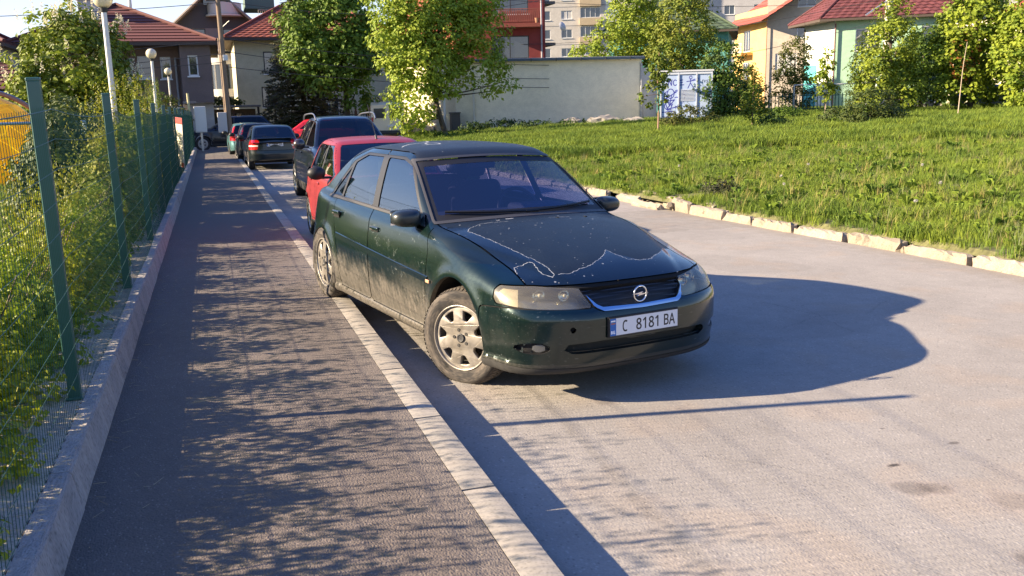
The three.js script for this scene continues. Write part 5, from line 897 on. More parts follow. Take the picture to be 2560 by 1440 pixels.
  sh('bramble_bush', 'wide grassy bramble mound before the graffiti covered cabinet', 19.3, -35.0, 61, [[0, .55, 0, 1.0, .55, .7], [-.8, .35, .2, .8, .4, .6], [.9, .35, .1, .8, .4, .6]], 260, [.13, .13, .02], [.06, .085, .012]);
  sh('bramble_bush', 'low dark bush at the foot of the second young maple', 20.1, -29.9, 62, [[0, .3, 0, .6, .35, .5], [.5, .2, .1, .5, .25, .4]], 120, MG[1], DG[0]);
  sh('bramble_bush', 'small rounded bush in front of the play frame', 25.0, -36.2, 63, [[0, .4, 0, .6, .45, .5], [.6, .3, 0, .6, .35, .5]], 150, YG[1], MG[1]);
  sh('bramble_bush', 'big dark bush on the lawn left of the bare sapling', 22.9, -27.9, 64, [[0, .7, 0, 1.0, .75, .8], [-.6, .4, .3, .8, .5, .6], [.8, .4, .1, .7, .45, .6], [.2, .25, .5, 1.2, .4, .6]], 420, [.085, .105, .015], DG[0]);
  sh('bramble_bush', 'greyish tall grass clump beside the big dark bush', 22.4, -29.2, 65, [[0, .35, 0, .7, .4, .5]], 110, [.09, .115, .03], MG[1]);
  sh('bramble_bush', 'dark weed patch growing over the broken kerb', 8.35, -13.9, 66, [[0, .12, 0, .34, .14, .38], [.2, .2, -.2, .2, .15, .2]], 70, [.05, .06, .02], [.03, .02, .012], .05);
  sh('bramble_bush', 'shaded greenery along the foot of the white wall', 15.2, -48.2, 67, [[0, .3, 0, 1.6, .45, .5], [1.8, .3, .6, 1.4, .4, .5], [3.6, .3, 1.3, 1.4, .35, .5], [-1.6, .3, .3, 1.0, .4, .5]], 320, MG[1], DG[1], .11);
  sh('bramble_bush', 'clump of weeds by the trunk of the leaning ash', 11.8, -43.2, 68, [[0, .25, 0, .8, .3, .5], [-1.0, .2, .2, .7, .28, .5]], 120, YG[1], MG[1], .1);
  // garden shrubs by the picket fence
  tree('garden_shrub', 'dark spreading shrub against the picket fence', [4.6, 0, -54.0], { category: 'bush', seed: 71, h: 1.6, r: .05, blobs: [[0, .8, 0, 1.4, .7, .7], [1.1, .9, 0, 1.0, .7, .6], [-1.0, .6, 0, .8, .5, .5]], clumps: 260, per: 13, spread: .22, len: .13, wid: .045, a: DG[0], b: DG[1] });
  tree('garden_shrub', 'small golden shrub in front of the brown house', [-2.0, .2, -44.5], { category: 'bush', seed: 72, h: 2.6, r: .05, blobs: [[0, 1.9, 0, .8, .8, .7], [.6, 1.4, 0, .7, .6, .6], [-.6, 1.4, 0, .7, .6, .6]], clumps: 200, per: 12, spread: .2, len: .12, wid: .04, a: [.13, .12, .02], b: MG[0] });
}
// hedge and yard shrubs behind the mesh fence
const ORD = ['first', 'second', 'third', 'fourth', 'fifth', 'sixth', 'seventh', 'eighth', 'ninth', 'tenth', 'eleventh', 'twelfth'], bayCount = {};
function hedgeLabel(z, tone) {
  const bay = Math.max(0, Math.floor((-z - 1.8) / 3.3)), k = bayCount[bay] = (bayCount[bay] || 0) + 1;
  return `${tone === GOLD ? 'yellow green' : tone === YG ? 'fresh green' : 'mid green'} hedge bush in the ${ORD[bay]} fence bay, ${['nearest', 'second', 'third', 'fourth'][k - 1]} within it`;
}
function buildHedge() {
  const hot = (c) => [c[0] * 1.4, c[1] * 1.4, c[2] * 1.2];   // soft young privet leaves
  const H = [ // x, z, rx, rz, height, tone
    [-1.42, -2.3, .42, .6, .62, GOLD], [-1.40, -3.2, .44, .6, .66, GOLD], [-1.39, -4.1, .43, .6, .68, GOLD], [-1.41, -5.0, .43, .58, .70, GOLD], [-1.39, -5.9, .42, .56, .66, YG], [-1.41, -6.8, .42, .56, .62, YG], [-1.39, -7.7, .42, .56, .70, GOLD], [-1.41, -8.6, .42, .56, .74, GOLD], [-1.42, -9.6, .42, .6, .66, YG], [-1.42, -10.7, .42, .62, .62, YG], [-1.42, -11.8, .42, .62, .76, YG], [-1.42, -13.0, .42, .65, 1.05, GOLD], [-1.42, -14.3, .42, .65, 1.25, GOLD], [-1.42, -15.7, .42, .7, 1.35, YG], [-1.42, -17.2, .42, .75, 1.40, GOLD], [-1.42, -18.9, .42, .8, 1.45, YG], [-1.42, -20.8, .42, .9, 1.5, GOLD], [-1.5, -23, .42, 1.1, 1.5, YG], [-1.5, -25.6, .42, 1.3, 1.55, YG], [-1.5, -29, .42, 1.7, 1.6, MG], [-1.5, -33.2, .42, 2.0, 1.6, MG],
  ];
  H.forEach(([x, z, rx, rz, h, tone], i) => {
    const t = thing('hedge_bush', hedgeLabel(z, tone), 'bush', [x, YARD_Y, z], 0, 'hedge bushes behind the fence');
    const near = z > -12.5, blobs = [[.02, h * .30, 0, rx, h * .34, rz], [.12, h * .13, 0, rx * 1.15, h * .17, rz]], tops = [[.08, h * .70, rz * .3, rx * .75, h * .30, rz * .6], [0, h * .72, -rz * .35, rx * .75, h * .34, rz * .6]], r = rngOf(500 + i), gs = [];
    for (let k = 0; k < 12; k++) { const a = r() * 6.283, q = .3 + .6 * r(); gs.push(limb([[0, -.05, 0], [Math.cos(a) * rx * q * .4, h * .4, Math.sin(a) * rz * q * .4], [Math.cos(a) * rx * q, h * (.7 + .38 * r()), Math.sin(a) * rz * q]], .009, .003, 4)); }
    part('stems', mergeGeometries(gs), bark, t);
    part('upper_foliage', foliage(660 + i, z < -12.5 ? tops : tops, { clumps: near ? 62 : 150, per: near ? 13 : 14, spread: near ? .075 : .11, len: near ? .046 : .07, wid: near ? .016 : .025, a: hot(tone[0]), b: hot(tone[1]), droop: 0, up: .5, shell: .3 }), hedgeMat, t);
    part('foliage', foliage(600 + i, blobs, { clumps: near ? 270 : 260, per: near ? 16 : 14, spread: near ? .085 : .11, len: near ? .046 : .07, wid: near ? .016 : .025, a: hot(tone[0]), b: hot(tone[1]), droop: 0, up: .5, shell: .45 }), hedgeMat, t);
    // upright shoots breaking the outline
    const L = new Leaves(700 + i); for (let k = 0; k < 30; k++) { const px = (r() - .5) * rx * 1.5, pz = (r() - .5) * rz * 1.8, hh = h * (.95 + .65 * r()); for (let m = 0; m < 12; m++) { const e = onBall(L.r); L.leaf(px + (m / 12) * .05 * e[0], hh - .26 + m * .026, pz, .04, .013, e[0], .4, e[2], tone[0], -.6); } }
    part('shoots', L.geo(), hedgeMat, t).userData.kind = 'stuff';
  });
  const D = [[-2.05, -13.4, .45, .8, 1.25, 'dark evergreen shrub left of the goal frame'], [-2.15, -15.4, .5, .9, 1.6, 'dark evergreen shrub behind the goal frame'], [-2.45, -17.6, .55, 1.1, 1.8, 'dark evergreen shrub between the goal frame and the first lamp post'], [-2.8, -20.6, .6, 1.4, 1.8, 'dark evergreen shrub behind the first lamp post'], [-3.0, -23.5, .8, 1.8, 1.85, 'dark evergreen shrub before the notice board'], [-3.1, -29, .9, 2.4, 1.95, 'dark evergreen shrub below the chestnut tree']];
  D.forEach(([x, z, rx, rz, h, label], i) => tree('yard_shrub', label, [x, YARD_Y, z], { category: 'bush', seed: 800 + i, h, r: .03, limbs: 4, blobs: [[0, h * .42, 0, rx, h * .45, rz], [.1, h * .75, rz * .3, rx * .6, h * .32, rz * .5], [-.1, h * .7, -rz * .3, rx * .7, h * .34, rz * .5]], clumps: 420, per: 14, spread: .14, len: .085, wid: .026, a: [.10, .13, .025], b: DG[0], group: 'dark shrubs in the yard' }));
}
function buildGrass() {
  const tuft = (seed, n, h, spread, w, dry) => { const p = [], c = [], r = rngOf(seed); for (let k = 0; k < n; k++) { const a = r() * 6.283, x = (r() - .5) * spread, z = (r() - .5) * spread, H = h * (.5 + .7 * r()), lean = H * (.2 + .6 * r()), ca = Math.cos(a), sa = Math.sin(a), ww = w * (.7 + .6 * r()), bx = -sa * ww, bz = ca * ww, m = [x + ca * lean * .35, H * .6, z + sa * lean * .35], t = [x + ca * lean, H * (.92 + .1 * r()), z + sa * lean], g = .8 + .4 * r(), C = dry ? [.30 * g, .27 * g, .10 * g] : [.188 * g, .25 * g, .036 * g]; p.push(x - bx, -.03, z - bz, x + bx, -.03, z + bz, m[0] + bx * .8, m[1], m[2] + bz * .8, x - bx, -.03, z - bz, m[0] + bx * .8, m[1], m[2] + bz * .8, m[0] - bx * .8, m[1], m[2] - bz * .8, m[0] - bx * .8, m[1], m[2] - bz * .8, m[0] + bx * .8, m[1], m[2] + bz * .8, ...t); for (let q = 0; q < 9; q++) c.push(...C); } const g = new THREE.BufferGeometry(); g.setAttribute('position', new THREE.Float32BufferAttribute(p, 3)); g.setAttribute('color', new THREE.Float32BufferAttribute(c, 3)); g.computeVertexNormals(); return g; };
  const rosette = (seed, n, len, wid, rise) => { const L = new Leaves(seed), r = L.r, p = L; for (let k = 0; k < n; k++) { const a = k / n * 6.283 + r() * .5, ca = Math.cos(a), sa = Math.sin(a), l = len * (.7 + .5 * r()), up = rise * (.5 + r()), C = [.15, .215, .03], A = [0, 0, 0], Lf = [ca * l * .55 - sa * wid, up * .8, sa * l * .55 + ca * wid], R = [ca * l * .55 + sa * wid, up * .8, sa * l * .55 - ca * wid], T = [ca * l, up * .75, sa * l]; p.p.push(...A, ...Lf, ...T, ...A, ...T, ...R); for (let q = 0; q < 6; q++) p.c.push(...C); } return L.geo(); };
  const put = (name, geo, pts, label) => { const m = new THREE.InstancedMesh(geo, grassMat, pts.length), o = new THREE.Object3D(), c = new THREE.Color(); m.name = numbered(name); m.userData.kind = 'stuff'; m.userData.label = label; m.userData.category = 'grass'; pts.forEach(([x, y, z, s, ry, t], i) => { o.position.set(x, y, z); o.rotation.set((hash2(i, 1) - .5) * .25, ry, (hash2(i, 2) - .5) * .25); o.scale.set(s * (.8 + .5 * hash2(i, 3)), s, s * (.8 + .5 * hash2(i, 4))); o.updateMatrix(); m.setMatrixAt(i, o.matrix); c.setRGB(lerp(1.36, .60, t), lerp(1.28, .78, t), lerp(1.1, .95, t)); m.setColorAt(i, c); }); shade(m); scene.add(m); return m; };
  const r = rngOf(901), near = [[], [], []], far = [[], []], weeds = [[], []], dryP = [];
  const cam = [0, 0]; const inView = (x, z) => { const d = Math.hypot(x, z), a = Math.atan2(x, -z) - .3133; return d < 80 && Math.abs(a) < .62; };
  const blocked = (x, z) => Math.hypot(x - 7.95, z + 14.2) < .42;
  for (let k = 0; k < 210000; k++) {
    const v = Math.pow(r(), 1.35), z = -4.2 - 56 * v, u = r(), x = kerbX(clamp(z, -52, 6)) + .19 + Math.pow(u, 1.25) * (16 + 34 * v); if (!inView(x, z) || blocked(x, z)) continue;
    const d = Math.hypot(x, z), patch = fbm(x * .5, z * .5, 3), tall = sstep(-.1, .5, patch); { const e = x - kerbX(clamp(z, -52, 6)); if (e < .75 && r() < .75 - e * .7 + .5 * fbm(x * 3, z * 3, 2)) continue; }
    const t = clamp(.42 + .55 * fbm(x * .45 + 4, z * .45, 3) + (r() - .5) * .7), y = lawnY(x, z), thin = fbm(x * .8 + 20, z * .8, 3); if (thin < -.32 && r() < .6) continue;
    if (d < 26) near[k % 3].push([x, y, z, .42 + .55 * tall + .5 * r() * r(), r() * 6.3, t]); else if (r() < (d < 40 ? 1 : .6)) far[k % 2].push([x, y, z, .8 + .5 * tall + .3 * r(), r() * 6.3, t]);
    if (r() < .03) dryP.push([x, y, z, .8 + .5 * r(), r() * 6.3, r()]);
    if (r() < (d < 25 ? .035 : .012)) weeds[k % 2].push([x, y + .03, z, .7 + .8 * r(), r() * 6.3, clamp(t - .1)]);
  }
  near.forEach((p, i) => put('grass', tuft(950 + i, 12, .17, .13, .0042), p, 'green meadow grass on the near lawn')); far.forEach((p, i) => put('grass', tuft(960 + i, 12, .22, .24, .0075), p, 'green meadow grass on the far lawn'));
  put('dry_grass', tuft(955, 9, .24, .12, .003, true), dryP, 'straw coloured seed stalks in the lawn');
  put('lawn_weeds', rosette(970, 9, .075, .014, .05), weeds[0], 'broad leaved weeds among the grass'); put('lawn_weeds', rosette(971, 7, .10, .02, .09), weeds[1], 'broad leaved weeds among the grass');
  // yard grass seen through the fence
  const yp = []; for (let k = 0; k < 16000; k++) { const z = -2.5 - 30 * Math.pow(r(), 1.3), x = -1.25 - r() * (2.5 + .25 * -z); yp.push([x, YARD_Y, z, .5 + .4 * r(), r() * 6.3, r()]); } put('grass', tuft(980, 9, .15, .2, .006), yp, 'yard grass behind the mesh fence');
  // dandelion clocks
  const puff = new Leaves(990); for (let k = 0; k < 120; k++) { const e = onBall(puff.r); puff.leaf(e[0] * .012, .30 + e[1] * .012, e[2] * .012, .020, .004, e[2], e[0], e[1], [.62, .60, .54]); } const pg = puff.geo(), sg = limb([[0, -.02, 0], [.01, .15, 0], [0, .30, 0]], .003, .002, 5), stemMat = std([.16, .17, .05], .8);
  [[8.6, -12.4, 'nearest the broken kerb'], [10.5, -14.4, 'farthest from the kerb'], [9.9, -10.5, 'in front of the tall grass at the right'], [9.3, -13.5, 'behind the low kerb stones'], [8.4, -9.3, 'closest to the right edge kerb'], [11.2, -12.3, 'high on the right slope'], [8.9, -16.4, 'left of the weed patch']].forEach(([x, z, w], i) => { const t = thing('dandelion', `white dandelion clock in the grass ${w}`, 'dandelion', [x, lawnY(x, z), z], i, 'dandelion clocks in the lawn'); part('stem', sg, stemMat, t); part('seed_head', pg, leafMat, t); });
}
// ---------- fence, lamps, poles and other street furniture ----------
const fenceGreen = phys([.030, .105, .085], .42, { clearcoat: .3 }), wireMat = std([.018, .085, .05], .5), galv = std([.55, .53, .50], .38, { metalness: .75 }), whitePaint = std([.62, .62, .60], .5);
function buildStreet() {
  // mesh fence
  {
    const f = thing('mesh_fence', 'green welded mesh fence with square posts on the low wall', 'fence', [-.79, WALL_Y, 0]);
    const posts = []; for (let k = 0; k < 15; k++) posts.push(-1.80 - k * 3.305);
    const pg = new RoundedBoxGeometry(.062, 1.66, .05, 2, .006).translate(0, .81, 0), cap = rbox(.066, .02, .054, .006, 0, 1.645, 0), foot = rbox(.085, .012, .085, .003, 0, .006, 0);
    posts.forEach((z, i) => { const p = part('post', pg, fenceGreen, f); p.position.set(0, 0, z); p.rotation.set(.006 * (hash2(i, 1) - .5), 0, .02 * (hash2(i, 2) - .35)); const c = part('cap', cap, fenceGreen, p); part('foot_plate', foot, fenceGreen, p); });
    for (let k = -1; k < 14; k++) {
      const z0 = k < 0 ? posts[0] + 3.3 : posts[k], z1 = posts[k + 1] ?? z0 - 3.3, g = new GB(), sagA = .02 + .05 * hash2(k + 3, 9), n = 66, top = (t) => 1.50 - sagA * Math.sin(Math.PI * t), bow = (t, y) => .045 + .02 * Math.sin(Math.PI * t) * Math.sin(y * 2 + k);
      for (let i = 1; i < n; i++) { const t = i / n, z = lerp(z0, z1, t), H = top(t); g.bar([bow(t, .02), .02, z], [bow(t, .7), H * .5, z], .00135, 3, .00135, false).bar([bow(t, .7), H * .5, z], [bow(t, H), H + .02, z], .00135, 3, .00135, false); }
      for (let q = 0; q < 11; q++) for (let i = 0; i < 8; i++) { const t0 = i / 8, t1 = (i + 1) / 8, y = (t) => .03 + (top(t) - .03) * q / 10; g.bar([bow(t0, y(t0)) + .004, y(t0), lerp(z0, z1, t0)], [bow(t1, y(t1)) + .004, y(t1), lerp(z0, z1, t1)], q === 10 ? .0026 : .0016, 4, q === 10 ? .0026 : .0016, false); }
      const w = part('wire_panel', g.geo(), wireMat, f); w.userData.kind = 'stuff';
    }
  }
  // ball lamps
  const globeMat = phys([.80, .74, .56], .35, { transmission: .35, thickness: 0, clearcoat: .4 });
  [[-17.6, 'nearest of the ball lamps on steel posts, cut by the top edge'], [-32.5, 'middle one of the three ball lamps on steel posts'], [-50.2 + 5, 'farthest and smallest of the three ball lamps on steel posts']].forEach(([z, label], i) => {
    const x = [-1.56, -1.60, -1.58][i], t = thing('lamp_post', label, 'lamp post', [x, YARD_Y, z], 0, 'ball lamps behind the fence');
    part('post', new GB().bar([0, 0, 0], [0, 3.30, 0], .055, 12, .045).geo(), galv, t); part('globe', new THREE.SphereGeometry(.165, 28, 18).translate(0, 3.50, 0), globeMat, t); part('collar', new THREE.CylinderGeometry(.07, .055, .10, 14).translate(0, 3.32, 0), std([.03, .03, .03], .5), t);
  });
  // wooden pole with wires
  {
    const t = thing('utility_pole', 'weathered wooden utility pole carrying cables at the end of the pavement', 'utility pole', [.93, .1, -46.0]);
    part('pole', new GB().bar([0, 0, 0], [-.10, 8.6, 0], .13, 12, .10).geo(), std([.20, .145, .10], .9), t); part('conduit', new GB().bar([-.16, 0, .10], [-.21, 5.2, .09], .025, 8).geo(), std([.40, .28, .18], .7), t);
    part('street_lamp_arm', new GB().bar([-.08, 5.6, 0], [.35, 5.95, .35], .025, 6).geo(), galv, t); part('junction_box', rbox(.22, .26, .14, .02, .05, 4.30, .16), whitePaint, t); part('insulator_rack', rbox(1.1, .07, .07, .015, -.08, 6.9, 0), std([.1, .08, .06], .8), t);
    part('meter_box', rbox(.42, .95, .25, .03, -.32, 1.32, .12), std([.50, .49, .46], .6), t);
  }
  {
    const t = thing('meter_cabinet', 'pale electric meter cabinet on a post at the fence end', 'cabinet', [-.36, .14, -44.9]);
    part('case', rbox(.52, 1.18, .3, .03, 0, 1.45, 0), std([.56, .55, .52], .55), t); part('door', rbox(.46, 1.08, .012, .01, 0, 1.45, .153), std([.60, .59, .56], .5), t); part('post', rbox(.09, .9, .09, .01, 0, .45, 0), galv, t);
  }
  { const t = thing('marker_post', 'pale yellow post standing at the far end of the fence', 'post', [-.84, .3, -48.2]); part('post', new GB().bar([0, 0, 0], [-.05, 2.55, 0], .065, 10, .06).geo(), std([.55, .50, .26], .7), t); part('base', rbox(.2, .06, .2, .015, 0, .03, 0), std([.3, .29, .27], .9), t); }
  {
    // red and white board tied to the fence
    const t = thing('notice_board', 'red and white notice board hanging crooked on the mesh fence', 'sign', [-.735, .62, -22.6], 0);
    const c = document.createElement('canvas'); c.width = 128; c.height = 256; const g = c.getContext('2d'); g.fillStyle = '#c9bfae'; g.fillRect(0, 0, 128, 256); g.fillStyle = '#8e2f28'; g.fillRect(40, 0, 88, 34); g.fillStyle = '#b0563a'; g.fillRect(96, 232, 32, 24); g.fillStyle = '#8d8478'; for (let k = 0; k < 9; k++) g.fillRect(14, 96 + k * 13, 60 + (k * 37) % 40, 3);
    const tx = new THREE.CanvasTexture(c); tx.colorSpace = THREE.SRGBColorSpace; const m = part('panel', new THREE.BoxGeometry(.012, 1.12, .8).translate(0, .56, 0), std(0xffffff, .6, { map: tx }), t); m.rotation.set(.05, .30, -.04);
    part('cable_tie', new GB().bar([-.02, 1.1, .3], [.02, 1.1, .3], .01, 5).bar([-.02, .1, -.3], [.02, .1, -.3], .01, 5).geo(), blackTrim, t).userData.kind = 'stuff';
  }
  {
    // goal frame in the yard
    const t = thing('goal_frame', 'grey steel goal frame standing in the yard behind the fence', 'goal', [-2.5, YARD_Y, -15.2]), m = std([.33, .42, .44], .4, { metalness: .5 });
    for (const [a, b, n] of [[[-.42, 0, .9], [-.42, 1.44, .9], 'goal_post'], [[.62, 0, -.9], [.62, 1.44, -.9], 'goal_post'], [[-.42, 1.44, .9], [.62, 1.44, -.9], 'crossbar'], [[-.42, 1.44, .9], [-.9, 0, .4], 'stay'], [[.62, 1.44, -.9], [.14, 0, -1.4], 'stay']]) part(n, new GB().bar(a, b, .022, 8).geo(), m, t);
  }
  {
    // yellow play tunnel: faceted half dome with a striped hoop
    const t = thing('play_tunnel', 'big yellow play dome with a blue and red hoop behind the fence', 'play equipment', [-5.25, YARD_Y, -25.0], .35);
    const R = 1.78, mats = [[1, .70, .01], [.97, .64, .01], [1, .75, .02]].map((c) => phys(c, .8, { transmission: .6, thickness: 0, ior: 1.4 })), nA = 14, nB = 6;
    for (let i = 0; i < nA; i++) for (let j = 0; j < nB; j++) {
      const P = (a, b) => { const A = a / nA * 6.2832, B = b / nB * Math.PI / 2; return [R * Math.cos(B) * Math.cos(A), R * 1.2 * Math.sin(B), R * Math.cos(B) * Math.sin(A)]; }, g = new GB(), q = [P(i + .02, j + .02), P(i + .98, j + .02), P(i + .98, Math.min(nB, j + .98)), P(i + .02, Math.min(nB, j + .98))]; g.quad(q[3], q[2], q[1], q[0]);
      part('panel', g.geo(), mats[(i * 2 + j) % 3], t);
    }
    const ring = (r, y, m, nm) => { const h = part(nm, new THREE.TorusGeometry(r, .045, 8, 40, Math.PI).scale(1, 1.2, 1), m, t); h.position.set(0, 0, y); h.rotation.y = -.3; return h; };
    ring(R + .06, .25, std([.14, .30, .42], .5), 'blue_hoop'); ring(R + .04, .37, std([.38, .16, .10], .5), 'red_hoop');
  }
  {
    const m = std([.50, .50, .47], .5), t = thing('climbing_frame', 'pale steel play frame before the mint house', 'play equipment', [34.9, 1.2, -46.3], -.6);
    for (const x of [-1.9, -.1, 1.9]) part('upright', new GB().bar([x, 0, 0], [x, 1.55, 0], .045, 8).geo(), m, t); part('top_rail', new GB().bar([-1.9, 1.55, 0], [1.9, 1.55, 0], .035, 8).geo(), m, t); part('side_rail', new GB().bar([-1.9, 1.55, 0], [-1.9, 1.5, -1.4], .035, 8).geo(), m, t);
  }
  {
    const t = thing('park_fence', 'low green picket fence at the far edge of the lawn', 'fence', [33.5, 1.1, -47.2], -.6), m = std([.02, .09, .06], .6);
    for (const y of [.25, 1.0]) part('rail', boxGeo(-5, y, -.02, 5, y + .04, .02), m, t); for (let k = 0; k < 50; k++) { const p = part('picket', boxGeo(-.025, 0, .022, .025, 1.15, .036), m, t); p.position.x = -4.9 + k * .2; }
  }
  {
    const t = thing('concrete_pole', 'thick concrete utility pole rising in front of the mint house', 'utility pole', [38.2, 1.0, -45.4]); part('pole', new GB().bar([0, 0, 0], [.05, 9.5, 0], .26, 14, .20).geo(), std([.62, .55, .44], .85), t); part('bracket', new GB().bar([-1.6, 5.6, 0], [0, 6.5, 0], .05, 6).geo(), galv, t); part('crossarm', rbox(1.6, .1, .1, .02, 0, 7.6, 0), galv, t);
  }
  // picket fence along the cross street
  {
    const t = thing('iron_fence', 'dark iron picket fence along the cross street before the cream house', 'fence', [0, .05, -56.0]), m = std([.035, .026, .022], .6, { metalness: .3 });
    for (const y of [.35, 1.55]) part('rail', boxGeo(1.4, y, -.02, 13.2, y + .045, .02), m, t); for (let k = 0; k < 85; k++) { const p = part('picket', boxGeo(-.014, .2, .021, .014, 1.78, .047), m, t); p.position.x = 1.45 + k * .139; } for (let k = 0; k < 6; k++) { const p = part('post', boxGeo(-.05, 0, -.05, .05, 1.95, .05), std([.10, .045, .03], .7), t); p.position.x = 1.4 + k * 2.36; } part('plinth', boxGeo(1.3, -.1, -.10, 13.3, .18, .10), std([.30, .27, .24], .9), t);
  }
  // cables
  const wire = (a, b, sag, label, rad = .016) => { const p = []; for (let k = 0; k <= 16; k++) { const t = k / 16; p.push(V(lerp(a[0], b[0], t), lerp(a[1], b[1], t) - sag * 4 * t * (1 - t), lerp(a[2], b[2], t))); } single('overhead_cable', new THREE.TubeGeometry(new THREE.CatmullRomCurve3(p), 24, rad, 5), std([.03, .03, .032], .7), label, 'cable', 'overhead cables'); };
  wire([.85, 6.9, -46], [-34, 6.4, -41], .9, 'top cable running left from the wooden pole'); wire([.85, 5.2, -46], [-26, 3.2, -33], .5, 'second cable running left from the wooden pole past the brown house'); wire([.85, 4.6, -46], [-26, 2.6, -32], .5, 'third cable running left below the brown eaves'); wire([.85, 4.2, -46], [-22, 3.0, -30], .35, 'lowest cable running left across the chestnut');
  wire([.9, 7.0, -46], [24, 9.2, -53], 1.2, 'top cable running right from the wooden pole'); wire([.95, 5.3, -46], [24, 4.2, -50], .5, 'second cable running right past the spruce'); wire([.95, 4.7, -46], [24, 3.4, -50], .5, 'third cable running right past the maple'); wire([.95, 4.0, -46], [24, 2.9, -50], .4, 'lowest cable running right across the spruce');
  wire([18, 8.4, -56], [62, 10.5, -62], .8, 'cable crossing the red house and the tower block'); wire([38.2, 7.6, -45.4], [20, 6.0, -60], .6, 'cable from the concrete pole to the left', .014); wire([38.2, 6.5, -45.4], [28, 4.6, -58], .6, 'slack cable from the bracket towards the yellow house', .014); wire([38.2, 7.6, -45.4], [60, 8.5, -40], .6, 'cable from the concrete pole to the right', .014);
  { // straw blown against the low wall
    const g = new GB(), r = rngOf(62); for (let k = 0; k < 70; k++) { const z = -2.6 - r() * 8, x = -.60 + r() * r() * .30, a = r() * 6.3, l = .02 + r() * .06; g.bar([x, KERB_Y - .003, z], [x + Math.cos(a) * l, KERB_Y + .004 + r() * .012, z + Math.sin(a) * l], .0012, 3, .0008, false); }
    const m = shade(new THREE.Mesh(g.geo(), std([.42, .33, .19], .9))); m.name = 'straw_litter'; m.userData = { kind: 'stuff', label: 'dry straw scattered along the low wall', category: 'litter' }; scene.add(m);
  }
  // boulders at the wall foot
  const rk = std([.24, .22, .20], .95); [[19.0, -47.1, .62, .40, 'first pale boulder'], [20.6, -46.5, .95, .42, 'long pale boulder'], [22.1, -45.9, .7, .3, 'dark low boulder']].forEach(([x, z, s, h, w], i) => { const g = new THREE.IcosahedronGeometry(1, 3), p = g.attributes.position; for (let k = 0; k < p.count; k++) { const q = 1 + .25 * n3(p.getX(k) * 1.6 + i * 9, p.getY(k) * 1.6, p.getZ(k) * 1.6); p.setXYZ(k, p.getX(k) * q * s, p.getY(k) * q * h, p.getZ(k) * q * s * .6); } g.computeVertexNormals(); const m = single('boulder', g, rk, `${w} lying at the foot of the white wall`, 'rock', 'boulders at the white wall'); m.position.set(x, lawnY(x, z) + .08, z); m.rotation.y = -.35; });
}
// ---------- buildings ----------
const plaster = (r, g, b, seed) => { const t = texture(256, 256, (u, v) => { const a = tn(u, v, 3, seed), c = tn(u, v, 11, seed + 2), f = tn(u, v, 50, seed + 4), q = 1 + .07 * a + .06 * c + .07 * f; return L3(r * q, g * q, b * q); }, { srgb: true }); t.repeat.set(.22, .22); return std(0xffffff, .92, { map: t }); };
const paneMat = phys([.025, .032, .04], .05, { clearcoat: 1, clearcoatRoughness: .02, ior: 1.7 }), frameWhite = std([.66, .66, .64], .5), frameDark = std([.03, .028, .026], .5), curtain = std([.42, .41, .39], .9);
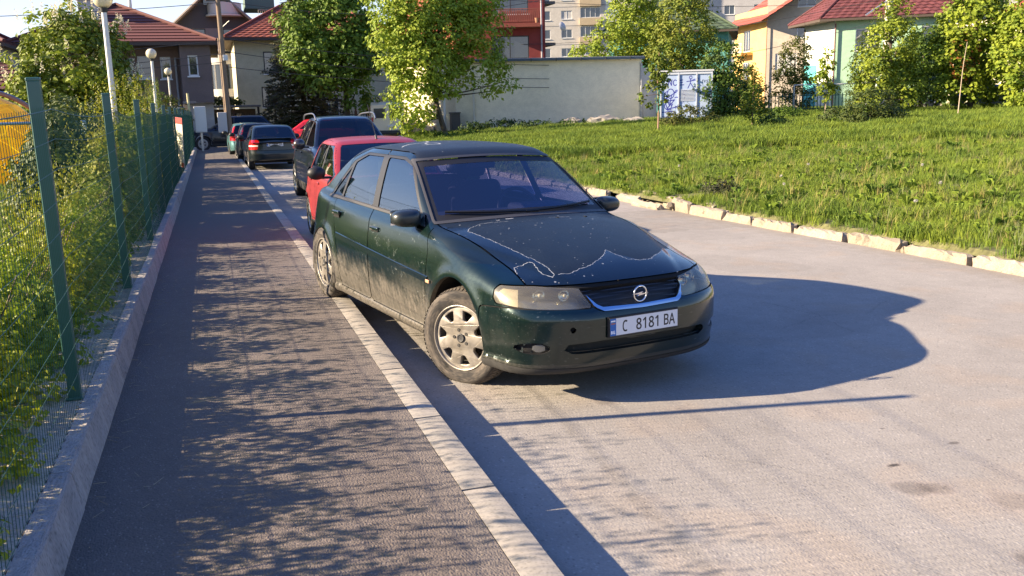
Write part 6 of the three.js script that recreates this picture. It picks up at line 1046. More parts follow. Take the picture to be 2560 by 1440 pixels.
// wall from A to B (x,z), seen from its right-hand normal; openings [u0,u1,v0,v1,kind]
function facade(parent, A, B, y0, y1, mat, openings = [], name = 'wall') {
  const L = Math.hypot(B[0] - A[0], B[1] - A[1]), dx = (B[0] - A[0]) / L, dz = (B[1] - A[1]) / L, nx = -dz, nz = dx, P = (u, v, d = 0) => [A[0] + dx * u - nx * d, v, A[1] + dz * u - nz * d];
  const us = [...new Set([0, L, ...openings.flatMap((o) => [o[0], o[1]])])].sort((a, b) => a - b), vs = [...new Set([y0, y1, ...openings.flatMap((o) => [o[2], o[3]])])].sort((a, b) => a - b), g = new GB();
  for (let i = 0; i < us.length - 1; i++) for (let j = 0; j < vs.length - 1; j++) {
    const um = (us[i] + us[i + 1]) / 2, vm = (vs[j] + vs[j + 1]) / 2; if (openings.some((o) => um > o[0] && um < o[1] && vm > o[2] && vm < o[3])) continue;
    const a = P(us[i], vs[j]), b = P(us[i + 1], vs[j]), c = P(us[i + 1], vs[j + 1]), d = P(us[i], vs[j + 1]); g.tri(a, b, c, [us[i], vs[j]], [us[i + 1], vs[j]], [us[i + 1], vs[j + 1]]).tri(a, c, d, [us[i], vs[j]], [us[i + 1], vs[j + 1]], [us[i], vs[j + 1]]);
  }
  const D = .14; for (const o of openings) { const [a, b, c, d] = o; g.quad(P(a, c), P(a, c, D), P(a, d, D), P(a, d)).quad(P(b, c, D), P(b, c), P(b, d), P(b, d, D)).quad(P(a, d), P(a, d, D), P(b, d, D), P(b, d)).quad(P(a, c, D), P(a, c), P(b, c), P(b, c, D)); }
  part(name, g.geo(), mat, parent);
  for (const o of openings) {
    const [a, b, c, d, kind = 'white'] = o, w = new THREE.Group(); w.name = kind === 'door' ? 'door' : 'window'; parent.add(w); const fm = kind === 'dark' || kind === 'darkbig' ? frameDark : frameWhite, fw = kind === 'small' ? .05 : .07, bars = new GB();
    const bar = (u0, u1, v0, v1, d0, d1) => { const q = (u, v, e) => P(u, v, e); bars.quad(q(u0, v0, d0), q(u1, v0, d0), q(u1, v1, d0), q(u0, v1, d0)).quad(q(u0, v1, d0), q(u1, v1, d0), q(u1, v1, d1), q(u0, v1, d1)).quad(q(u1, v0, d0), q(u0, v0, d0), q(u0, v0, d1), q(u1, v0, d1)).quad(q(u0, v0, d1), q(u0, v0, d0), q(u0, v1, d0), q(u0, v1, d1)).quad(q(u1, v0, d0), q(u1, v0, d1), q(u1, v1, d1), q(u1, v1, d0)); };
    bar(a, a + fw, c, d, .06, .13); bar(b - fw, b, c, d, .06, .13); bar(a + fw, b - fw, c, c + fw, .062, .13); bar(a + fw, b - fw, d - fw, d, .062, .13);
    const nm = Math.max(1, Math.round((b - a) / (kind === 'darkbig' ? 1.3 : .75))); for (let k = 1; k < nm; k++) { const u = lerp(a, b, k / nm); bar(u - fw * .45, u + fw * .45, c + fw, d - fw, .064, .13); }
    part('frame', bars.geo(), fm, w);
    for (let k = 0; k < nm; k++) { const u0 = lerp(a, b, k / nm), u1 = lerp(a, b, (k + 1) / nm), pg = new GB(); pg.quad(P(u0, c, .10), P(u1, c, .10), P(u1, d, .10), P(u0, d, .10)); part('pane', pg.geo(), kind === 'blind' ? curtain : paneMat, w); }
    if (kind !== 'noSill' && kind !== 'door') { const s = new GB(), q = (u, v, e) => P(u, v, e); const u0 = a - .06, u1 = b + .06, v1 = c - .002, v0 = c - .07; s.quad(q(u0, v0, -.1), q(u1, v0, -.1), q(u1, v1, -.1), q(u0, v1, -.1)).quad(q(u0, v1, -.1), q(u1, v1, -.1), q(u1, v1, .02), q(u0, v1, .02)).quad(q(u1, v0, -.1), q(u0, v0, -.1), q(u0, v0, .0), q(u1, v0, .0)); part('sill', s.geo(), frameWhite, w); }
  }
}
// sloped roof face a b c (d), laid with rows of tiles as raised strips
const tileMat = (r, g, b, seed) => [0, 1, 2].map((k) => std([r * (1 + .14 * (k - 1)), g * (1 + .16 * (k - 1)), b * (1 + .16 * (k - 1))], .8));
function roofFace(parent, e0, e1, t1, t0, mats, rows = 14, cols = 0, thick = .05) {   // e0-e1 eave, t0-t1 top edge (may be one point)
  const E0 = V(...e0), E1 = V(...e1), T0 = V(...t0), T1 = V(...t1), n = E1.clone().sub(E0).cross(T0.clone().sub(E0)); if (n.lengthSq() < 1e-6) n.copy(E1).sub(E0).cross(T1.clone().sub(E0)); n.normalize(); if (n.y < 0) n.negate();
  const R = parent, at = (u, v, h) => { const a = E0.clone().lerp(T0, v), b = E1.clone().lerp(T1, v); return a.lerp(b, u).addScaledVector(n, h).toArray(); };
  for (let k = 0; k < rows; k++) {
    const v0 = k / rows, v1 = (k + 1) / rows, bands = cols ? 3 : 1, gs = Array.from({ length: bands }, () => new GB()), w0 = E0.clone().lerp(T0, v0).distanceTo(E1.clone().lerp(T1, v0)), nc = cols ? Math.max(1, Math.round(w0 / cols)) : 1;
    for (let c = 0; c < nc; c++) { const u0 = c / nc, u1 = (c + 1) / nc, um = (u0 + u1) / 2, g = gs[bands === 1 ? 0 : Math.floor(hash2(c, k, 17) * 3)], h = cols ? thick * .7 : 0; const A = at(u0, v0, thick), B = at(um, v0, thick + h), C = at(u1, v0, thick), A2 = at(u0, v1, .004), B2 = at(um, v1, .004 + h), C2 = at(u1, v1, .004); if (cols) g.quad(A, B, B2, A2).quad(B, C, C2, B2).tri(A, at(u0, v0, 0), B).tri(B, at(u1, v0, 0), C).tri(at(u0, v0, 0), at(u1, v0, 0), B); else g.quad(A, C, C2, A2).quad(at(u0, v0, 0), at(u1, v0, 0), C, A); }
    gs.forEach((g, b) => { if (g.n) { const m = part('tile_row', g.geo(), mats[(b + k) % mats.length], R); if (cols) m.userData.kind = 'stuff'; } });
  }
  const s = new GB(); s.quad(at(0, 0, -.06), at(1, 0, -.06), at(1, 1, -.06), at(0, 1, -.06)); part('underside', s.geo(), std([.10, .075, .055], .9), R);
}
function roofGroup(b) { const r = new THREE.Group(); r.name = 'roof'; b.add(r); return r; }
function hipRoof(b, c, y, ridgeY, over, ridge, mats, rows, cols) {   // c: four plan corners (x,z) counter-clockwise from front left; ridge: two (x,z)
  const r = roofGroup(b), m = [c.reduce((a, q) => a + q[0], 0) / 4, c.reduce((a, q) => a + q[1], 0) / 4], O = c.map((q) => { const d = Math.hypot(q[0] - m[0], q[1] - m[1]); return [m[0] + (q[0] - m[0]) * (1 + over * 1.41 / d), y, m[1] + (q[1] - m[1]) * (1 + over * 1.41 / d)]; }), R = ridge.map((q) => [q[0], ridgeY, q[1]]);
  const near = (a, q) => Math.hypot(a[0] - q[0], a[2] - q[2]);
  for (let i = 0; i < 4; i++) { const a = O[i], d = O[(i + 1) % 4], ra = near(a, R[0]) < near(a, R[1]) ? R[0] : R[1], rd = near(d, R[0]) < near(d, R[1]) ? R[0] : R[1]; roofFace(r, a, d, rd, ra, Array.isArray(mats[0]) ? mats[i] : mats, rows, cols); }
  const edge = new GB(); for (let i = 0; i < 4; i++) { const a = O[i], d = O[(i + 1) % 4]; edge.quad([a[0], y - .16, a[2]], [d[0], y - .16, d[2]], [d[0], y + .06, d[2]], [a[0], y + .06, a[2]]); } part('fascia', edge.geo(), std([.07, .05, .04], .8), r); const so = new GB(); so.quad(...O.map((q) => [q[0], y - .12, q[2]])); part('soffit', so.geo(), std([.12, .09, .07], .9), r);
  const cap = new GB(); for (let i = 0; i < 4; i++) { const a = O[i], ra = near(a, R[0]) < near(a, R[1]) ? R[0] : R[1]; cap.bar([a[0], a[1] + .08, a[2]], [ra[0], ra[1] + .08, ra[2]], .09, 6); } cap.bar([R[0][0], ridgeY + .08, R[0][2]], [R[1][0], ridgeY + .08, R[1][2]], .09, 6); part('ridge_tiles', cap.geo(), Array.isArray(mats[0]) ? mats[0][0] : mats[0], r);
  return r;
}
const downpipe = (b, x, z, y0, y1, m = galv) => part('drainpipe', new GB().bar([x, y0, z], [x, y1, z], .06, 8).geo(), m, b);
function railing(b, A, B, y, h, m, name = 'railing') { const L = Math.hypot(B[0] - A[0], B[1] - A[1]), n = Math.max(2, Math.round(L / .14)), g = new GB(), Q = (t) => [lerp(A[0], B[0], t), lerp(A[1], B[1], t)]; for (const yy of [y + .06, y + h]) { const a = Q(0), c = Q(1); g.bar([a[0], yy, a[1]], [c[0], yy, c[1]], .028, 5); } for (let k = 0; k <= n; k++) { const q = Q(k / n); g.bar([q[0], y, q[1]], [q[0], y + h, q[1]], .014, 4, .014, false); } part(name, g.geo(), m, b); }
function buildHouses() {
  const red = tileMat(.24, .062, .035, 1), darkRed = tileMat(.095, .025, .022, 2), slate = tileMat(.045, .042, .05, 3), greenT = tileMat(.055, .085, .045, 4), wine = tileMat(.11, .030, .032, 5), G = 'houses around the street';
  { // brown house at the left
    const b = thing('brown_house', 'brown rendered house with red and dark hipped roof behind the chestnut', 'house', [0, 0, 0], 0, G), br = plaster(.185, .125, .098, 1), wh = plaster(.62, .60, .56, 2), br2 = plaster(.15, .115, .105, 3);
    facade(b, [-8.6, -53.2], [-1.25, -52.6], 2.25, 5.5, br, [[5.30, 6.0, 3.75, 4.9], [6.42, 6.95, 3.72, 4.85]]); facade(b, [-8.62, -53.16], [-1.2, -52.56], 0, 2.25, wh, [], 'plinth_wall');
    facade(b, [-1.25, -52.6], [-1.15, -51.3], 2.4, 5.5, br2); facade(b, [-1.15, -51.3], [.35, -51.15], 2.45, 5.45, br2, [[.36, .86, 3.80, 4.85]]); facade(b, [.35, -51.15], [.45, -61], 2.45, 5.45, br2); facade(b, [-.9, -51.6], [.3, -51.5], 0, 2.45, plaster(.40, .36, .31, 5), [], 'porch_wall');
    part('floor_slab', boxGeo(-1.2, 2.40, -60.5, .36, 2.52, -51.24), plaster(.26, .22, .19, 4), b);
    const r = hipRoof(b, [[-8.6, -52.4], [.2, -51.4], [.3, -61.5], [-8.4, -62]], 5.5, 7.75, .6, [[-4.3, -55.6], [-4.2, -58.6]], tileMat(.125, .040, .034, 9), 13, 0);
    part('chimney', rbox(.95, 1.5, .7, .03, -5.55, 7.1, -54.2), plaster(.45, .43, .42, 6), r); part('chimney_cap', rbox(1.15, .14, .9, .03, -5.55, 7.9, -54.2), plaster(.38, .37, .36, 7), r); part('flue', new GB().bar([-3.6, 7, -56], [-3.6, 8.6, -56], .09, 8).geo(), galv, r);
    for (const x of [-3.62, -1.42]) downpipe(b, x, -52.68 + .2 + .02 * (x + 3), 2.3, 4.8, std([.30, .29, .28], .5));
  }
  { // house at the left edge
    const b = thing('edge_house', 'white house with dark red roof cut by the left edge', 'house', [0, 0, 0], 0, G); facade(b, [-16, -49], [-8.9, -48], 0, 5.2, plaster(.60, .58, .55, 11), [[5.5, 6.6, 3.0, 4.3], [3.2, 4.4, 3.0, 4.3]]); facade(b, [-8.9, -48], [-8.7, -56], 0, 5.2, plaster(.5, .48, .46, 12));
    hipRoof(b, [[-16, -48.6], [-8.9, -47.8], [-8.8, -56], [-15.8, -56.6]], 5.2, 6.9, .5, [[-13.4, -52], [-11.6, -52.4]], wine, 10, 0); facade(b, [-12.6, -44.8], [-7.6, -44.2], 0, 2.9, plaster(.22, .17, .15, 13), [[3.2, 4.4, 1.4, 2.6]], 'annex_wall'); const r = roofGroup(b); r.name = 'annex_roof'; roofFace(r, [-13, 3.0, -43.8], [-7.1, 3.0, -43.1], [-8.4, 4.4, -47.5], [-12.4, 4.4, -47.7], darkRed, 8);
  }
  { // tall grey house with rounded bay
    const b = thing('grey_house', 'tall grey gabled house with a rounded glazed bay and white balcony', 'house', [0, 0, 0], 0, G), gw = plaster(.21, .185, .18, 21), wt = std([.50, .47, .43], .7);
    facade(b, [-1.9, -72], [3.95, -72], 0, 8.0, gw, [[.35, 2.2, 6.55, 8.0 - .02, 'darkbig'], [3.4, 4.9, 6.55, 7.98, 'darkbig']]); facade(b, [3.95, -72], [4.0, -82], 0, 8, gw);
    const g = new GB(); g.tri([-1.9, 8, -72], [3.95, 8, -72], [1.0, 10.6, -72]); part('gable', g.geo(), std([.05, .05, .058], .6), b); const r = roofGroup(b); for (const [e, s] of [[-2.5, -1], [4.55, 1]]) roofFace(r, [e, 7.55, -71.0], [e, 7.55, -83], [1.0, 10.75, -83], [1.0, 10.75, -71.0], slate, 12); part('verge_board', new GB().bar([-2.5, 7.6, -70.98], [1.0, 10.8, -70.98], .10, 4).bar([4.55, 7.6, -70.98], [1.0, 10.8, -70.98], .10, 4).geo(), std([.22, .19, .16], .8), r);
    const bay = (y, h, rad, m, nm) => part(nm, new THREE.CylinderGeometry(rad, rad, h, 28, 1, false, -Math.PI / 2, Math.PI).translate(1.75, y, -71.98), m, b);
    bay(5.75, .75, 1.55, wt, 'bay_apron'); bay(6.35, .14, 1.7, wt, 'bay_slab'); bay(4.55, 1.9, 1.45, paneMat, 'bay_glazing'); bay(3.35, .55, 1.62, wt, 'bay_apron'); bay(2.0, 2.2, 1.45, paneMat, 'bay_glazing'); bay(.7, .5, 1.65, wt, 'bay_apron'); bay(9.35, .8, 1.2, wt, 'balcony_drum'); bay(8.86, .12, 1.35, wt, 'balcony_slab');
    for (let k = 0; k < 6; k++) { const a = Math.PI * (k + .5) / 6; for (const [y0, y1] of [[3.6, 5.4], [.95, 3.1]]) part('bay_mullion', boxGeo(-.05, y0, -.05, .05, y1, .05), frameWhite, b).position.set(1.75 + 1.46 * Math.cos(a), 0, -71.98 + 1.46 * Math.sin(a)); }
    part('attic_windows', rbox(1.6, .7, .1, .02, 1.1, 9.95, -71.9), paneMat, b); part('dish', new THREE.SphereGeometry(.38, 16, 8, 0, 6.283, 0, .9).rotateX(1.3).translate(3.0, 6.4, -70.4), std([.5, .5, .48], .5), b);
    part('side_dormer', rbox(2.2, 1.1, 3, .05, 4.4, 10.2, -76), std([.10, .15, .12], .7), b);
  }
  { // cream house
    const b = thing('cream_house', 'cream rendered house with red tiled hip roof behind the spruce', 'house', [0, 0, 0], 0, G), cr = plaster(.50, .455, .32, 31); facade(b, [1.9, -62], [12.4, -61.4], 0, 6.5, cr, [[1.75, 2.8, 4.3, 5.7, 'dark'], [1.5, 2.9, 2.2, 3.5, 'dark'], [5, 6.2, 4.2, 5.6, 'dark'], [8, 9.2, 4.2, 5.6, 'dark'], [5, 6.4, 1.4, 2.8], [8, 9.4, 1.4, 2.8]]); facade(b, [1.9, -71], [1.9, -62], 0, 6.5, cr);
    hipRoof(b, [[1.9, -61.6], [12.4, -61.2], [12.4, -71], [1.9, -71]], 6.5, 8.9, .55, [[5.2, -66], [9, -66]], red, 15, .42); railing(b, [3.9, -68], [8, -68], 8.0, .9, std([.2, .2, .2], .5), 'roof_rail');
  }
  { // vine pergola and garage front at the street end
    const b = thing('garage_shed', 'dark garage shed with vine covered pergola beside the brown house', 'shed', [0, 0, 0], 0, G); facade(b, [-.6, -57.5], [2.7, -57.3], 0, 2.1, plaster(.10, .075, .062, 41), [[.5, 2.6, .05, 1.9, 'dark']]); part('roof_slab', rbox(3.8, .12, 2.4, .03, 1.05, 2.25, -56.9), std([.2, .19, .18], .8), b); for (const x of [-.7, 2.8]) part('post', boxGeo(x - .06, 0, -55.9, x + .06, 2.2, -55.78), std([.06, .045, .035], .9), b); part('vine', foliage(42, [[.6, 2.55, -56.2, 1.6, .22, .6]], { clumps: 90, per: 12, spread: .2, len: .14, wid: .05, a: [.13, .12, .03], b: MG[0] }), leafMat, b);
  }
  { // red house
    const b = thing('red_house', 'deep red apartment house with wooden balcony and dark windows', 'house', [0, 0, 0], 0, G), rd = plaster(.22, .040, .036, 51), or = plaster(.23, .06, .04, 52), A = [16.0, -61.0], B = [21.9, -59.1];
    facade(b, A, B, 0, 12, rd, [[2.55, 5.1, 5.05, 6.55, 'darkbig'], [2.7, 5.1, 7.95, 10.2, 'darkbig'], [2.6, 5.1, 2.0, 3.6, 'darkbig']]); facade(b, [13.9, -69.6], A, 0, 12, or); facade(b, B, [19.7, -68], 0, 12, rd);
    const dx = .952, dz = .306; const Q = (u, d) => [A[0] + dx * u - dz * d, A[1] + dz * u + dx * d];
    const slab = new GB(); const q = (u, d, y) => { const a = Q(u, d); return [a[0], y, a[1]]; }; for (const [y0, y1] of [[7.02, 7.26]]) { slab.quad(q(2.2, 1.1, y0), q(5.85, 1.1, y0), q(5.85, 1.1, y1), q(2.2, 1.1, y1)).quad(q(2.2, 1.1, y1), q(5.85, 1.1, y1), q(5.85, 0, y1), q(2.2, 0, y1)).quad(q(2.2, 0, y0), q(5.85, 0, y0), q(5.85, 1.1, y0), q(2.2, 1.1, y0)).quad(q(2.2, 0, y0), q(2.2, 1.1, y0), q(2.2, 1.1, y1), q(2.2, 0, y1)).quad(q(5.85, 1.1, y0), q(5.85, 0, y0), q(5.85, 0, y1), q(5.85, 1.1, y1)); } part('balcony_slab', slab.geo(), or, b);
    railing(b, Q(2.25, 1.05), Q(5.8, 1.05), 7.26, .9, std([.20, .055, .035], .8), 'balcony_railing'); for (let k = 0; k < 21; k++) { const a = Q(3.2 + k * .125, 1.08), p = part('balcony_board', boxGeo(-.045, 7.34, -.012, .045, 8.08, .012), std([.23, .06, .04], .85), b); p.position.set(a[0], 0, a[1]); p.rotation.y = -.31; }
    const dp = Q(5.95, .08); downpipe(b, dp[0], dp[1], 0, 11, std([.30, .30, .32], .5)); part('dish', new THREE.SphereGeometry(.42, 16, 8, 0, 6.283, 0, .9).rotateX(1.3).rotateY(.5).translate(22.9, 7.0, -59), std([.42, .42, .43], .5), b);
    for (const y of [5.9, 8.6]) part('side_balcony', boxGeo(21.95, y, -61.5, 22.75, y + .18, -59.4), std([.10, .095, .10], .8), b); part('flower_pot', new THREE.CylinderGeometry(.16, .11, .3, 12).translate(Q(5.6, 1.0)[0], 7.42, Q(5.6, 1.0)[1]), std([.42, .2, .11], .9), b);
  }
  { // tower block
    const b = thing('tower_block', 'pale panel apartment block with yellow balconies behind the red house', 'apartment block', [0, 0, 0], 0, G), pc = plaster(.50, .46, .40, 61), pg = plaster(.44, .42, .41, 62), A = [50.8, -139.0], B = [60.2, -135.2], L = Math.hypot(9.4, 3.8), dx = 9.4 / L, dz = 3.8 / L;
    const ops = []; for (let s = 0; s < 8; s++) { const y = 3.0 + s * 2.85; ops.push([3.2, 4.9, y + .9, y + 2.2, s === 4 ? 'blind' : 'white'], [.4, 1.5, y + .8, y + 2.2, 'white'], [6.2, 9.3, y + 1.05, y + 2.6, 'noSill']); }
    facade(b, A, B, 0, 27, pc, ops); facade(b, B, [62.2, -134.6], 0, 27, std([.72, .69, .63], .8), [], 'end_wall'); const Q = (u, d) => [A[0] + dx * u - dz * d, A[1] + dz * u + dx * d];
    for (let s = 0; s < 8; s++) { const y = 3.0 + s * 2.85, g = new GB(), q = (u, d, v) => { const a = Q(u, d); return [a[0], v, a[1]]; }; g.quad(q(6.1, .6, y - .1), q(9.4, .6, y - .1), q(9.4, .6, y + 1.0), q(6.1, .6, y + 1.0)).quad(q(6.1, 0, y - .1), q(6.1, .6, y - .1), q(6.1, .6, y + 1.0), q(6.1, 0, y + 1.0)).quad(q(9.4, .6, y - .1), q(9.4, 0, y - .1), q(9.4, 0, y + 1.0), q(9.4, .6, y + 1.0)).quad(q(6.1, .6, y + 1), q(9.4, .6, y + 1), q(9.4, .5, y + 1), q(6.1, .5, y + 1)); part('balcony', g.geo(), s === 1 ? pg : plasterYellow, b); const j = new GB(), z0 = .03; j.quad(q(0, z0, y - .12), q(6.0, z0, y - .12), q(6.0, z0, y - .06), q(0, z0, y - .06)); part('panel_joint', j.geo(), std([.26, .25, .24], .9), b); }
  }
  {
    const b = thing('tower_block', 'long grey panel block closing the view behind the green roofed house', 'apartment block', [0, 0, 0], 0, G), ops = []; for (let s = 0; s < 6; s++) for (let k = 0; k < 9; k++) ops.push([3 + k * 4.6, 4.6 + k * 4.6, 4 + s * 2.9, 5.4 + s * 2.9, 'white']); facade(b, [64, -139], [106, -118], 0, 24, plaster(.40, .385, .375, 65), ops);
    const b2 = thing('tower_block', 'far pale apartment block high behind the mint house', 'apartment block', [0, 0, 0], 0, G); const o2 = []; for (let s = 0; s < 7; s++) for (let k = 0; k < 6; k++) o2.push([2 + k * 4.4, 3.7 + k * 4.4, 3 + s * 2.9, 4.4 + s * 2.9, 'white']); facade(b2, [98, -108], [122, -90], 0, 25, plaster(.42, .40, .39, 66), o2);
  }
  { // long white wall building
    const b = thing('white_garage', 'long low white garage with dark flat roof edge on the lawn', 'garage', [0, 0, 0], 0, G), wh = plaster(.74, .665, .49, 71), cr = plaster(.60, .55, .40, 72), A = [14.15, -50.05], B = [23.46, -47.75], L = Math.hypot(9.31, 2.3), dx = 9.31 / L, dz = 2.3 / L, Q = (u, d, y) => [A[0] + dx * u - dz * d, y, A[1] + dz * u + dx * d];
    facade(b, A, B, .4, 4.36, wh); facade(b, [11.5, -57], A, .4, 4.36, wh, [], 'side_wall'); facade(b, B, [21.6, -54.5], .4, 4.36, wh, [], 'side_wall'); facade(b, [13.25, -50.35], [14.13, -50.0], .4, 4.1, cr, [], 'wing_wall'); facade(b, [12.6, -52.5], [13.25, -50.35], .4, 4.1, cr, [], 'wing_wall'); facade(b, [23.5, -47.8], [24.3, -47.5], .6, 3.85, plaster(.48, .47, .45, 73), [], 'end_wall'); facade(b, [24.3, -47.5], [23.2, -51], .6, 3.85, plaster(.48, .47, .45, 73), [], 'end_wall');
    const box = (u0, u1, d0, d1, y0, y1, m, n) => { const g = new GB(), a = Q(u0, d1, y0), c = Q(u1, d1, y0), e = Q(u1, d0, y0), f = Q(u0, d0, y0), up = (p) => [p[0], y1, p[2]]; g.quad(a, c, up(c), up(a)).quad(c, e, up(e), up(c)).quad(e, f, up(f), up(e)).quad(f, a, up(a), up(f)).quad(up(a), up(c), up(e), up(f)).quad(f, e, c, a); part(n, g.geo(), m, b); };
    box(-.25, L + .12, -7.2, .22, 4.36, 4.50, std([.40, .40, .40], .8), 'roof_slab'); box(-.25, L + .12, .225, .30, 4.34, 4.47, std([.05, .075, .10], .5), 'gutter'); for (let k = 0; k < 7; k++) { const p = Q(.5 + k * 1.4, .31, 4.3); part('gutter_bracket', boxGeo(-.02, 0, -.02, .02, .18, .02), frameDark, b).position.set(...p); } const p = Q(.05, .06, 0); downpipe(b, p[0], p[2], .5, 4.1, std([.55, .53, .45], .6)); const p2 = Q(L - .02, .07, 0); downpipe(b, p2[0], p2[2], .6, 4.1, std([.36, .36, .36], .6));
    const st = thing('stone_post', 'dark square stone post at the left corner of the white garage', 'post', [13.05, .5, -49.9]); part('shaft', rbox(.5, 1.15, .5, .04, 0, .5, 0), std([.075, .07, .065], .9), st); part('capstone', rbox(.56, .08, .56, .02, 0, 1.10, 0), std([.10, .095, .09], .9), st); const wp = thing('white_post', 'thin white gate post left of the white garage', 'post', [12.6, .3, -50.4]); part('post', new GB().bar([0, 0, 0], [0, 3.0, 0], .07, 8).geo(), whitePaint, wp); part('gate_rail', new GB().bar([0, 2.9, 0], [-2.4, 2.9, -1.2], .05, 6).geo(), whitePaint, wp);
  }
  { // graffiti cabinet
    const c = document.createElement('canvas'); c.width = 1024; c.height = 900; const g = c.getContext('2d'); g.fillStyle = '#9fb0cc'; g.fillRect(0, 0, 1024, 900); g.strokeStyle = '#2a2f86'; g.lineCap = 'round'; g.lineJoin = 'round';
    const S = (w, ...p) => { g.lineWidth = w * 1.1; g.beginPath(); g.moveTo(p[0], p[1]); for (let i = 2; i < p.length; i += 2) g.lineTo(p[i], p[i + 1]); g.stroke(); }, C = (w, x, y, rx, ry, a = 0, e = 6.3) => { g.lineWidth = w * 1.1; g.beginPath(); g.ellipse(x, y, rx, ry, 0, a, e); g.stroke(); };
    S(16, 150, 250, 165, 140, 215, 240, 225, 130); C(16, 290, 190, 38, 52, .8, 5.4); S(16, 440, 140, 370, 150, 365, 240, 460, 235); S(14, 370, 195, 440, 185);
    S(15, 545, 300, 590, 210, 600, 120); C(13, 600, 100, 26, 30); S(15, 600, 170, 680, 130); S(14, 520, 175, 700, 150); C(13, 730, 140, 30, 28, 3.5, 8); S(14, 600, 210, 680, 330); S(12, 520, 350, 480, 330, 440, 420, 500, 430, 470, 520); S(10, 470, 540, 445, 590);
    C(16, 200, 400, 70, 90); C(16, 130, 440, 60, 80, 1, 5); S(18, 60, 520, 330, 360); S(16, 90, 380, 180, 640, 220, 430); C(15, 330, 400, 52, 66, 3.6, 7.4); S(14, 385, 420, 350, 520); C(16, 320, 560, 70, 90, 4.2, 8.2); S(18, 40, 560, 280, 520, 120, 700, 330, 660); C(15, 150, 640, 70, 70); S(17, 60, 480, 200, 860); S(16, 240, 600, 140, 860, 300, 760); S(15, 30, 760, 260, 740); S(14, 40, 840, 230, 880);
    g.strokeStyle = '#3a4a5c'; g.font = 'italic bold 92px sans-serif'; g.fillStyle = '#3a4a5c'; g.fillText('tvs!', 812, 200); C(10, 890, 330, 34, 54); C(8, 890, 330, 64, 26); g.fillText('He!', 812, 520);
    const tx = new THREE.CanvasTexture(c); tx.colorSpace = THREE.SRGBColorSpace;
    const b = thing('metal_cabinet', 'pale blue metal cabinet covered in dark blue graffiti', 'cabinet', [22.93, .95, -44.43], -.512), sk = std([.46, .50, .57], .5), W = 2.72, H = 2.52; part('casing', boxGeo(0, 0, -2.2, W, H, 0), std([.40, .43, .48], .5), b); const fp = new THREE.PlaneGeometry(W - .06, H - .1); fp.translate(W / 2, H / 2, .006); part('front_sheet', fp, std(0xffffff, .5, { map: tx }), b);
    for (const x of [.0, .93, 1.86, W - .07]) part('rib', boxGeo(x, .02, .01, x + .07, H - .02, .06), sk, b); part('top_rail', boxGeo(-.06, H, -2.25, W + .06, H + .08, .09), std([.50, .52, .55], .5), b); part('top_trim', boxGeo(.0, H - .14, .012, W, H - .02, .055), sk, b); for (let k = 0; k < 9; k++) part('louvre', boxGeo(1.05, 1.0 + k * .07, .012, 1.8, 1.035 + k * .07, .03), std([.42, .455, .51], .5), b);
  }
  { // green roofed house
    const b = thing('green_roof_house', 'teal green house under a patterned green tile roof', 'house', [0, 0, 0], 0, G), tl = plaster(.10, .30, .255, 81); facade(b, [31.0, -69.0], [39.0, -64.2], 0, 7.4, tl, [[1.2, 2.3, 4.4, 5.8], [4.9, 5.8, 4.2, 5.7, 'dark'], [1.2, 2.3, 1.4, 2.8]]); facade(b, [39.0, -64.2], [43.5, -71], 0, 7.4, tl); const r = hipRoof(b, [[31.0, -69.0], [39.0, -64.2], [43.8, -72], [35.8, -77]], 7.4, 10.4, .7, [[36.2, -71.2], [38.4, -70]], greenT, 12, .62); part('skylight', rbox(1.4, .5, .5, .05, 37.4, 10.2, -69.4), std([.05, .05, .05], .6), r);
  }
  { // yellow house
    const b = thing('yellow_house', 'tall house with sunny yellow end and beige windowed front', 'house', [0, 0, 0], 0, G), ye = plaster(.64, .42, .15, 91), be = plaster(.42, .36, .29, 92), A = [55.6, -90.2], B = [54.05, -81.75], C = [63.5, -74.5];
    facade(b, A, B, 0, 11.2, ye, [[2.4, 4.4, 7.1, 9.3, 'noSill'], [2.4, 4.4, 3.6, 6.0, 'noSill']]); facade(b, B, C, 0, 12.4, be, [[2.9, 4.6, 8.0, 9.6], [2.9, 4.6, 11.0, 12.3], [5.4, 7.0, 8.0, 9.6], [8.6, 10.2, 8.0, 9.6], [.9, 3.0, 4.6, 6.6, 'blind'], [5.4, 7.0, 4.6, 6.2], [8.6, 10.2, 4.6, 6.2]]);
    const L = Math.hypot(-1.55, 8.45), ex = -1.55 / L, ez = 8.45 / L, Q = (u, d, y) => [A[0] + ex * u - ez * d, y, A[1] + ez * u + ex * d]; for (const y of [6.7, 3.3]) { const g = new GB(); g.quad(Q(1.6, 1.3, y), Q(5.2, 1.3, y), Q(5.2, 1.3, y + .25), Q(1.6, 1.3, y + .25)).quad(Q(1.6, 1.3, y + .25), Q(5.2, 1.3, y + .25), Q(5.2, 0, y + .25), Q(1.6, 0, y + .25)).quad(Q(1.6, 0, y), Q(5.2, 0, y), Q(5.2, 1.3, y), Q(1.6, 1.3, y)).quad(Q(5.2, 1.3, y), Q(5.2, 0, y), Q(5.2, 0, y + .25), Q(5.2, 1.3, y + .25)).quad(Q(1.6, 0, y), Q(1.6, 1.3, y), Q(1.6, 1.3, y + .25), Q(1.6, 0, y + .25)); part('balcony_slab', g.geo(), ye, b); const a = Q(1.65, 1.25, 0), c = Q(5.15, 1.25, 0); railing(b, [a[0], a[2]], [c[0], c[2]], y + .25, .95, whitePaint, 'balcony_railing'); }
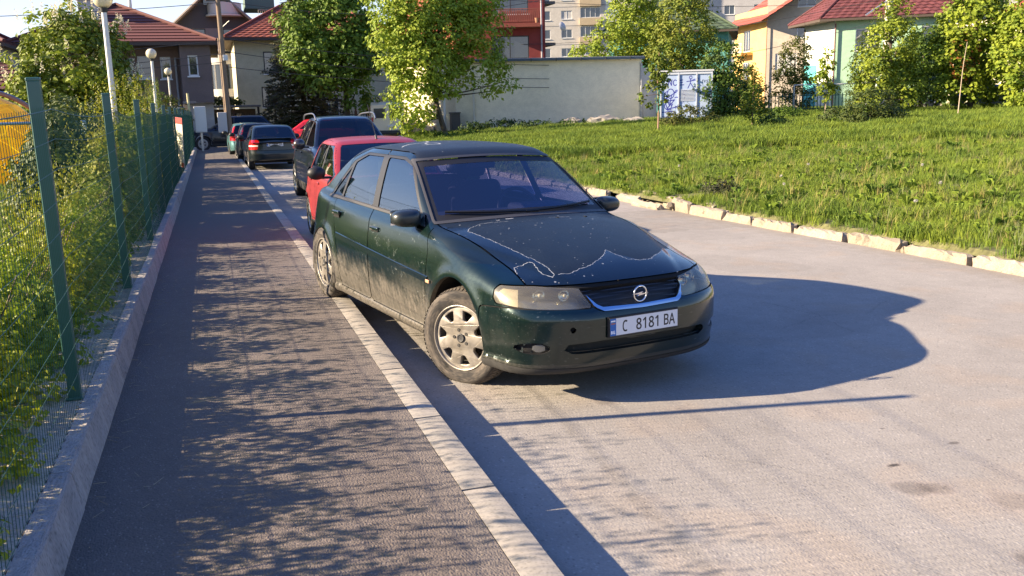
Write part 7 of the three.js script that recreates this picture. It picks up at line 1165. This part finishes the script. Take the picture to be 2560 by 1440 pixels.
    const g2 = (u, y) => { const l = Math.hypot(9.5, 7.3), fx = 9.5 / l, fz = 7.3 / l, T = (uu, d, yy) => [B[0] + fx * uu - fz * d, yy, B[1] + fz * uu + fx * d], g = new GB(); g.quad(T(u, 1.2, y), T(u + 3, 1.2, y), T(u + 3, 1.2, y + .22), T(u, 1.2, y + .22)).quad(T(u, 1.2, y + .22), T(u + 3, 1.2, y + .22), T(u + 3, 0, y + .22), T(u, 0, y + .22)).quad(T(u, 0, y), T(u, 1.2, y), T(u, 1.2, y + .22), T(u, 0, y + .22)).quad(T(u, 0, y), T(u + 3, 0, y), T(u + 3, 1.2, y), T(u, 1.2, y)); part('balcony_slab', g.geo(), whitePaint, b); const a = T(u + .05, 1.15, 0), c = T(u + 2.95, 1.15, 0); railing(b, [a[0], a[2]], [c[0], c[2]], y + .22, .95, whitePaint, 'balcony_railing'); const a2 = T(u + .05, .05, 0); railing(b, [a2[0], a2[2]], [a[0], a[2]], y + .22, .95, whitePaint, 'balcony_railing'); };
    g2(5.0, 9.9); g2(5.0, 7.0); g2(5.0, 4.1);
    const r = roofGroup(b); roofFace(r, [54.4, 9.7, -91.2], [52.7, 9.7, -80.7], [58.6, 14.2, -76.6], [60.3, 14.2, -87.2], tileMat(.30, .07, .05, 8), 10); roofFace(r, [64.6, 11.2, -72.6], [66.4, 11.2, -83], [60.3, 14.2, -87.2], [58.6, 14.2, -76.6], red, 8); downpipe(b, 53.9, -81.55, 0, 10.4, std([.45, .22, .12], .6));
  }
  { // mint house
    const b = thing('mint_house', 'mint green house with wine red roof at the right', 'house', [0, 0, 0], 0, G), wt = plaster(.70, .72, .64, 101), gn = plaster(.30, .46, .32, 102), tq = plaster(.10, .42, .46, 103), A = [43.06, -60.2], M = [42.75, -58.1], B = [42.4, -55.7], C = [49.2, -50.6], L = Math.hypot(6.8, 5.1);
    facade(b, A, B, 4.4, 7.3, wt); facade(b, A, M, 0, 4.4, tq, [], 'base_wall'); facade(b, M, B, 0, 4.4, wt, [], 'base_wall'); facade(b, B, C, 0, 7.5, gn, [[1.35, 3.0, 5.2, 6.7], [5.6, 7.2, 5.2, 6.7], [1.4, 2.9, 2.2, 3.6], [5.6, 7.2, 2.2, 3.6]]);
    const r = hipRoof(b, [A, B, C, [50.2, -55.4]], 7.4, 10.4, .9, [[45.0, -56.6], [47.6, -54.6]], wine, 14, .5); downpipe(b, B[0] - .1, B[1] + .14, 0, 7.1, std([.16, .08, .07], .5)); downpipe(b, A[0] - .05, A[1] + .15, 0, 7.1, frameDark);
  }
  { const b = thing('edge_house', 'cream house with orange tile eaves cut by the right edge', 'house', [0, 0, 0], 0, G), cr = plaster(.62, .56, .43, 111); facade(b, [46.9, -43.0], [55, -36.5], 0, 6.6, cr, [[2, 3.4, 2.4, 3.8], [4.5, 6, 4.6, 6]]); facade(b, [47.2, -50], [46.9, -43.0], 0, 6.6, cr); hipRoof(b, [[46.9, -43.0], [55, -36.5], [59, -43], [51, -50]], 6.6, 9.4, .9, [[51.5, -44], [54.5, -41.6]], red, 12, .5); }
}
const plasterYellow = plaster(.42, .33, .21, 120);
buildSedan();
buildTraffic();
buildStreet();
buildHouses();
buildTrees();
buildHedge();
buildGrass();
renderer.render(scene, camera);
